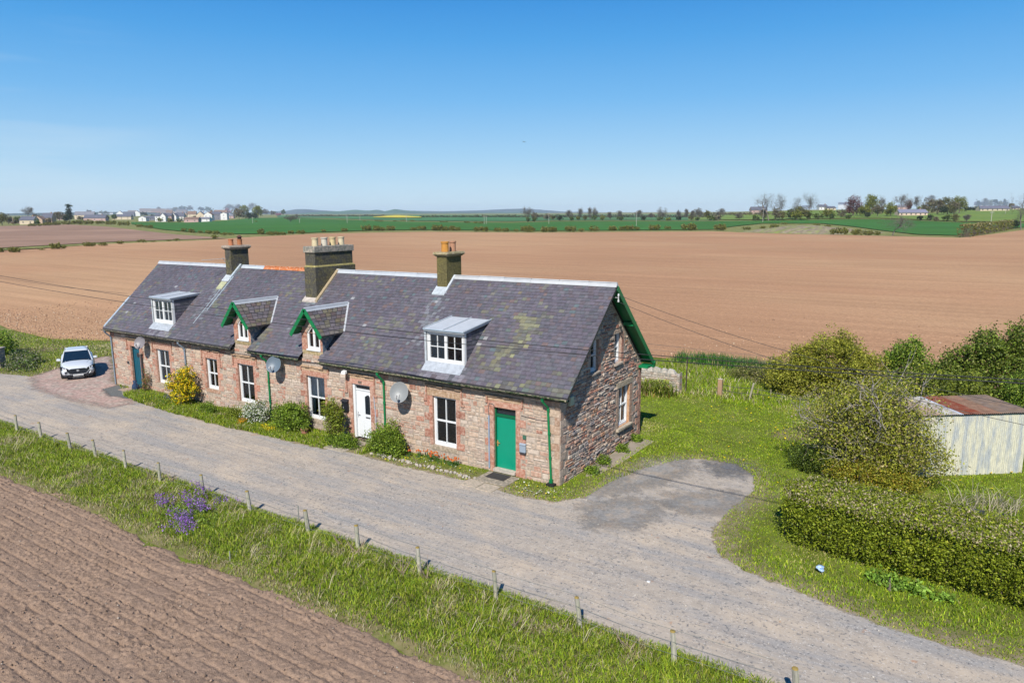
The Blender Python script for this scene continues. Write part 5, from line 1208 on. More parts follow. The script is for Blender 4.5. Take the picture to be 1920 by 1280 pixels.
shrub('low_plant', 'leafy spreading plant under the narrow upright shrub', front(640, 818, -.95), -.95, [(0, 0, .15, .85, .42, .28), (.4, .05, .2, .45, .35, .28)], G1, 38, 200, 22, .07, .036, None, 2, 'plant')
shrub('climbing_plant', 'straggly climbing plant on the wall right of the blue door', -26.2, -.25, [(0, 0, .45, .28, .16, .4), (.2, 0, .9, .2, .1, .45)], [(.1, .15, .03), (.3, .12, .05), (.2, .18, .05)], 39, 60, 14, .06, .03, None, 5, 'plant')
shrub('low_plant', 'yellow-flowered ground plant beneath the left-hand window', front(295, 748, -1.0), -1.0, [(0, 0, .08, .75, .4, .14), (.9, 0, .08, .6, .35, .14)], [(.12, .2, .03), (.7, .6, .05), (.2, .28, .03)], 40, 140, 20, .06, .026, (4, 1, 3), 1, 'plant')
shrub('low_plant', 'orange-flowered clump at the foot of the white-blossomed shrub', front(453, 782, -1.25), -1.25, [(0, 0, .14, .22, .18, .18)], [(.75, .25, .01), (.7, .38, .02), (.12, .2, .03)], 41, 40, 14, .05, .026, (4, 2, 3), 1, 'plant')
shrub('low_plant', 'yellow-flowered clump in front of the wide glossy shrub', front(500, 790, -1.25), -1.25, [(-.15, 0, .12, .25, .15, .15), (.3, 0, .12, .22, .15, .15)], [(.8, .6, .01), (.75, .5, .01), (.12, .2, .03)], 42, 60, 14, .05, .026, (4, 2, 3), 1, 'plant')
shrub('low_plant', 'bluish flowering clump near the left-hand window sill', front(318, 738, -.5), -.5, [(0, 0, .15, .35, .2, .18)], [(.2, .17, .38), (.12, .18, .06), (.1, .16, .03)], 43, 40, 14, .05, .026, (2, 4, 3), 1, 'plant')
# red tulips below the right-hand window, stones edging the bed
rng = rng_(61); n = 70; x = rng.uniform(-8.0, -4.3, n); y = rng.uniform(-.55, -.15, n)
t = thing('tulip_bed', 'row of orange-red tulips below the right-hand window', 'flowers', (0, 0, 0))
V = []; Fq = []; cs = []
mb = MB()
for i in range(n):
    z = gzn(x[i], y[i]); h = rng.uniform(.18, .33); c = [(.55, .1, .02), (.62, .2, .04), (.5, .14, .05)][rng.integers(3)]
    mb.lathe([(.005, 0), (.03, .015), (.032, .04), (.02, .07), (.006, .075)], (x[i], y[i], z+h), 6, c)
mb.build('blooms', M_MATTE, t)['kind'] = 'stuff'
mb = MB()
for i in range(n):
    z = gzn(x[i], y[i]); mb.tube([(x[i], y[i], z), (x[i]+.01, y[i], z+.3)], .006, 4, (.1, .2, .03), cap=False)
    for q in range(3):
        a = rng.random()*6.28; mb.add([(x[i], y[i], z), (x[i]+.02*math.cos(a+1.5), y[i]+.02*math.sin(a+1.5), z+.08), (x[i]+.08*math.cos(a), y[i]+.08*math.sin(a), z+.2)], [(0, 1, 2)], (.09, .19, .05))
mb.build('leaves', M_LEAF, t)
proto = None
for k in range(34):
    x_ = -8.2+5.4*k/34+random.Random(k).uniform(-.05, .05); y_ = -1.05+random.Random(k+50).uniform(-.07, .07)
    if proto is None:
        import bmesh
        bm = bmesh.new(); bmesh.ops.create_icosphere(bm, subdivisions=2, radius=.075)
        for v in bm.verts: v.co *= 1+.35*(mnoise.noise(v.co*14)); v.co.z *= .7
        me = bpy.data.meshes.new('edging_stone'); bm.to_mesh(me); bm.free(); me.materials.append(pm('pale_stone', (.42, .37, .31), .95, .3, 9, .5, 40))
        proto = bpy.data.objects.new('edging_stone', me); COL.objects.link(proto); o = proto
    else: o = proto.copy(); COL.objects.link(o)
    o.location = (x_, y_, gzn(x_, y_)+.03); o.rotation_euler = (k, k*2.1, k*.7); s_ = random.Random(k+99).uniform(.6, 1.3); o.scale = (s_, s_, s_)
    tag(o, 'small pale stone in the edging of the flower bed between white and green doors', 'stone', 'edging stones of the flower bed')
rng = rng_(62); n = 260; x = rng.uniform(-8.2, .8, n); y = rng.uniform(-1.4, -.3, n); ok = ~(abs(x+2.35) < .75); x, y = x[ok], y[ok]
flowers('small_flowers', 'tiny white and yellow flowers in the weedy front border', x, y, gz(x, y), .024, [(.7, .7, .6), (.75, .6, .05), (.65, .65, .5)], rng, up_=.07)
# terracotta pot with plant
px_ = front(571, 799, -.75); t = thing('plant_pot', 'terracotta pot with a small plant in front of the fourth window', 'plant pot', (px_, -.75, gzn(px_, -.75)))
b = MB(); b.lathe([(.001, .0), (.11, .0), (.16, .24), (.18, .25), (.185, .31), (.155, .31), (.14, .22), (.001, .22)], n=18, col=(.45, .2, .13)); b.build('pot', M_MATTE, t, smooth=False)
foliage('foliage', [(0, 0, .38, .2, .2, .12)], 30, 14, .05, .03, G1, 44, t)
# dark ornament by the blue door
t = thing('garden_ornament', 'dark blue glazed jug-shaped ornament beside the blue door', 'ornament', (-27.05, -.35, gzn(-27.05, -.35)))
b = MB(); b.lathe([(.001, 0), (.16, .0), (.2, .15), (.17, .35), (.09, .48), (.12, .6), (.1, .62), (.001, .6)], n=16, col=(.03, .05, .1)); b.build('body', pm('glazed_attr', None, .2, .1, 5, 0, 1, .5), t, smooth=True)
b = MB(); b.tube([(.16, 0, .2), (.27, 0, .3), (.24, 0, .45), (.1, 0, .52)], .018, 8, (.03, .05, .1)); b.build('handle', M_PAINT, t)
# paving slabs and doormat
def slab(x0, x1, y0, y1, label, c=(.42, .36, .28)):
    m = MB(); z = gzn(x0, y0); m.box(x0, x1, y0, y1, z-.06, z+.035, c); tag(m.build('paving_slab', M_ATTR, bevel=.008), label, 'paving slab')
slab(-3.1, -2.42, -1.75, -1.15, 'left of the two pale slabs in front of the green door'); slab(-2.38, -1.7, -1.8, -1.2, 'right of the two pale slabs in front of the green door')
slab(-2.95, -1.6, -1.1, -.12, 'grey door slab carrying the doormat', (.27, .24, .19)); slab(-10.5, -9.3, -1.55, -.75, 'pale slab on the path to the white door', (.4, .35, .27)); slab(-10.3, -9.2, -.7, -.1, 'dark mossy slab at the foot of the white door', (.22, .2, .15))
slab(-28.2, -27.2, -.75, -.1, 'pinkish slab at the foot of the blue door', (.4, .28, .22))
m = MB(); m.box(-2.72, -1.92, -.72, -.2, 0, .02, (.05, .045, .045)); tag(m.build('doormat', M_MATTE, loc=(0, 0, gzn(-2.3, -.5)+.037), bevel=.005), 'dark doormat on the slab in front of the green door', 'doormat')
for k, (x_, y_) in enumerate([(.35, 1.75), (.3, 2.9), (.28, 4.6), (.25, 6.1)]):
    shrub('weed_clump', ['weed clump at the gable foot nearest the front corner', 'dark weed clump against the middle of the gable foot', 'weed clump below the gable window', 'weed clump at the rear end of the gable foot'][k], x_, y_, [(0, 0, .12, .3, .28, .2)], G1, 70+k, 50, 16, .05, .035, None, 1, 'weed', 'weeds along the gable foot')

# ---- stone wall stub, posts, spiky plant at the back of the yard
t_ = thing('stone_wall', 'low tumbledown rubble wall running from behind the gable', 'wall', (0, 0, 0))
m = MB(); m2 = MB(); rng = rng_(19); x0, x1 = -7.0, -1.15
m.box(x0, x1+.0, 14.75, 15.15, -.2, 1.0, (.4, .36, .3))
z = 0
while z < 1.2:
    h = rng.uniform(.1, .2); x = x0
    while x < x1:
        w = rng.uniform(.15, .4); 
        if z+h < 1.12+.08*math.sin(x*2): stone(m, x+.01, min(x+w, x1)-.01, z+.01, z+h-.01, .03, tuple(q*(.8+.4*((x*7.3+z*3.1) % 1)) for q in [(.47, .43, .36), (.52, .48, .42), (.42, .34, .28), (.38, .36, .32)][rng.integers(4)]), lambda u, zz, p: (u, 14.75-p, zz), .02)
        x += w
    z += h
m.build('wall_face', M_ATTR, t_)
for k in range(14):
    xx = x0+.2+(x1-x0-.3)*k/14; w = rng.uniform(.16, .26); m2.hexa([(xx-w, 14.72, 1.0), (xx+w, 14.72, 1.0), (xx+w, 15.12, 1.0), (xx-w, 15.12, 1.0)], [(xx-w*.7+.05, 14.78, 1.25+rng.uniform(0, .15)), (xx+w*.5, 14.78, 1.22), (xx+w*.5, 15.05, 1.2), (xx-w*.6, 15.05, 1.25)], tuple(q*(.8+.3*((k*.37) % 1)) for q in (.45, .43, .38)))
m2.build('coping', M_ATTR, t_, bevel=.03)
m = MB(); 
for k in range(6): stone(m, 0, .35, k*.19, k*.19+.18, .0, [(.42, .26, .19), (.4, .35, .28)][k % 2], lambda u, zz, p: (x1+.002+p, 14.78+u, zz))
m.build('wall_end', M_ATTR, t_)
m = MB(); m.tube([(0, 0, -.1), (.03, 0, 1.95)], .035, 8, (.07, .05, .045)); tag(m.build('metal_post', M_MATTE, loc=(-.95, 15.2, 0)), 'tall thin rusty metal post at the end of the rubble wall', 'post')
m = MB(); m.box(-.11, .11, -.09, .09, -.1, .92, (.42, .27, .17)); m.box(-.115, .115, -.095, .095, .92, .95, (.5, .45, .36)); tag(m.build('gate_post', M_MATTE, loc=(.85, 15.35, 0), bevel=.01), 'thick upright timber post in the yard grass', 'post')
m = MB(); m.tube([(0, 0, -.1), (.22, -.02, .95)], .05, 8, (.42, .38, .28)); tag(m.build('leaning_post', M_MATTE, loc=(2.35, 15.3, 0)), 'thin pale timber post leaning right beside the big bush', 'post')
for k, (p0, p1) in enumerate([((.95, 15.35, .62), (2.5, 15.3, .68)), ((.95, 15.35, .35), (2.45, 15.3, .4))]):
    m = MB(); m.tube([p0, ((p0[0]+p1[0])/2, 15.33, (p0[2]+p1[2])/2-.05), p1, (5.5, 15.0, .5)], .015, 5, (.05, .05, .05)); tag(m.build('fence_wire', M_PAINT), ['upper', 'lower'][k]+' slack wire between the thick post and the leaning post', 'wire')
# field fence wires behind
for k, z in enumerate((1.1, .75)):
    m = MB(); m.tube([(-6, 21.9, z), (0, 22.0, z-.05), (6, 22.1, z)], .01, 4, (.1, .1, .1)); tag(m.build('fence_wire', M_PAINT), ['upper', 'lower'][k]+' wire of the fence along the tilled field behind the wall', 'wire')
rng = rng_(88); n = 900; a = rng.random(n)*6.28; x = -2.15+rng.normal(size=n)*.38; y = 13.9+rng.normal(size=n)*.25
P0 = np.stack([x, y, gz(x, y)], 1); L_ = rng.uniform(.5, 1.05, n); out = rng.uniform(.3, .9, n)
w = np.stack([-np.sin(a), np.cos(a), 0*a], 1)*.02; d = np.stack([np.cos(a), np.sin(a), 0*a], 1)
mid = P0+d*(L_*out*.4)[:, None]+np.array([0, 0, 1])*(L_*.75)[:, None]; tip = P0+d*(L_*out)[:, None]+np.array([0, 0, 1])*(L_*(.95-out*.5))[:, None]
V = np.stack([P0-w, P0+w, mid+w, mid-w, tip], 1).reshape(-1, 3); q = np.arange(n)[:, None]*5+np.array([[0, 1, 2, 3]]); tt = np.arange(n)[:, None]*5+np.array([[3, 2, 4]])
cs = pal(rng, n, [(.22, .3, .03), (.3, .34, .05), (.45, .36, .16), (.4, .14, .04)], (5, 4, 2, .4), .15)
tag(fast('spiky_plant', V, [q, tt], M_LEAF, cols=np.concatenate([cs, cs])), 'clump of arching strap-leaved yellow-green foliage before the rubble wall', 'plant')

# ---- hedge at the right
def hedge_mesh(name, label, A, B, w, h, seed, ncl, per, size, cols, wts, tips=True):
    rng = rng_(seed); A = np.array(A); B = np.array(B); L = np.hypot(*(B-A)); u = (B-A)/L; nrm = np.array([-u[1], u[0]])
    t = thing(name, label, 'hedge', (0, 0, 0)); M = ncl
    s = rng.random(M)*L; ph = rng.random(M)
    # cross-section outline: rounded box sampled on the surface
    ang = rng.uniform(-.25, math.pi+.25, M); ca, sa = np.cos(ang), np.sin(ang)
    k = np.maximum(np.abs(ca), np.maximum(sa, .0))**.72+1e-6; cx_ = ca/k; cz_ = np.maximum(sa/k, -.0)
    endr = np.minimum(1, np.sqrt(np.clip(s/.9, 0, 1)+.15)*1.0)*np.minimum(1, np.sqrt(np.clip((L-s)/.9, 0, 1)+.15))
    bul = 1+.17*(fbm(s*.9, ang*1.3, seed, 3)-.5)*2
    dep = 1-.35*rng.random(M)**2
    zz = np.where(sa < .15, rng.random(M)*.75, cz_*.5+.5); zz = np.where(rng.random(M) < .45, rng.random(M)*.95, zz)
    side = np.where(zz < .93, np.sign(ca), cx_)
    lat = side*w/2*bul*dep*endr*np.where(zz < .4, .72+.28*zz/.4, 1)*np.where(zz > .75, 1-.35*(zz-.75)/.25, 1)
    hh = h*(.93+.12*fbm(s*.8, lat*1.0, seed+3, 3)); z = zz*hh
    top = rng.random(M) < .4; lat = np.where(top, rng.uniform(-.42, .42, M)*w*endr, lat); z = np.where(top, hh*(.97+.06*rng.random(M))*(.9+.1*endr), z)
    cx0 = A[0]+u[0]*s+nrm[0]*lat; cy0 = A[1]+u[1]*s+nrm[1]*lat
    c = np.stack([cx0, cy0, gz(cx0, cy0)+z], 1)
    P = np.repeat(c, per, 0)+rng.normal(size=(M*per, 3))*.075; cid = np.repeat(np.arange(M), per)
    V, Fc = leaf_quads(P, np.full(len(P), size), rng)
    col = pal(rng, len(P), cols, wts, .2)*(1+.5*(rng.random(M)-.5))[cid][:, None]
    zt = np.repeat(z/hh, per); dry = (rng.random(len(P)) < np.clip((zt-.84)*1.6, 0, .22)); col[dry] = pal(rng, int(dry.sum()), [(.5, .42, .27), (.42, .33, .2)], None, .15)
    fast('foliage', V, Fc, M_LEAF, t, np.clip(col, .003, 1))
    # inner twigs give an opaque dark core
    m = MB(); r = random.Random(seed)
    for k in range(int(L*9)):
        s_ = r.random()*L; l_ = r.uniform(-.35, .35)*w; p = A+u*s_+nrm*l_; z0 = gzn(p[0], p[1]); q = p+u*r.uniform(-.3, .3)+nrm*r.uniform(-.2, .2)
        m.tube([(p[0], p[1], z0), (q[0], q[1], z0+h*r.uniform(.6, .98))], [.02, .008], 4, (.13, .1, .075), cap=False)
    m.build('stem', M_MATTE, t)
    if tips:
        n = int(L*170); s_ = rng.random(n)*L; l_ = rng.uniform(-.45, .45, n)*w; x = A[0]+u[0]*s_+nrm[0]*l_; y = A[1]+u[1]*s_+nrm[1]*l_
        z = gz(x, y)+h*.95; hh_ = rng.uniform(.08, .26, n); dx = rng.normal(size=(n, 2))*.05
        V = np.stack([np.stack([x-.005, y, z], 1), np.stack([x+.005, y, z], 1), np.stack([x+dx[:, 0], y+dx[:, 1], z+hh_], 1)], 1).reshape(-1, 3)
        o = fast('dry_twigs', V, np.arange(3*n).reshape(n, 3), M_LEAF, t, pal(rng, n, [(.5, .42, .28), (.4, .3, .2), (.3, .33, .1)], None, .15)); o['kind'] = 'stuff'
    return t
HC = [(.20, .255, .016), (.28, .33, .022), (.13, .165, .012), (.34, .34, .04)]
hedge_mesh('clipped_hedge', 'big clipped yellow-green hedge beside the road at right', (7.55, .6), (21.5, -.9), 2.3, 1.5, 91, 11500, 16, .034, HC, (4, 3, 3, 1))

# ---- corrugated shed
Fs = np.array([10.42, 7.6]); us = np.array([.785, .62]); us /= np.hypot(*us); ns = np.array([-us[1], us[0]]); Ls, Ds = 4.1, 2.2; HF, HB = 2.3, 2.33
sh = thing('metal_shed', 'weathered corrugated metal shed with rust-streaked roof', 'shed', (Fs[0], Fs[1], gzn(*Fs)), math.atan2(us[1], us[0]))
M_CORR = pm('painted_tin', (.62, .60, .47), .65, .28, 9, .2, 30, .25, tint=(.36, .40, .44), tamt=.85, ts=1.5, stretch=(3.2, 3.2, .5))
def corr(x0, x1, f, amp=.012, pitch=.076, mat=None, name='', par=None, col=(1, 1, 1), n=4):
    N_ = int((x1-x0)/pitch*n); mb = MB()
    for i in range(N_):
        a, b = x0+(x1-x0)*i/N_, x0+(x1-x0)*(i+1)/N_
        za, zb = amp*math.sin(2*math.pi*a/pitch), amp*math.sin(2*math.pi*b/pitch); mb.add([f(a, 0, za), f(b, 0, zb), f(b, 1, zb), f(a, 1, za)], [(0, 1, 2, 3)], col)
    return mb.build(name, mat, par)
corr(0, Ls, lambda u, t, h: (u, -h, -.1+t*(HF+.08)), mat=M_CORR, name='front_wall', par=sh)
corr(0, Ds, lambda u, t, h: (Ls+h, u, -.1+t*(HF+(HB-HF)*u/Ds+.08)), mat=M_CORR, name='side_wall', par=sh); corr(0, Ds, lambda u, t, h: (h, u, -.1+t*(HF+(HB-HF)*u/Ds+.08)), mat=M_CORR, name='side_wall', par=sh); corr(0, Ls, lambda u, t, h: (u, Ds+h, -.1+t*(HB+.08)), mat=M_CORR, name='back_wall', par=sh)
RC = [((.43, .33, .25), 'stained_tin'), ((.5, .47, .42), 'pale_tin'), ((.55, .6, .68), 'bright_tin'), ((.24, .06, .03), 'red_rust'), ((.27, .15, .10), 'brown_rust'), ((.2, .15, .12), 'dull_rust')]
w_ = [.85, .55, .18, .72, .75, .87]; u0 = -.05
for k, ((c, nm), w) in enumerate(zip(RC, w_)):
    u1 = min(u0+w, Ls+.08)
    if k == 5: u1 = Ls+.08
    dz = .006*(k % 2)
    corr(u0, u1+.04, lambda u, t, h: (u, -.1+t*(Ds+.2), HF+.03+dz+(HB-HF)*t+h), mat=pm(nm, c, .75, .3, 4, .3, 25, .2, tint=(.3, .2, .13), tamt=.6, ts=2.5), name='roof_sheet', par=sh)
    u0 = u1
b = MB(); b.box(0, Ls, .03, .1, HF-.12, HF-.02, (.2, .15, .1)); b.box(0, .08, .03, .11, -.1, HF-.13, (.2, .15, .1)); b.box(Ls-.08, Ls, .03, .11, -.1, HF-.13, (.2, .15, .1)); b.build('timber_frame', M_MATTE, sh)

# ---- bushes and small trees at the right
def bigbush(name, label, x, y, blobs, cols, w, seed, ncl, per, sig, size, stems=10, cat='bush', h0=.0, **kw):
    t = thing(name, label, cat, (x, y, gzn(x, y)-h0)); foliage('crown', blobs, ncl, per, sig, size, cols, seed, t, w, **kw)
    r = random.Random(seed); m = MB()
    for k in range(stems):
        b = blobs[k % len(blobs)]; e = (b[0]+r.uniform(-.6, .6)*b[3], b[1]+r.uniform(-.6, .6)*b[4], b[2]+b[5]*r.uniform(.3, 1.05)); s_ = (r.uniform(-.5, .5), r.uniform(-.4, .4))
        m.tube([(s_[0], s_[1], -.1), ((s_[0]+e[0])/2, (s_[1]+e[1])/2, e[2]*.5), e], [.05, .03, .008], 5, (.16, .13, .1), cap=False)
    m.build('trunk', M_MATTE, t); return t
BC = [(.25, .26, .024), (.33, .32, .04), (.16, .18, .018), (.42, .39, .07)]
bigbush('hawthorn_bush', 'large olive-green bush behind the leaning post', 5.2, 17.6, [(-.9, .2, 1.0, 1.7, 1.3, 1.1), (.6, .6, 1.6, 1.9, 1.5, 1.5), (-1.6, .1, .7, 1.0, 1.0, .8), (1.9, .9, 1.5, 1.2, 1.2, 1.3), (.9, 1.0, 2.6, .9, .9, .7), (-.6, .6, 2.1, .9, .9, .7)], BC, (4, 4, 3, 1.5), 51, 2100, 20, .11, .05, 22, lump=.4, shell=.4)
bigbush('hawthorn_bush', 'low olive bush spreading left toward the yard', 2.6, 19.6, [(0, 0, .45, 2.0, .9, .6), (-1.8, .5, .3, 1.0, .8, .4)], [(.2, .2, .05), (.26, .24, .09), (.12, .14, .03)], None, 52, 360, 18, .12, .045, 8, shell=.4)
GC2 = [(.13, .22, .022), (.19, .29, .03), (.08, .14, .015), (.27, .34, .05)]
bigbush('elder_bush', 'smaller bright green bush between the two large bushes', 8.9, 20.6, [(0, 0, 1.3, 1.2, 1.1, 1.2), (.2, 0, 2.3, .6, .6, .7), (-.6, -.3, 1.9, .5, .5, .6), (.9, -.3, 1.2, .9, .8, .9)], GC2, None, 53, 620, 20, .12, .06, 10, lump=.45, shell=.4)
bigbush('elder_bush', 'large dark green bush behind the metal shed', 12.9, 20.0, [(0, 0, 1.7, 2.0, 1.6, 1.7), (-.7, -.2, 2.9, .8, .8, .9), (.7, .2, 3.3, .9, .8, .9), (1.8, .2, 2.1, 1.4, 1.2, 1.6), (-1.9, -.4, 1.5, 1.0, 1.0, 1.2), (2.6, .3, 3.0, .7, .7, .8)], [(.13, .19, .02), (.18, .24, .03), (.08, .12, .014), (.25, .28, .06)], None, 54, 1900, 20, .12, .06, 18, lump=.45, shell=.4)
bigbush('hawthorn_bush', 'yellow-green bush directly behind the left end of the shed roof', 10.1, 15.4, [(0, 0, 1.3, 1.5, 1.1, 1.3), (1.5, .8, 1.2, 1.2, 1.0, 1.2), (-1.2, -.4, .8, 1.0, .9, .8)], [(.22, .25, .03), (.16, .2, .025), (.1, .13, .02)], None, 55, 800, 20, .11, .05, 10, shell=.4)
bigbush('hawthorn_bush', 'olive bush at the frame edge behind the right end of the shed', 14.6, 17.0, [(0, 0, 1.3, 1.6, 1.3, 1.4), (1.5, 0, 1.6, 1.2, 1.0, 1.4)], GC2, None, 56, 600, 20, .12, .055, 8, shell=.4)
# pale half-leafless tree in front of the shed
rng = rng_(57); T = thing('straggly_tree', 'half-bare tree with pale lichened twigs before the shed', 'tree', (8.95, 6.35, gzn(8.9, 6.3)))
m = MB(); tips = []
for k, (dx, dy, hh, r0) in enumerate([(.0, 0, 4.7, .09), (.5, .1, 4.2, .075), (-.6, .15, 4.4, .075), (.25, -.2, 3.8, .06), (-.3, -.1, 4.0, .06), (1.25, .2, 3.8, .06), (-1.3, .1, 3.7, .055), (.9, -.4, 3.4, .05), (-.6, -.5, 3.2, .05), (1.7, -.1, 2.6, .05)]):
    base = (dx*.12, dy*.12, -.05)
    st_len = len(m.v); tp = branches(m, base, .01, hh, rng, levels=3, spread=.85, r0=r0, col=(.27, .235, .2), kids=4, first=.2, minr=.005, up_=.35)
    sh_x = dx*.42; sh_y = dy*.4
    for i in range(st_len, len(m.v)): v = m.v[i]; f = max(0, v[2])/hh; m.v[i] = (v[0]+sh_x*f*1.7, v[1]+sh_y*f*1.7, v[2])
    tips += [Vector((p.x+sh_x*max(0, p.z)/hh*1.7, p.y+sh_y*max(0, p.z)/hh*1.7, p.z)) for p in tp]
m.build('trunk', pm('lichen_bark', (.31, .28, .25), .95, .35, 9, .4, 30), T)
tp = np.array([tuple(p) for p in tips]); per = 20; P = np.repeat(tp, per, 0)+rng.normal(size=(len(tp)*per, 3))*.19
bl = np.array([(0, 0, 2.0, 1.7, 1.3, 1.5), (1.2, 0, 1.5, 1.2, 1.1, 1.2), (-1.1, .1, 2.0, 1.1, .9, 1.2), (.2, -.5, 1.0, 1.5, 1.0, .9), (.0, .1, 2.6, 1.1, .9, .7), (1.9, .1, .9, .9, .7, .8)]); P2, _ = crown_pts(bl, 1700, 12, .13, rng, .3, .2)
P = np.concatenate([P, P2]); P = P[P[:, 2] > .1]; V, Fc = leaf_quads(P, np.full(len(P), .040), rng)
fast('crown', V, Fc, M_LEAF, T, pal(rng, len(P), [(.31, .33, .03), (.38, .38, .05), (.17, .19, .02), (.32, .24, .12), (.40, .34, .15)], (4, 3, 3, 1, 1.4), .2))
bigbush('low_bush', 'dense yellow-green bush with orange tints at the foot of the pale tree', 9.0, 5.2, [(0, 0, .45, 1.1, .7, .5), (1.0, .4, .4, .9, .6, .45), (-.5, .4, .4, .7, .6, .45)], [(.28, .28, .025), (.34, .30, .03), (.17, .19, .02), (.38, .24, .03)], (4, 2, 3, 1), 58, 620, 18, .08, .035, 6, shell=.5)
bigbush('low_bush', 'dark green low bush left of the pale tree trunk', 7.2, 6.3, [(0, 0, .4, .8, .6, .45), (.6, .2, .55, .7, .6, .5), (-.5, .9, .3, .6, .5, .35)], [(.1, .15, .02), (.15, .2, .025), (.06, .09, .012)], None, 59, 420, 18, .08, .038, 6, shell=.5)
bigbush('low_bush', 'wispy grey-green bush with mauve buds above the bare soil patch', 6.6, 10.6, [(0, 0, .7, 1.1, .8, .8), (1.0, .2, .9, 1.0, .8, .9)], [(.16, .2, .07), (.22, .24, .1), (.28, .2, .24), (.3, .26, .17)], (4, 3, 1.4, 2), 60, 300, 14, .13, .035, 16, shell=.3)
bigbush('broadleaf_weeds', 'bright broad-leaved weeds at the foot of the hedge', 10.6, -1.35, [(0, 0, .1, .7, .25, .14), (.9, -.1, .1, .6, .22, .12)], [(.2, .34, .04), (.26, .4, .06), (.14, .25, .03)], None, 63, 90, 12, .07, .05, 1, 'weeds')
# dead shrub, broken chair, litter
rng = rng_(64); m = MB(); branches(m, (0, 0, -.02), .01, 1.15, rng, levels=2, spread=.9, r0=.035, col=(.2, .17, .14), kids=4, minr=.005)
T = GP(1812, 985); tag(m.build('dead_sapling', M_MATTE, loc=(T[0], T[1], gzn(T[0], T[1]))), 'small bare leaning sapling in the grass behind the hedge', 'sapling')
x = np.concatenate([rng.normal(size=60)*.5+12.2, rng.normal(size=120)*.5+13.0]); y = np.concatenate([rng.normal(size=60)*.35+5.6, rng.normal(size=120)*.3+5.9]); n = len(x)
grass('dry_grass', 'bleached dry grass stalks in the yard behind the hedge', x, y, gz(x, y), .6, .008, rng, pal(rng, n, [(.5, .44, .32), (.42, .36, .26)], None, .1), 1.2)
c = GP(1852, 1000); t = thing('broken_chair', 'collapsed dark folding chair lying in grass behind the hedge', 'chair', (c[0], c[1], gzn(c[0], c[1])), .5)
b = MB(); b.hexa([(-.25, -.2, .3), (.25, -.2, .25), (.25, .2, .25), (-.25, .2, .32)], [(-.25, -.2, .33), (.25, -.2, .28), (.25, .2, .28), (-.25, .2, .35)], (.35, .2, .1)); b.build('seat', M_MATTE, t)
b = MB(); b.beam((-.28, .22, .25), (-.1, .5, .55), .42, .03, (.03, .035, .045)); b.build('backrest', M_MATTE, t)
for sx, sy in ((-.24, -.2), (.24, -.2), (-.24, .2), (.24, .2)):
    b = MB(); b.tube([(sx, sy, .3), (-sx*.7, sy, .0)], .014, 6, (.04, .04, .05)); b.build('leg', M_PAINT, t)
b = MB(); b.tube([(.3, -.22, .42), (.42, .1, .6)], .03, 6, (.03, .03, .035)); b.build('armrest', M_PAINT, t)
c = GP(1527, 1078); import bmesh; bm = bmesh.new(); bmesh.ops.create_icosphere(bm, subdivisions=3, radius=.10)
for v in bm.verts: v.co *= 1+.7*mnoise.noise(v.co*13); v.co.z *= .7
me = bpy.data.meshes.new('litter'); bm.to_mesh(me); bm.free(); me.materials.append(pm('blue_white_plastic', (.45, .6, .78), .35, .2, 8, .1, 20, .5, tint=(.12, .25, .55), tamt=.8, ts=9)); o = bpy.data.objects.new('litter', me); COL.objects.link(o); o.location = (c[0]+.1, c[1]+.25, gzn(c[0], c[1])+.12)
tag(o, 'crumpled blue and white plastic bag at the foot of the hedge', 'litter')
c = GP(1216, 1091); m = MB(); m.box(-.04, .04, -.03, .03, 0, .02, (.8, .8, .78)); tag(m.build('paper_scrap', M_PAINT, loc=(c[0], c[1], gzn(c[0], c[1])+.006)), 'tiny white scrap lying on the gravel road', 'litter')

# ---- purple honesty on the bank
rng = rng_(66); t = thing('purple_flowers', 'clump of purple flowering stems on the bank by the fence', 'flowers', (0, 0, 0)); P = []; 
cl_ = [(345, 975, 1.0), (352, 945, .8), (368, 958, .9), (318, 950, .6), (308, 945, .5), (338, 985, .9), (375, 925, .6), (355, 992, .5), (415, 945, .5), (330, 1000, .4), (390, 955, .4)]
vv = []; cc = []; mb = MB()
for px, py, wgt in cl_:
    g0 = GP(px, py+18)
    for k in range(int(20*wgt)):
        x, y = g0[0]+rng.normal()*.24, g0[1]+rng.normal()*.16; z = float(bank_z(x, y)); h = rng.uniform(.35, .62); mb.tube([(x, y, z), (x+rng.normal()*.03, y, z+h)], .005, 4, (.12, .2, .04), cap=False)
        for q in range(20): P.append((x+rng.normal()*.035, y+rng.normal()*.035, z+h-rng.random()*.2))
P = np.array(P); V, Fc = leaf_quads(P, np.full(len(P), .019), rng); fast('blooms', V, Fc, M_LEAF, t, pal(rng, len(P), [(.36, .09, .6), (.28, .08, .52), (.5, .3, .75)], None, .15)); mb.build('stalks', M_MATTE, t)['kind'] = 'stuff'
g0 = GP(345, 985); foliage('foliage', [(g0[0], g0[1], .12, .9, .5, .3), (g0[0]+.9, g0[1]+.4, .1, .7, .4, .25), (g0[0]-.4, g0[1]+.5, .15, .7, .5, .3)], 200, 18, .07, .03, [(.2, .3, .04), (.26, .36, .06), (.12, .2, .03)], 67, t, zmin=-.2)
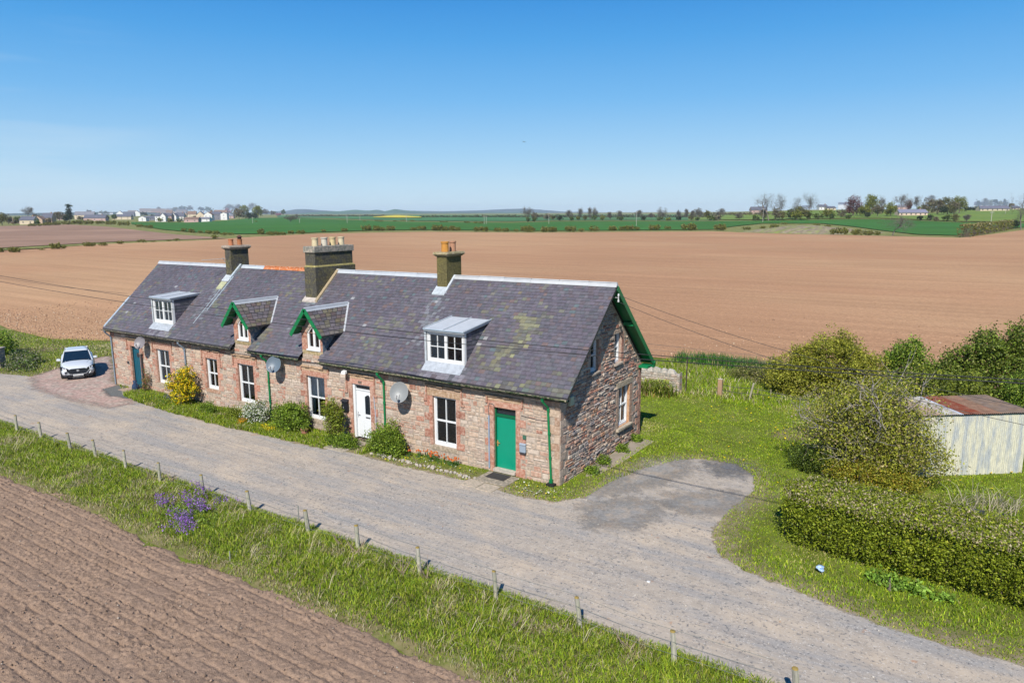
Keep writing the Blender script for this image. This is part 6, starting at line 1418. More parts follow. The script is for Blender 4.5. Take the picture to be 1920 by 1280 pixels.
# dead dock and hogweed stems on the bank
for k, (px, py) in enumerate([(668, 1045), (740, 1070), (752, 1085), (800, 1092), (345, 900), (280, 905), (640, 1030), (1175, 1225), (960, 1190)]):
    c = GP(px, py); y = max(-9.9, min(-7.3, c[1])); rng = rng_(200+k); m = MB()
    for q in range(7): a = rng.random()*6.28; l = rng.uniform(.25, .6); m.tube([(rng.normal()*.06, rng.normal()*.06, 0), (math.cos(a)*l*.4, math.sin(a)*l*.3, l*.5), (math.cos(a)*l*.7, math.sin(a)*l*.5, l)], [.008, .006, .004], 4, (.36, .26, .2), cap=False)
    tag(m.build('dead_plant', M_MATTE, loc=(c[0], y, float(bank_z(c[0], y)))), 'cluster of brown dead stems standing on the grassy bank', 'dead plant', 'dead plant stems on the bank')

# ================================================================== PARKED CAR
CARZ = .95
car = thing('parked_car', 'white hatchback car parked nose-out on the red gravel', 'car', (-34.95, .35, gzn(-34.95, .35)), math.radians(-25))
M_CAR = pm('car_white', (.62, .65, .69), .22, .02, 2, 0, 1, .6); M_CARB = pm('car_black', (.012, .013, .016), .35, .05, 2, 0, 1, .5); M_CGL = pm('car_glass', (.008, .02, .04), .1, .02, 1, 0, 1, .35)
ST = [(-2.18, .42, .62, .66, .74, .90, .92), (-2.08, .30, .78, .82, .80, .98, 1.0), (-1.6, .24, .86, .90, .84, 1.02, 1.04), (-.8, .22, .88, .91, .85, 1.0, 1.03), (.2, .22, .88, .91, .86, .97, 1.0), (.9, .22, .88, .91, .84, .95, 1.01), (1.35, .23, .86, .90, .78, .90, .97), (1.75, .24, .86, .89, .74, .85, .91), (2.02, .25, .83, .86, .68, .79, .86), (2.17, .28, .78, .81, .62, .71, .78), (2.22, .36, .66, .70, .52, .60, .66)]
m = MB(); vs = []; n = 0
for x, zb, ws, wm, wt, zt, zc in ST:
    zm = (zb+zt)/2+.08
    h = [(0, zb), (ws*.9, zb), (ws, zb+.08), (wm, zm), (wt+.02, zt-.03), (wt*.93, zt+.015), (wt*.5, zc-.005), (0, zc)]
    ring = [(x, y, z) for y, z in h]+[(x, -y, z) for y, z in h[-2:0:-1]]; n = len(ring); vs += ring
fs = []
for i in range(len(ST)-1):
    for k in range(n): fs.append((i*n+k, i*n+(k+1) % n, (i+1)*n+(k+1) % n, (i+1)*n+k))
fs.append(tuple(range(n))); fs.append(tuple((len(ST)-1)*n+k for k in range(n-1, -1, -1)))
m.add(vs, fs); body = m.build('body', M_CAR, car, smooth=True); md = body.modifiers.new('s', 'SUBSURF'); md.levels = 1; md.render_levels = 1
m = MB(); gb = [(.98, .72, 1.0), (-1.98, .68, 1.02)]; gt = [(.12, .60, 1.42), (-1.45, .57, 1.43)]
m.hexa([(-1.98, -.72, .96), (1.12, -.79, .93), (1.12, .79, .93), (-1.98, .72, .96)], [(-1.35, -.57, 1.43), (.12, -.64, 1.43), (.12, .64, 1.43), (-1.35, .57, 1.43)]); m.build('windows', M_CGL, car, bevel=.05)
m = MB(); m.hexa([(-1.45, -.58, 1.40), (.18, -.655, 1.40), (.18, .655, 1.40), (-1.45, .58, 1.40)], [(-1.2, -.44, 1.49), (-.05, -.52, 1.49), (-.05, .52, 1.49), (-1.2, .44, 1.49)]); m.build('roof', M_CAR, car, bevel=.04)
for s_ in (-1, 1):
    m = MB(); m.beam((1.14, s_*.80, .94), (.14, s_*.65, 1.42), .045, .045); m.build('pillar', M_CAR, car); m = MB(); m.beam((-2.0, s_*.70, .98), (-1.4, s_*.57, 1.41), .1, .06); m.build('pillar', M_CAR, car); m = MB(); m.beam((-.75, s_*.745, .98), (-.65, s_*.61, 1.41), .05, .03); m.build('pillar', M_CAR, car)
    m = MB(); m.hexa([(.42, s_*.86, .95), (.6, s_*.84, .95), (.6, s_*1.08, .97), (.44, s_*1.08, .97)] if s_ > 0 else [(.44, -1.08, .97), (.6, -1.08, .97), (.6, -.84, .95), (.42, -.86, .95)], [(.44, s_*.88, 1.08), (.56, s_*.88, 1.08), (.55, s_*1.06, 1.1), (.46, s_*1.06, 1.1)] if s_ > 0 else [(.46, -1.06, 1.1), (.55, -1.06, 1.1), (.56, -.88, 1.08), (.44, -.88, 1.08)]); m.build('wing_mirror', M_CAR, car, bevel=.025)
    h_ = MB(); h_.beam((2.25, s_*.50, .665), (1.80, s_*.905, .765), .05, .105); h_.hexa([(2.245, s_*.56, .60), (1.93, s_*.885, .62), (1.86, s_*.80, .62), (2.1, s_*.5, .6)], [(2.20, s_*.54, .70), (1.78, s_*.89, .79), (1.74, s_*.78, .80), (2.02, s_*.50, .74)], (.02, .02, .025)); ho = h_.build('headlight', M_CARB, car)
    for q in (0, 1):
        l = MB(); l.lathe([(.001, .03), (.03, .02), (.042, 0), (.04, -.02)], n=10, col=(.8, .82, .85)); lo = l.build('lamp', M_PAINT, ho, loc=(2.16-q*.14, s_*(.62+.13*q), .70+.03*q)); lo.rotation_euler = (0, math.pi/2, 0)
    t_ = MB(); t_.beam((1.95, s_*.89, .27), (2.24, s_*.55, .26), .04, .1); t_.build('bumper_trim', M_CARB, car)
for sx in (-1.32, 1.38):
    for s_ in (-1, 1):
        w = MB(); w.tube([(0, -.1, 0), (0, .1, 0)], .335, 28, (.02, .02, .022)); wo = w.build('wheel', M_CARB, car, loc=(sx, s_*.80, .335), bevel=.02)
        r_ = MB(); r_.tube([(0, s_*.085, 0), (0, s_*.108, 0)], .21, 20, (.25, .26, .28)); 
        for q in range(10): a = q*math.pi/5; r_.beam((0, s_*.112, 0), (.2*math.cos(a), s_*.112, .2*math.sin(a)), .02, .03, (.5, .51, .53), upv=(0, 1, 0))
        r_.build('rim', M_PAINT, wo)
        a_ = MB(); a_.tube([(-.39, 0, 0)]+[(.39*math.cos(math.pi-q*math.pi/10), 0, .39*math.sin(math.pi-q*math.pi/10)) for q in range(1, 10)]+[(.39, 0, 0)], .035, 6, (.02, .02, .02)); a_.build('wheel_arch', M_CARB, car, loc=(sx, s_*.885, .335))
m = MB(); pts = [(-.52, .64), (-.58, .57), (-.42, .41), (-.28, .375), (.28, .375), (.42, .41), (.58, .57), (.52, .64), (.35, .70), (-.35, .70)]
m.add([(2.30-.12*abs(y)**1.6-.16*max(0, z-.5), y, z) for y, z in pts]+[(2.0, y, z) for y, z in pts], [tuple(range(10))]+[(i, (i+1) % 10, 10+(i+1) % 10, 10+i) for i in range(10)]); gr_ = m.build('grille', M_CARB, car)
m = MB(); m.tube([(2.30-.12*abs(y)**1.6-.16*max(0, z-.5)+.006, y, z) for y, z in [(-.57, .60), (-.59, .56), (-.43, .40), (-.28, .365), (.28, .365), (.43, .40), (.59, .56), (.57, .60)]], .012, 6, (.5, .52, .55)); m.build('chrome_trim', M_PAINT, gr_)
m = MB(); m.lathe([(.05, 0), (.062, .008), (.05, .016), (.05, 0)], n=18, col=(.75, .77, .8)); m.beam((-.05, 0, .01), (0, -.012, .01), .016, .012, (.75, .77, .8)); m.beam((.05, 0, .01), (0, -.012, .01), .016, .012, (.75, .77, .8)); o = m.build('badge', M_PAINT, gr_, loc=(2.285, 0, .58)); o.rotation_euler = (math.pi/2, 0, math.pi/2)
m = MB(); m.box(2.08, 2.235, -.74, .74, .19, .27, (.015, .015, .018)); m.box(2.1, 2.24, -.3, .3, .16, .19, (.3, .3, .32)); m.build('lower_grille', M_PAINT, car, bevel=.02)
m = MB(); m.box(2.29, 2.30, -.26, .26, .275, .385, (.85, .86, .85)); pl = m.build('number_plate', M_PAINT, car)
o = text_obj('plate_text', 'WF74 ABZ', .095, M_CARB, pl, Matrix(), .001); o.location = (2.302, 0, .33); o.rotation_euler = (math.pi/2, 0, math.pi/2)
m = MB(); m.beam((1.02, -.1, 1.0), (.96, .55, 1.03), .015, .015, (.02, .02, .02)); m.build('wiper', M_PAINT, car)
m = MB()
for s_ in (-1, 1): m.tube([(1.98, s_*.36, .80), (1.5, s_*.52, .945), (.98, s_*.62, 1.0)], .007, 4, (.5, .52, .55))
m.build('bonnet_crease', M_CAR, car)
for y_ in (.25,): m = MB(); m.hexa([(.35, .28, .98), (.45, .28, .98), (.45, .42, .98), (.35, .42, .98)], [(.4, .3, 1.1), (.43, .3, 1.1), (.43, .4, 1.1), (.4, .4, 1.1)]); 

# left edge: stone pillar and bush
c = GP(-2, 690); m = MB(); t = thing('stone_pillar', 'short square rubble gate pillar at the left edge', 'pillar', (c[0], c[1], gzn(c[0], c[1])), .6)
m.box(-.3, .3, -.3, .3, -.1, 1.25, (.38, .32, .25))
for k in range(7):
    for q in range(2):
        for f in (lambda u, z, p: (u, -.3-p, z), lambda u, z, p: (.3+p, u, z)): stone(m, -.3+q*.31, -.02+q*.31, k*.18+.01, k*.18+.17, .02, [(.5, .42, .3), (.3, .27, .24), (.45, .36, .27)][(k+q) % 3], f)
m.build('shaft', M_ATTR, t); m = MB(); m.box(-.36, .36, -.36, .36, 1.252, 1.36, (.4, .36, .28)); m.build('cap', M_ATTR, t, bevel=.02)
c = GP(-6, 668); bigbush('dark_bush', 'dark bush above the stone pillar at the left edge', c[0], c[1], [(-.4, .3, .7, 1.1, 1.1, .9)], GC2, None, 401, 200, 18, .14, .07, 6)
c = GP(38, 692); bigbush('dark_bush', 'low bramble patch on the grass right of the stone pillar', c[0], c[1], [(0, 0, .2, 1.6, .8, .4), (-1.4, .9, .3, 1.4, .9, .5)], [(.08, .14, .02), (.16, .2, .05), (.2, .2, .14)], None, 402, 220, 18, .12, .06, 4)

# ================================================================== FAR HEDGEROWS, TREES, VILLAGE
def place(px, py):
    p = GP(px, py); d = depth(p); return p, d/F_        # ground point and metres per pixel there
def ordinal(k): return ['first', 'second', 'third', 'fourth', 'fifth', 'sixth', 'seventh', 'eighth', 'ninth', 'tenth', 'eleventh', 'twelfth', 'thirteenth', 'fourteenth', 'fifteenth', 'sixteenth', 'seventeenth', 'eighteenth', 'nineteenth', 'twentieth', 'twenty-first', 'twenty-second', 'twenty-third', 'twenty-fourth', 'twenty-fifth', 'twenty-sixth', 'twenty-seventh', 'twenty-eighth', 'twenty-ninth', 'thirtieth', 'thirty-first', 'thirty-second', 'thirty-third', 'thirty-fourth', 'thirty-fifth', 'thirty-sixth', 'thirty-seventh', 'thirty-eighth', 'thirty-ninth', 'fortieth', 'forty-first', 'forty-second', 'forty-third', 'forty-fourth', 'forty-fifth', 'forty-sixth', 'forty-seventh', 'forty-eighth', 'forty-ninth', 'fiftieth'][k]
def rvec(): return rt
HB_ = [(.17, .19, .03), (.23, .23, .04), (.11, .13, .025), (.29, .24, .09)]
def far_bush(px, py, w, h, label, group, seed, cols=HB_):
    p, mpp = place(px, py); W_, H_ = w*mpp, h*mpp; ax = rt[:2]/np.hypot(*rt[:2]); a = math.atan2(ax[1], ax[0])
    t = thing('hedge_bush', label, 'bush', (p[0], p[1], p[2]), a, group); k = max(1, int(round(w/8)))
    bl = [((-.5+(j+.5)/k)*W_*.85, 0, H_*.5, W_/k*.62, min(W_/k, 2.2)*.6, H_*.5*(.8+.3*random.Random(seed+j).random())) for j in range(k)]
    n = int(60+26*k); foliage('foliage', bl, n, 12, H_*.07, H_*.085, cols, seed, t, shell=.35, lump=.4, zmin=.02)
    m = MB()
    m.tube([(bl[k//2][0], 0, -.1), (bl[k//2][0], 0, H_*.6)], [.08, .03], 4, (.15, .12, .09), cap=False)
    m.build('stem', M_MATTE, t)
L1 = [(345, 434, 8, 6), (360, 436, 12, 7), (376, 437, 7, 5), (392, 438.5, 10, 7), (405, 439.5, 14, 7), (421, 441, 10, 6), (433, 441, 9, 5), (490, 439.5, 11, 10), (505, 440.5, 10, 7), (516, 441, 18, 8), (530, 441, 10, 6), (546, 439, 12, 7), (564, 438.5, 18, 7), (606, 435, 8, 5), (646, 434, 13, 6), (688, 432.5, 20, 10), (706, 432.5, 14, 9), (717, 432.5, 9, 7), (733, 432, 17, 9), (775, 431.5, 10, 6), (791, 431.5, 18, 8), (820, 432.5, 22, 11), (834, 432.5, 12, 8), (848, 432.5, 12, 9), (858, 432.5, 9, 7), (902, 434.5, 30, 10), (934, 434.5, 14, 8), (948, 434.5, 13, 7), (968, 434.5, 8, 5), (990, 435, 28, 11), (1021, 435, 14, 10), (1036, 435, 18, 10), (1070, 434.5, 22, 10), (1090, 434.5, 10, 6), (1114, 433.5, 19, 9), (1148, 432.5, 17, 9), (1167, 432, 13, 8), (1182, 432, 18, 10), (1195, 431.5, 8, 6), (1227, 431.5, 22, 10), (1252, 430, 12, 6), (1292, 431.5, 31, 12), (1350, 432, 24, 11)]
for k, (x, y, w, h) in enumerate(L1): far_bush(x, y, w, h, ordinal(k)+' hawthorn bush from the left in the gappy hedge beyond the tilled field', 'hawthorn bushes of the gappy far hedge', 1000+k)
L2 = [(2, 473, 8, 8), (27, 473.5, 24, 10), (78, 469, 10, 4), (105, 467, 22, 11), (120, 466, 8, 6), (168, 462, 24, 8), (193, 461, 17, 7), (226, 457.5, 12, 6), (265, 455, 19, 6), (288, 454, 8, 3), (317, 452.5, 9, 4), (331, 451.5, 9, 5), (402, 447.5, 11, 7)]
for k, (x, y, w, h) in enumerate(L2): far_bush(x, y, w, h, ordinal(k)+' bush from the left on the grass strip between the two tilled fields', 'bushes on the strip between the tilled fields', 1100+k)
L3 = [(60, 424.5, 14, 6), (74, 424, 10, 5), (88, 423.5, 18, 7), (106, 422.5, 18, 7), (124, 421.5, 20, 7), (145, 421, 22, 8), (166, 420.5, 22, 8), (188, 420.5, 20, 7), (208, 421.5, 22, 8), (232, 423, 24, 8), (262, 426.5, 14, 6), (279, 428, 18, 6)]
for k, (x, y, w, h) in enumerate(L3): far_bush(x, y, w, h, ordinal(k)+' bush from the left in the hedge before the village', 'bushes of the village hedge', 1200+k)
L4 = [(1574, 439.5, 36, 12), (1606, 440.5, 22, 10), (1628, 441, 20, 9), (1645, 441, 12, 7)]
for k, (x, y, w, h) in enumerate(L4): far_bush(x, y, w, h, ordinal(k)+' bush of the low hedge left of the bare leaning tree', 'bushes of the low right-hand hedge', 1250+k)
# thick clipped hedge block at right
a, b = GP(1806, 445), GP(1893, 429)
hedge_mesh('far_hedge', 'thick dark olive hedge running back at the far right', (a[0], a[1]), (b[0], b[1]), 5.0, 4.2, 301, 900, 12, .3, HB_, None, tips=False)
# pale dry grass tufts along far margins
rng = rng_(303)
# rubble mound
pm_ = pm('rubble_soil', (.30, .24, .17), .95, .5, .5, .6, 3, .1, tint=(.2, .24, .06), tamt=.9, ts=.25, bdist=.3)
a, b = GP(1386, 434), GP(1572, 439); ax = (b-a)[:2]; L_ = np.hypot(*ax); ax /= L_; nx2 = np.array([-ax[1], ax[0]]); gxx = np.linspace(0, L_, 70); gyy = np.linspace(-2, 34, 22); XX, YY = np.meshgrid(gxx, gyy)
HH = np.clip(np.sin(np.clip(XX/L_, 0, 1)*np.pi)**.6*np.sin(np.clip((YY+2)/36, 0, 1)*np.pi)**.7, 0, 1)*(2.0+1.8*fbm(XX*.08, YY*.08, 5, 3))
X2 = a[0]+ax[0]*XX+nx2[0]*YY; Y2 = a[1]+ax[1]*XX+nx2[1]*YY; V = np.stack([X2, Y2, gz(X2, Y2)-.3+HH+.4*fbm(XX*.5, YY*.5, 7, 3)*(HH > .2)], -1).reshape(-1, 3)
i = np.arange(21*70).reshape(21, 70)[:, :-1].ravel(); tag(fast('rubble_mound', V, np.stack([i, i+1, i+71, i+70], 1), pm_), 'low grassy mound of earth and rubble across the far field', None, None, 'structure')
for k, (x, y, w, h) in enumerate([(1400, 431, 18, 6), (1452, 430, 16, 9), (1490, 433, 30, 8), (1515, 434, 26, 7), (1430, 429, 12, 5), (1552, 427, 10, 6), (1470, 421, 14, 4), (1532, 423, 14, 4)]):
    far_bush(x, y, w, h, ordinal(k)+' scrubby bush from the left on the rubble mound' if k < 4 else ['small scrub tuft near the left end of the rubble mound', 'dark twiggy scrub at the right end of the rubble mound', 'scrub on the crest of the mound at its middle', 'scrub on the crest of the mound toward its right end'][k-4], 'scrub on the rubble mound', 1300+k)

TC = dict(green=[(.1, .15, .03), (.14, .19, .035), (.07, .1, .022)], yellow=[(.2, .22, .03), (.26, .26, .04), (.13, .15, .025)], olive=[(.17, .17, .05), (.22, .2, .08), (.12, .12, .04)], brown=[(.2, .16, .11), (.25, .2, .14), (.15, .13, .09), (.2, .2, .07)],
          dark=[(.04, .06, .025), (.055, .08, .03), (.03, .04, .02)], red=[(.15, .05, .05), (.2, .08, .07), (.12, .06, .06)], pink=[(.5, .25, .33), (.4, .2, .26), (.3, .2, .2)], bare=[(.13, .11, .1), (.17, .145, .125)])
def far_tree(px, py, ytop, w, kind, label, seed, group=None, name=None):
    p, mpp = place(px, py); H_ = (py-ytop)*mpp; W_ = w*mpp; a = math.atan2(rt[1], rt[0]); rng = rng_(seed)
    t = thing(name or ('bare_tree' if kind == 'bare' else 'leafy_tree'), label, 'tree', (p[0], p[1], p[2]-.1), a, group)
    m = MB(); col = (.19, .165, .145)
    if kind == 'bare':
        tp = branches(m, (0, 0, -.2), .01, H_*1.05, rng, levels=3, spread=.75, r0=max(.2, H_*.02), col=col, kids=5, first=.3, minr=max(.02, mpp*.09), up_=.5, sides=4)
        v = np.array(m.v); sx = (W_/2)/max(1e-3, np.percentile(np.abs(v[:, 0]), 97)); sz = H_/max(1e-3, v[:, 2].max()); lim = min(max(sx, .4), 2.5)
        m.v = [(x*(1+(lim-1)*min(1, max(0, z)/H_*2)), y*lim, z*sz) for x, y, z in m.v]; m.build('trunk', M_MATTE, t)
        tpa = np.array([(q.x*lim, q.y*lim, q.z*sz) for q in tp]); per = 14; P = np.repeat(tpa, per, 0)+rng.normal(size=(len(tpa)*per, 3))*H_*.04
        P2, _ = crown_pts([(0, 0, H_*.66, W_*.48, W_*.45, H_*.34), (W_*.15, 0, H_*.5, W_*.4, W_*.4, H_*.28)], int(70+w*5), 9, H_*.03, rng, .35); P = np.concatenate([P, P2])
        V, Fc = leaf_quads(P, np.full(len(P), mpp*.75), rng, aspect=.13); fast('crown', V, Fc, M_LEAF, t, pal(rng, len(P), TC['bare']+[(.2, .22, .08)], (3, 3, 1), .15)); return
    m.tube([(0, 0, -.3), (.02*H_, 0, H_*.3), (0, 0, H_*.75)], [max(.2, H_*.03), max(.15, H_*.022), .06], 6, col)
    for k in range(7): a_ = rng.random()*6.28; z0 = H_*rng.uniform(.2, .5); m.tube([(0, 0, z0), (math.cos(a_)*W_*.3, math.sin(a_)*W_*.3, z0+H_*.3)], [H_*.012+.05, .03], 4, col, cap=False)
    m.build('trunk', M_MATTE, t)
    if kind == 'conifer':
        bl = [(0, 0, H_*(.2+.12*j), W_*.5*(1-.11*j), W_*.5*(1-.11*j), H_*.05) for j in range(7)]; bl.append((W_*.1, 0, H_*.9, W_*.38, W_*.3, H_*.06)); cols = TC['dark']; sh = .2
    else:
        bl = [(0, 0, H_*.52, W_*.46, W_*.42, H_*.42)]; cols = TC[kind]; sh = .3
        for k in range(6): a_ = rng.random()*6.28; z_ = rng.uniform(.25, .82); q_ = math.sin(z_*math.pi)*.3; bl.append((math.cos(a_)*W_*q_, math.sin(a_)*W_*q_, H_*z_, W_*rng.uniform(.16, .26), W_*.2, H_*rng.uniform(.12, .18)))
    ncl = int(min(420, max(90, w*(py-ytop)*.5))); foliage('crown', bl, ncl, 11, H_*.035, mpp*.75, cols, seed, t, shell=sh, lump=.4, cv=.4, zmin=.05)
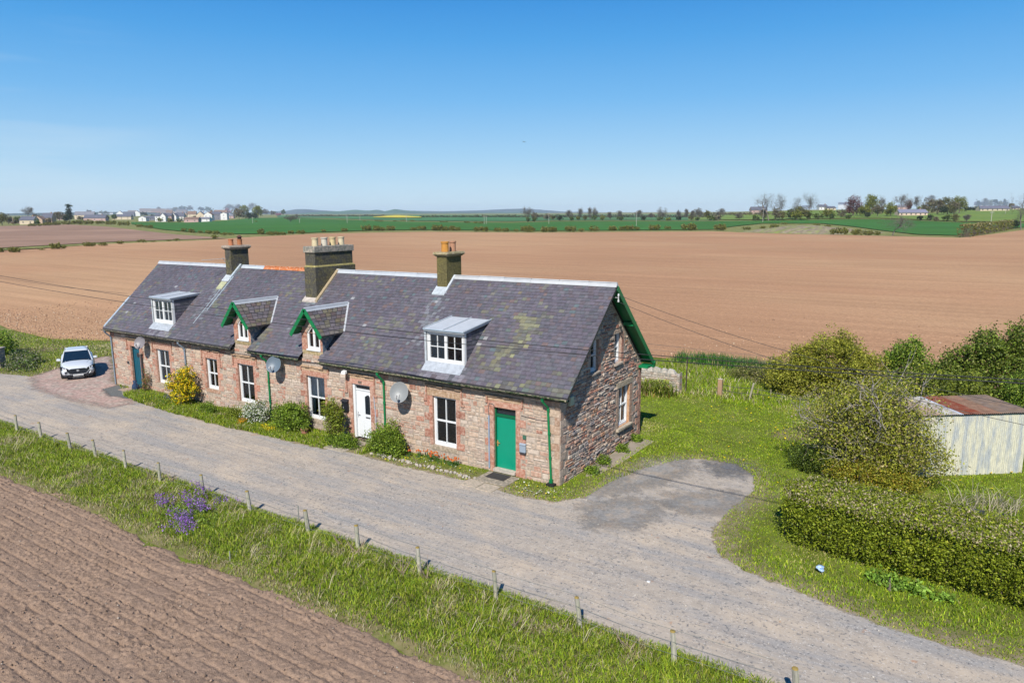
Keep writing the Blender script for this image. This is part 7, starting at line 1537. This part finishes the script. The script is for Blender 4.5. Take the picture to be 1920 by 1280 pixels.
rows = [
 # village trees
 (4, 422, 397, 22, 'olive', 'olive tree at the very left edge of the village'), (16, 420, 401, 14, 'brown', 'brownish tree second from the left edge'), (34, 419, 404, 14, 'green', 'small green tree left of the leftmost houses'), (52, 410, 388, 18, 'bare', 'tall grey bare tree among the leftmost houses'), (68, 412, 400, 12, 'brown', 'small brown tree between the leftmost houses'),
 (112, 414, 396, 24, 'brown', 'broad purplish-brown tree left of the tall conifer'), (131, 415, 383, 16, 'conifer', 'tall dark conifer standing above the village'), (124, 416, 402, 12, 'dark', 'dark shrubby tree at the foot of the tall conifer'), (167, 403, 393, 10, 'brown', 'small brown tree behind the long grey roof'), (197, 403, 395, 24, 'olive', 'low olive tree line behind the flat pale house'), (270, 405, 396, 14, 'dark', 'dark tree between the two white gables'), (215, 412, 401, 10, 'green', 'green tree beside the grey bungalow'),
 (343, 397, 386, 13, 'dark', 'dark green tree above the terrace roofs'), (357, 397, 386, 10, 'bare', 'pale bare tree above the terrace roofs'), (378, 397, 387.5, 13, 'dark', 'dark rounded tree above the middle roofs'), (391, 397, 387, 12, 'green', 'green tree above the right-hand roofs'), (428, 403, 390.5, 20, 'pink', 'pink blossoming tree beside the last white house'), (432, 396, 383, 18, 'bare', 'grey bare tree above the pink tree'), (446, 396, 383, 14, 'bare', 'grey bare tree right of the pink tree'),
 (448, 411, 390, 26, 'brown', 'large brownish tree at the right end of the village'), (458, 405, 384, 20, 'yellow', 'yellow-green tree behind the large brownish tree'), (473, 398, 381, 16, 'bare', 'tallest grey bare tree at the village end'), (466, 412, 398, 18, 'dark', 'dark tree at the village end by the field'), (484, 409, 385, 20, 'yellow', 'rounded yellow-green tree at the village end'), (478, 411, 398, 12, 'dark', 'small dark tree under the rounded yellow-green tree'), (499, 404, 392, 14, 'bare', 'bare tree right of the rounded yellow-green tree'), (512, 404, 395, 14, 'brown', 'brown tree toward the field end'), (522, 405, 399, 14, 'pink', 'pale pinkish low tree toward the field end'), (531, 403, 392, 9, 'green', 'upright green tree, last before the open field'), (544, 417.5, 402, 26, 'bare', 'spreading bare bush alone in the green field'),
 (300, 416, 408, 10, 'yellow', 'low gorse-yellow bushy tree before the white row'), (318, 416.5, 409, 14, 'yellow', 'second gorse-yellow bushy tree before the white row'), (338, 417, 409, 18, 'green', 'green bushy tree before the right end of the white row'), (289, 412, 401, 12, 'dark', 'dark tree between the little bungalow and white row'), (152, 414, 405, 12, 'brown', 'brown tree between conifer and slate bungalow'), (200, 412, 402, 12, 'green', 'green tree between the two bungalows'), (92, 419, 408, 14, 'brown', 'brown tree right of the dark-roofed house'), (70, 421, 411, 12, 'green', 'green tree in front of the tan gable'), (28, 421, 411, 14, 'brown', 'brown tree before the low pinkish house'), (364, 416, 404, 10, 'brown', 'brown tree in the middle cluster'), (400, 405, 391, 12, 'brown', 'brown tree behind the last row of houses'), (330, 398, 388, 12, 'brown', 'brown tree above the grey roofs'), (298, 398, 388, 10, 'bare', 'bare tree beside the red brick house'),
 # middle row
 (992, 414, 388, 22, 'bare', 'large bare tree starting the middle tree row'), (1003, 414, 397, 14, 'brown', 'brown shrubby tree beside the first large bare tree'), (990, 416, 406, 9, 'green', 'small green tree below the first large bare tree'), (1002, 416, 406, 8, 'green', 'small green bush-like tree right below the first bare tree'), (1026, 413, 400, 16, 'brown', 'brown twiggy tree in the middle row'), (1037, 413, 404, 10, 'olive', 'olive small tree in the middle row'), (1050, 414, 403, 13, 'dark', 'dark evergreen tree in the middle row'), (1068, 413, 394, 12, 'bare', 'bare tree right of the dark evergreen'), (1072, 414, 405, 9, 'green', 'green small tree below the bare tree right of the evergreen'), (1086, 412, 389.5, 8, 'bare', 'slim bare tree in the middle row'), (1084, 413, 405, 8, 'yellow', 'small yellowish tree below the slim bare tree'), (1097, 413, 404, 9, 'olive', 'olive tree between two slim bare trees'), (1104, 412, 389, 5, 'bare', 'very thin bare tree in the middle row'), (1116, 412, 389, 11, 'bare', 'crooked bare tree in the middle row'), (1114, 413, 403, 11, 'green', 'green tree under the crooked bare tree'), (1130, 413, 404, 11, 'yellow', 'yellow-green tree in the middle row'), (1143, 413, 398, 7, 'bare', 'short bare tree in the middle row'), (1160, 412, 395, 9, 'bare', 'bare tree over a green bush in the middle row'), (1163, 413.5, 406, 16, 'green', 'wide green bush-like tree in the middle row'), (1198, 411, 394, 12, 'bare', 'bare tree beside the tall middle pole'), (1206, 413.5, 405, 11, 'dark', 'dark small tree right of the tall middle pole'), (1221, 410, 400, 7, 'bare', 'little bare tree right of the dark small tree'), (1243, 413, 388.5, 18, 'bare', 'rounded bare tree on its own right of the middle row'), (1238, 413.5, 406, 16, 'green', 'green scrub tree at the foot of the rounded bare tree'), (1253, 413.5, 407, 11, 'yellow', 'yellowish scrub right of the rounded bare tree'), (1273, 413, 405, 12, 'dark', 'dark green small tree below the pasture'), (1273, 411, 394, 8, 'bare', 'bare tree above the dark green small tree'), (1286, 411, 392, 6, 'bare', 'thin forked bare tree below the pasture'), (1298, 411, 395, 7, 'bare', 'straight bare tree below the pasture'), (1296, 413.5, 404, 12, 'olive', 'olive tree at the foot of the straight bare tree'), (1311, 411, 390, 14, 'bare', 'spreading bare tree below the pasture'), (1307, 413.5, 406, 10, 'green', 'green bush-like tree below the spreading bare tree'), (1326, 412, 393, 14, 'olive', 'olive-crowned tree left of the big twiggy tree'), (1332, 413.5, 404, 12, 'green', 'green tree under the olive-crowned tree'), (1350, 412, 391, 18, 'bare', 'big twiggy tree at the left of the pasture'), (1347, 414, 402, 16, 'brown', 'brown scrub tree under the big twiggy tree'), (1341, 414, 404, 9, 'green', 'small green tree left below the big twiggy tree'),
 # right-hand group
 (1387, 412, 400, 14, 'bare', 'low bare tree on the pasture slope'), (1417, 413, 403, 16, 'green', 'green bush-like tree left of the pole by the mound'), (1441, 413, 362, 34, 'bare', 'biggest dark bare tree of the right-hand group'), (1432, 413, 392, 14, 'brown', 'brown undergrowth tree left of the biggest bare tree trunk'), (1454, 413, 388, 16, 'brown', 'brown tree right beside the biggest bare tree'), (1463, 411, 364, 19, 'bare', 'second tall bare tree of the right-hand group'), (1466, 412, 394, 18, 'olive', 'olive shrub-like tree under the second tall bare tree'), (1482, 411, 390, 16, 'green', 'light green tree between the bare trees'), (1492, 411, 371, 20, 'bare', 'broad pale bare tree above the dense shrubs'), (1500, 412, 386, 30, 'olive', 'dense olive tree under the broad pale bare tree'), (1493, 413, 394, 20, 'yellow', 'yellow-green tree low in the dense shrubs'), (1516, 412, 394, 16, 'green', 'green tree right of the dense shrubs'), (1521, 405, 361, 24, 'bare', 'tall fan-shaped bare tree'), (1534, 412, 398, 20, 'green', 'dark green tree right of the fan-shaped tree'), (1551, 409, 390, 28, 'yellow', 'wide bright olive tree before the pale houses'), (1560, 412, 399, 12, 'green', 'small pale green tree before the pale houses'), (1577, 408, 391, 20, 'brown', 'brown tree below the white house'), (1592, 411, 401, 16, 'green', 'small green tree under the white house'), (1599, 405, 364, 32, 'red', 'copper-red domed tree above the white house'), (1612, 405, 384, 24, 'brown', 'grey-brown tree beneath the copper-red tree'), (1622, 407, 383, 24, 'yellow', 'mustard-green tree right of the copper-red tree'), (1634, 402, 363, 28, 'yellow', 'tall yellow-green tree right of the copper-red tree'), (1652, 396, 369, 14, 'bare', 'bare tree behind the tall yellow-green tree'), (1626, 408, 397, 12, 'dark', 'small dark tree by the field gate'), (1645, 407, 383, 26, 'brown', 'brown tree right of the tall yellow-green tree'), (1669, 406, 377, 24, 'yellow', 'rounded golden-green tree above the bare leaning tree'), (1673, 441.5, 402, 60, 'bare', 'bare pale-trunked leaning tree at the edge of the tilled field'), (1692, 396, 365, 28, 'bare', 'domed grey bare tree above the long low farmhouse'), (1703, 395, 374, 12, 'red', 'small copper-red tree above the long low farmhouse'), (1718, 396, 368, 18, 'bare', 'bare tree right of the small copper-red tree'), (1727, 398, 383, 16, 'yellow', 'green-gold tree right of the long low farmhouse'), (1741, 399, 370, 26, 'brown', 'left of the large brown trees'), (1757, 402, 372, 28, 'brown', 'middle of the large brown trees'), (1776, 402, 368, 30, 'olive', 'olive large tree in the wood'), (1798, 400, 366, 28, 'yellow', 'large golden tree at the right end of the wood'), (1788, 402, 376, 20, 'brown', 'brown tree before the large golden tree'), (1768, 403, 386, 16, 'dark', 'dark evergreen low in the wood'), (1810, 397, 386, 14, 'dark', 'dark evergreen right of the large golden tree'), (1746, 384, 366, 18, 'bare', 'bare crown rising behind the brown wood'),
 (1725, 414.5, 403, 12, 'dark', 'dark oval bush-like tree on the field edge, left of a pair'), (1743, 414.5, 402, 13, 'dark', 'dark oval bush-like tree on the field edge, right of a pair'), (1775, 416, 402, 20, 'green', 'big rounded green tree on the field edge'), (1791, 416.5, 399, 16, 'olive', 'olive tree at the right of the big rounded green tree'), (1811, 417, 402, 11, 'bare', 'stumpy pollarded tree on the pasture edge'), (1755, 415, 405, 12, 'brown', 'greyish twiggy tree between the bushes of the field edge'),
 (1833, 389, 374, 10, 'dark', 'dark tree left of the hilltop house'), (1845, 389, 372, 12, 'bare', 'bare tree behind the hilltop house'), (1855, 388, 374, 12, 'olive', 'olive tree behind the long hilltop roof'), (1865, 389, 372, 10, 'dark', 'dark tree behind the long hilltop roof'), (1875, 389, 376, 12, 'olive', 'olive tree right of the dark hilltop tree'), (1884, 388, 373, 10, 'dark', 'dark slim tree near the right end of the hilltop roof'), (1896, 391, 381, 12, 'brown', 'brown tree at the right end of the hilltop roof'), (1914, 430, 363, 34, 'bare', 'large grey bare tree cut by the right edge'), (1903, 428, 409, 16, 'dark', 'dark bush-like tree at the foot of the right-edge bare tree'),
]
for k, (x, yb, yt, w, kind, lab) in enumerate(rows): far_tree(x, yb, yt, w, kind, lab, 2000+k)

def pole(px, py, ytop, label, arms=0, seed=0):
    p, mpp = place(px, py); H_ = (py-ytop)*mpp; t = thing('power_pole', label, 'pole', tuple(p), math.atan2(rt[1], rt[0]), 'power poles across the fields'); r = max(.13, mpp*.32)
    m = MB(); m.tube([(0, 0, -.3), (0, 0, H_)], [r, r*.8], 8, (.5, .47, .42)); m.build('shaft', M_MATTE, t)
    m = MB(); m.box(-1.0, 1.0, -.1, .1, H_-.5, H_-.3, (.4, .38, .35)); m.build('crossarm', M_MATTE, t)
for a_ in [(474, 419, 407, 'leftmost pole in the green field'), (562, 418, 410, 'pole right of the spreading bare bush'), (651, 418.5, 405, 'pole in the green field above the wide chimney'), (675, 413, 403, 'small pole left of the rapeseed field'), (762, 416.5, 403, 'pole before the rapeseed field'), (908, 420.5, 405, 'left pole of the close pair in mid-field'), (912, 420.5, 405, 'right pole of the close pair in mid-field'), (1029, 420, 399, 'pole standing by the start of the middle tree row'), (1193, 424, 397, 'tall pale pole in the middle of the green field'), (1430, 417, 391, 'pole behind the rubble mound'), (1856, 434, 397, 'tall pale pole rising from the far hedge'), (1885, 401, 392, 'small pole on the pasture by the hilltop roof')]: pole(*a_)

def house_far(px0, px1, yb, ye, yt, wall, roof, label, gable=False, nw=3, chim=1, deep=8, name='house', hip=False):
    p, mpp = place((px0+px1)/2, yb); W_ = (px1-px0)*mpp; HE = (yb-ye)*mpp; HT = (yb-yt)*mpp; a = math.atan2(rt[1], rt[0])
    t = thing(name, label, 'house', tuple(p), a); m = MB(); D_ = deep
    m.box(-W_/2, W_/2, 0, D_, -1, HE, wall)
    if gable: m.add([(-W_/2, 0, HE), (W_/2, 0, HE), (0, 0, HT)], [(0, 1, 2)], wall); m.add([(-W_/2, D_, HE), (W_/2, D_, HE), (0, D_, HT)], [(2, 1, 0)], wall)
    else: m.add([(-W_/2, 0, HE), (-W_/2, D_, HE), (-W_/2, D_/2, HT)], [(0, 1, 2)], wall); m.add([(W_/2, 0, HE), (W_/2, D_, HE), (W_/2, D_/2, HT)], [(2, 1, 0)], wall)
    m.build('wall', M_FARW, t); r = MB(); o = .4
    if gable: r.hexa([(-W_/2-o, -.3, HE-.1), (0, -.3, HT), (0, D_, HT), (-W_/2-o, D_, HE-.1)], [(-W_/2-o, -.3, HE+.15), (0, -.3, HT+.25), (0, D_, HT+.25), (-W_/2-o, D_, HE+.15)], roof); r.hexa([(0, -.3, HT), (W_/2+o, -.3, HE-.1), (W_/2+o, D_, HE-.1), (0, D_, HT)], [(0, -.3, HT+.25), (W_/2+o, -.3, HE+.15), (W_/2+o, D_, HE+.15), (0, D_, HT+.25)], roof)
    else:
        ins = min(W_*.25, 3) if hip else 0
        r.hexa([(-W_/2-o, -o, HE-.05), (W_/2+o, -o, HE-.05), (W_/2-ins, D_/2, HT), (-W_/2+ins, D_/2, HT)], [(-W_/2-o, -o, HE+.2), (W_/2+o, -o, HE+.2), (W_/2-ins, D_/2, HT+.2), (-W_/2+ins, D_/2, HT+.2)], roof); r.hexa([(-W_/2+ins, D_/2, HT), (W_/2-ins, D_/2, HT), (W_/2+o, D_+o, HE), (-W_/2-o, D_+o, HE)], [(-W_/2+ins, D_/2, HT+.2), (W_/2-ins, D_/2, HT+.2), (W_/2+o, D_+o, HE+.2), (-W_/2-o, D_+o, HE+.2)], roof)
    ro = r.build('roof', M_FARW, t)
    for k in range(chim):
        c = MB(); xx = (-.38+.76*k/max(1, chim-1))*W_ if chim > 1 else W_*.3; c.box(xx-.5, xx+.5, D_/2-.5, D_/2+.5, HT-.8, HT+1.3, (.35, .22, .18)); c.build('chimney', M_FARW, ro)
    fl_ = 2 if HE > 4.2 else 1
    for k in range(nw):
        for f in range(fl_):
            xx = (-.5+(k+.5)/nw)*W_; zz = HE*(f+.5)/fl_; w = MB(); w.box(xx-.55, xx+.55, -.08, .05, zz-.6, zz+.6, (.05, .06, .08)); w.build('window', M_FARW, t)
M_FARW = pm('far_attr', None, .8, .08, .5, 0, 1, .15)
WHT, CRM, TAN, PNK, SLT, GRY, BRN = (.74, .74, .72), (.62, .52, .38), (.5, .36, .26), (.5, .35, .32), (.12, .125, .16), (.2, .2, .23), (.22, .15, .12)
HS = [(18, 40, 418, 412, 409, PNK, BRN, 'low pinkish house at the far left of the village', 0, 2, 0), (37, 64, 420.5, 413, 406, CRM, SLT, 'dark slate-roofed house second from the left', 0, 2, 1), (63, 80, 419, 412, 405.5, TAN, BRN, 'tan gable-fronted house at the left of the village', 1, 1, 0), (78, 98, 418, 409, 400, TAN, SLT, 'dark-roofed house behind the tan gable', 0, 2, 1), (108, 122, 412, 406, 402, PNK, BRN, 'small red-brown house left of the conifer', 0, 1, 0),
 (140, 177, 411, 403.5, 397, CRM, GRY, 'long grey-roofed cream house right of the conifer', 0, 4, 1), (157, 198, 414, 409, 403, PNK, SLT, 'wide slate-roofed bungalow right of the conifer', 0, 3, 1), (184, 212, 403, 400, 398, WHT, GRY, 'flat pale house behind the bungalows', 0, 3, 0), (210, 246, 411.5, 406.5, 402, CRM, SLT, 'slate-roofed cream bungalow below the white gable', 0, 3, 0), (218, 232, 405, 401, 395.5, WHT, SLT, 'small pointed white gable house', 1, 1, 0), (231, 252, 406, 402, 397, (.2, .22, .26), SLT, 'dark blue-grey roofed house beside the pointed white gable', 0, 2, 1), (251, 263, 405, 400, 395, WHT, SLT, 'second white gable house, to the right', 1, 1, 0), (262, 284, 401, 397, 391, TAN, BRN, 'brown-roofed house with tall chimney on the skyline', 0, 2, 1), (260, 274, 414.5, 408.5, 405.5, WHT, GRY, 'little white bungalow in front of the field', 1, 1, 0), (274, 290, 413, 409, 405, GRY, SLT, 'low dark grey house beside the little white bungalow', 0, 1, 0), (284, 311, 402, 397, 391.5, (.42, .2, .14), BRN, 'red brick house with two chimneys', 0, 3, 2), (291, 302, 415, 405.5, 401, WHT, SLT, 'leftmost white cottage of the row nearest the field', 0, 2, 1), (301, 311, 415.3, 406, 400, WHT, GRY, 'white cottage with pointed gable in the row nearest the field', 1, 1, 0), (310, 322, 415, 405, 400.5, PNK, SLT, 'pinkish-white cottage in the row nearest the field', 0, 2, 1),
 (312, 337, 401, 396, 390.5, TAN, GRY, 'grey-roofed house above the white terrace', 0, 2, 2), (300, 318, 402, 398, 393, PNK, BRN, 'brown roof just right of the red brick house', 0, 1, 1), (322, 331, 414.5, 406, 400, WHT, GRY, 'narrow white gabled house right of the pinkish-white cottage', 1, 1, 0), (330, 345, 414, 406, 399, (.6, .58, .55), SLT, 'greyish white house ending the row nearest the field', 0, 2, 1), (312, 324, 404, 399, 394, GRY, BRN, 'small brown-roofed house peeping above the white row', 0, 1, 1), (336, 352, 402, 397, 392, TAN, SLT, 'slate-roofed tan house high behind the white row', 0, 1, 1), (240, 256, 402, 399, 394.5, TAN, BRN, 'brown-roofed house between the two white gables', 0, 1, 1), (330, 350, 405, 400, 394, TAN, GRY, 'grey roof between terrace and cream houses', 0, 2, 1), (352, 368, 408, 402, 396, CRM, BRN, 'brown-roofed cream house in the middle cluster', 0, 2, 1), (368, 384, 412, 404, 397, CRM, GRY, 'cream gabled house in the middle cluster', 1, 1, 1), (345, 372, 416.5, 411, 407.5, PNK, BRN, 'low brown-roofed building by the green field', 0, 2, 0), (373, 393, 415.5, 410.5, 407.5, WHT, GRY, 'low white outbuildings by the green field', 0, 2, 0), (383, 398, 413.5, 403, 397.5, WHT, BRN, 'white gable house with brown roof near the village end', 1, 2, 1), (396, 414, 412, 402, 397, GRY, SLT, 'dark-walled house near the village end', 0, 2, 1), (402, 426, 405, 399, 394, TAN, BRN, 'brown-roofed house behind the last white gable', 0, 2, 2), (414, 426, 412, 401, 398.5, WHT, GRY, 'last white gable house of the village', 1, 1, 0), (427, 438, 409, 405, 402, PNK, GRY, 'tiny pinkish house under the pink blossoming tree', 0, 1, 0),
 (1409, 1438, 399, 394, 388, PNK, SLT, 'long low house behind the biggest bare tree', 0, 3, 1), (1504, 1522, 392, 389, 385, GRY, SLT, 'slate roof between the bare trees', 0, 2, 0), (1536, 1552, 393, 388, 384, WHT, SLT, 'white house with slate roof left of the white farmhouse', 0, 2, 1), (1551, 1567, 394, 390, 387, CRM, SLT, 'low cream house with slate roof left of the white farmhouse', 0, 2, 0), (1571, 1594, 392, 384, 379.5, WHT, SLT, 'large white farmhouse below the copper-red tree', 0, 3, 2), (1683, 1704, 393, 388, 384.5, PNK, GRY, 'pinkish house under the domed bare tree', 0, 2, 1), (1686, 1739, 404, 399, 393, (.68, .52, .4), (.2, .2, .27), 'long low cream farmhouse with blue-grey roof', 0, 6, 1), (1826, 1852, 389, 385, 379, WHT, (.1, .11, .16), 'hilltop house with tall dark roof', 0, 3, 1), (1838, 1893, 395, 391.5, 386, CRM, (.14, .14, .18), 'very long low-roofed house on the hilltop', 0, 6, 0), (1899, 1912, 393, 390, 386, CRM, SLT, 'small house at the far right of the hilltop', 0, 2, 0)]
for x0, x1, yb, ye, yt, wc, rc, lab, gb, nw, ch in HS: house_far(x0, x1, yb, ye, yt, wc, rc, lab, bool(gb), nw, ch)
# far wood belts
def belt(x0, x1, yb, yt, name, label, seed, cols, n):
    rng = rng_(seed); xs = np.linspace(x0, x1, n); P = []
    pts = [place(x, yb) for x in xs]
    bl = []
    for (p, mpp) in pts: h = (yb-yt)*mpp*rng.uniform(.6, 1.1); w = (x1-x0)/n*mpp*1.1; bl.append((p[0], p[1], p[2]+h*.45, w, w, h*.55))
    P, cid = crown_pts(bl, n*14, 8, (yb-yt)*pts[0][1]*.1, rng, .5); V, Fc = leaf_quads(P, np.full(len(P), pts[0][1]*.8), rng)
    tag(fast(name, V, Fc, M_LEAF, cols=pal(rng, len(P), cols, None, .2)), label, 'wood', None, 'stuff')
belt(556, 720, 405.5, 403, 'far_wood', 'dark distant hedge line behind the green fields at left', 501, TC['dark']+TC['brown'], 60)
belt(790, 990, 407.5, 403.5, 'far_wood', 'dark distant wood belt right of the rapeseed field', 502, TC['dark']+TC['olive'], 60)
belt(1000, 1340, 407.5, 402.5, 'far_wood', 'brownish distant wood belt behind the middle tree row', 503, TC['brown']+TC['dark'], 90)
belt(1812, 1838, 394, 388, 'far_wood', 'dark clipped evergreen belt left of the hilltop house', 504, TC['dark'], 10)
belt(1300, 1440, 403, 399.5, 'far_wood', 'thin hedge on the skyline of the pasture', 505, TC['brown']+TC['olive'], 40)
for k, (x, y, w, h) in enumerate([(684, 416, 8, 2.5), (706, 415, 7, 2.5), (714, 416, 9, 3), (740, 415.5, 7, 3), (756, 414.5, 10, 3), (773, 415, 9, 3), (829, 417, 8, 3), (836, 417, 6, 3), (875, 418.5, 12, 4), (892, 419, 8, 3.5), (903, 419.5, 8, 4), (480, 416, 5, 2)]):
    far_bush(x, y, w, h, ordinal(k)+' low bush from the left along the track through the green field', 'low bushes on the field track', 1400+k)
# seabird in the sky
d = ray(982, 266); p = C0+d*60; m = MB(); m.add([(0, 0, 0), (.12, .35, .06), (.05, .7, .0), (-.05, .33, .05)], [(0, 1, 2, 3)], (.1, .1, .12)); m.add([(0, 0, 0), (.12, -.35, .06), (.05, -.7, .0), (-.05, -.33, .05)], [(3, 2, 1, 0)], (.1, .1, .12)); m.tube([(-.25, 0, 0), (-.05, 0, 0), (.15, 0, 0), (.25, 0, 0)], [.01, .06, .05, .01], 6, (.12, .12, .13)); o = m.build('bird', M_MATTE); o.location = p; o.scale = (.45, .45, .45); tag(o, 'single tiny dark bird high in the sky', 'bird')

# haze over the plain
hz = MB(); hz.box(-9400, 9400, -9400, 9400, -20, 95)
mh = bpy.data.materials.new('haze'); mh.use_nodes = True; nt = mh.node_tree; nt.nodes.remove(nt.nodes['Principled BSDF']); pv = nt.nodes.new('ShaderNodeVolumePrincipled'); pv.inputs['Color'].default_value = (.76, .89, 1, 1); pv.inputs['Density'].default_value = .000062; pv.inputs['Anisotropy'].default_value = 0
nt.links.new(pv.outputs[0], nt.nodes['Material Output'].inputs['Volume'])
tag(hz.build('haze', mh), kind='stuff')
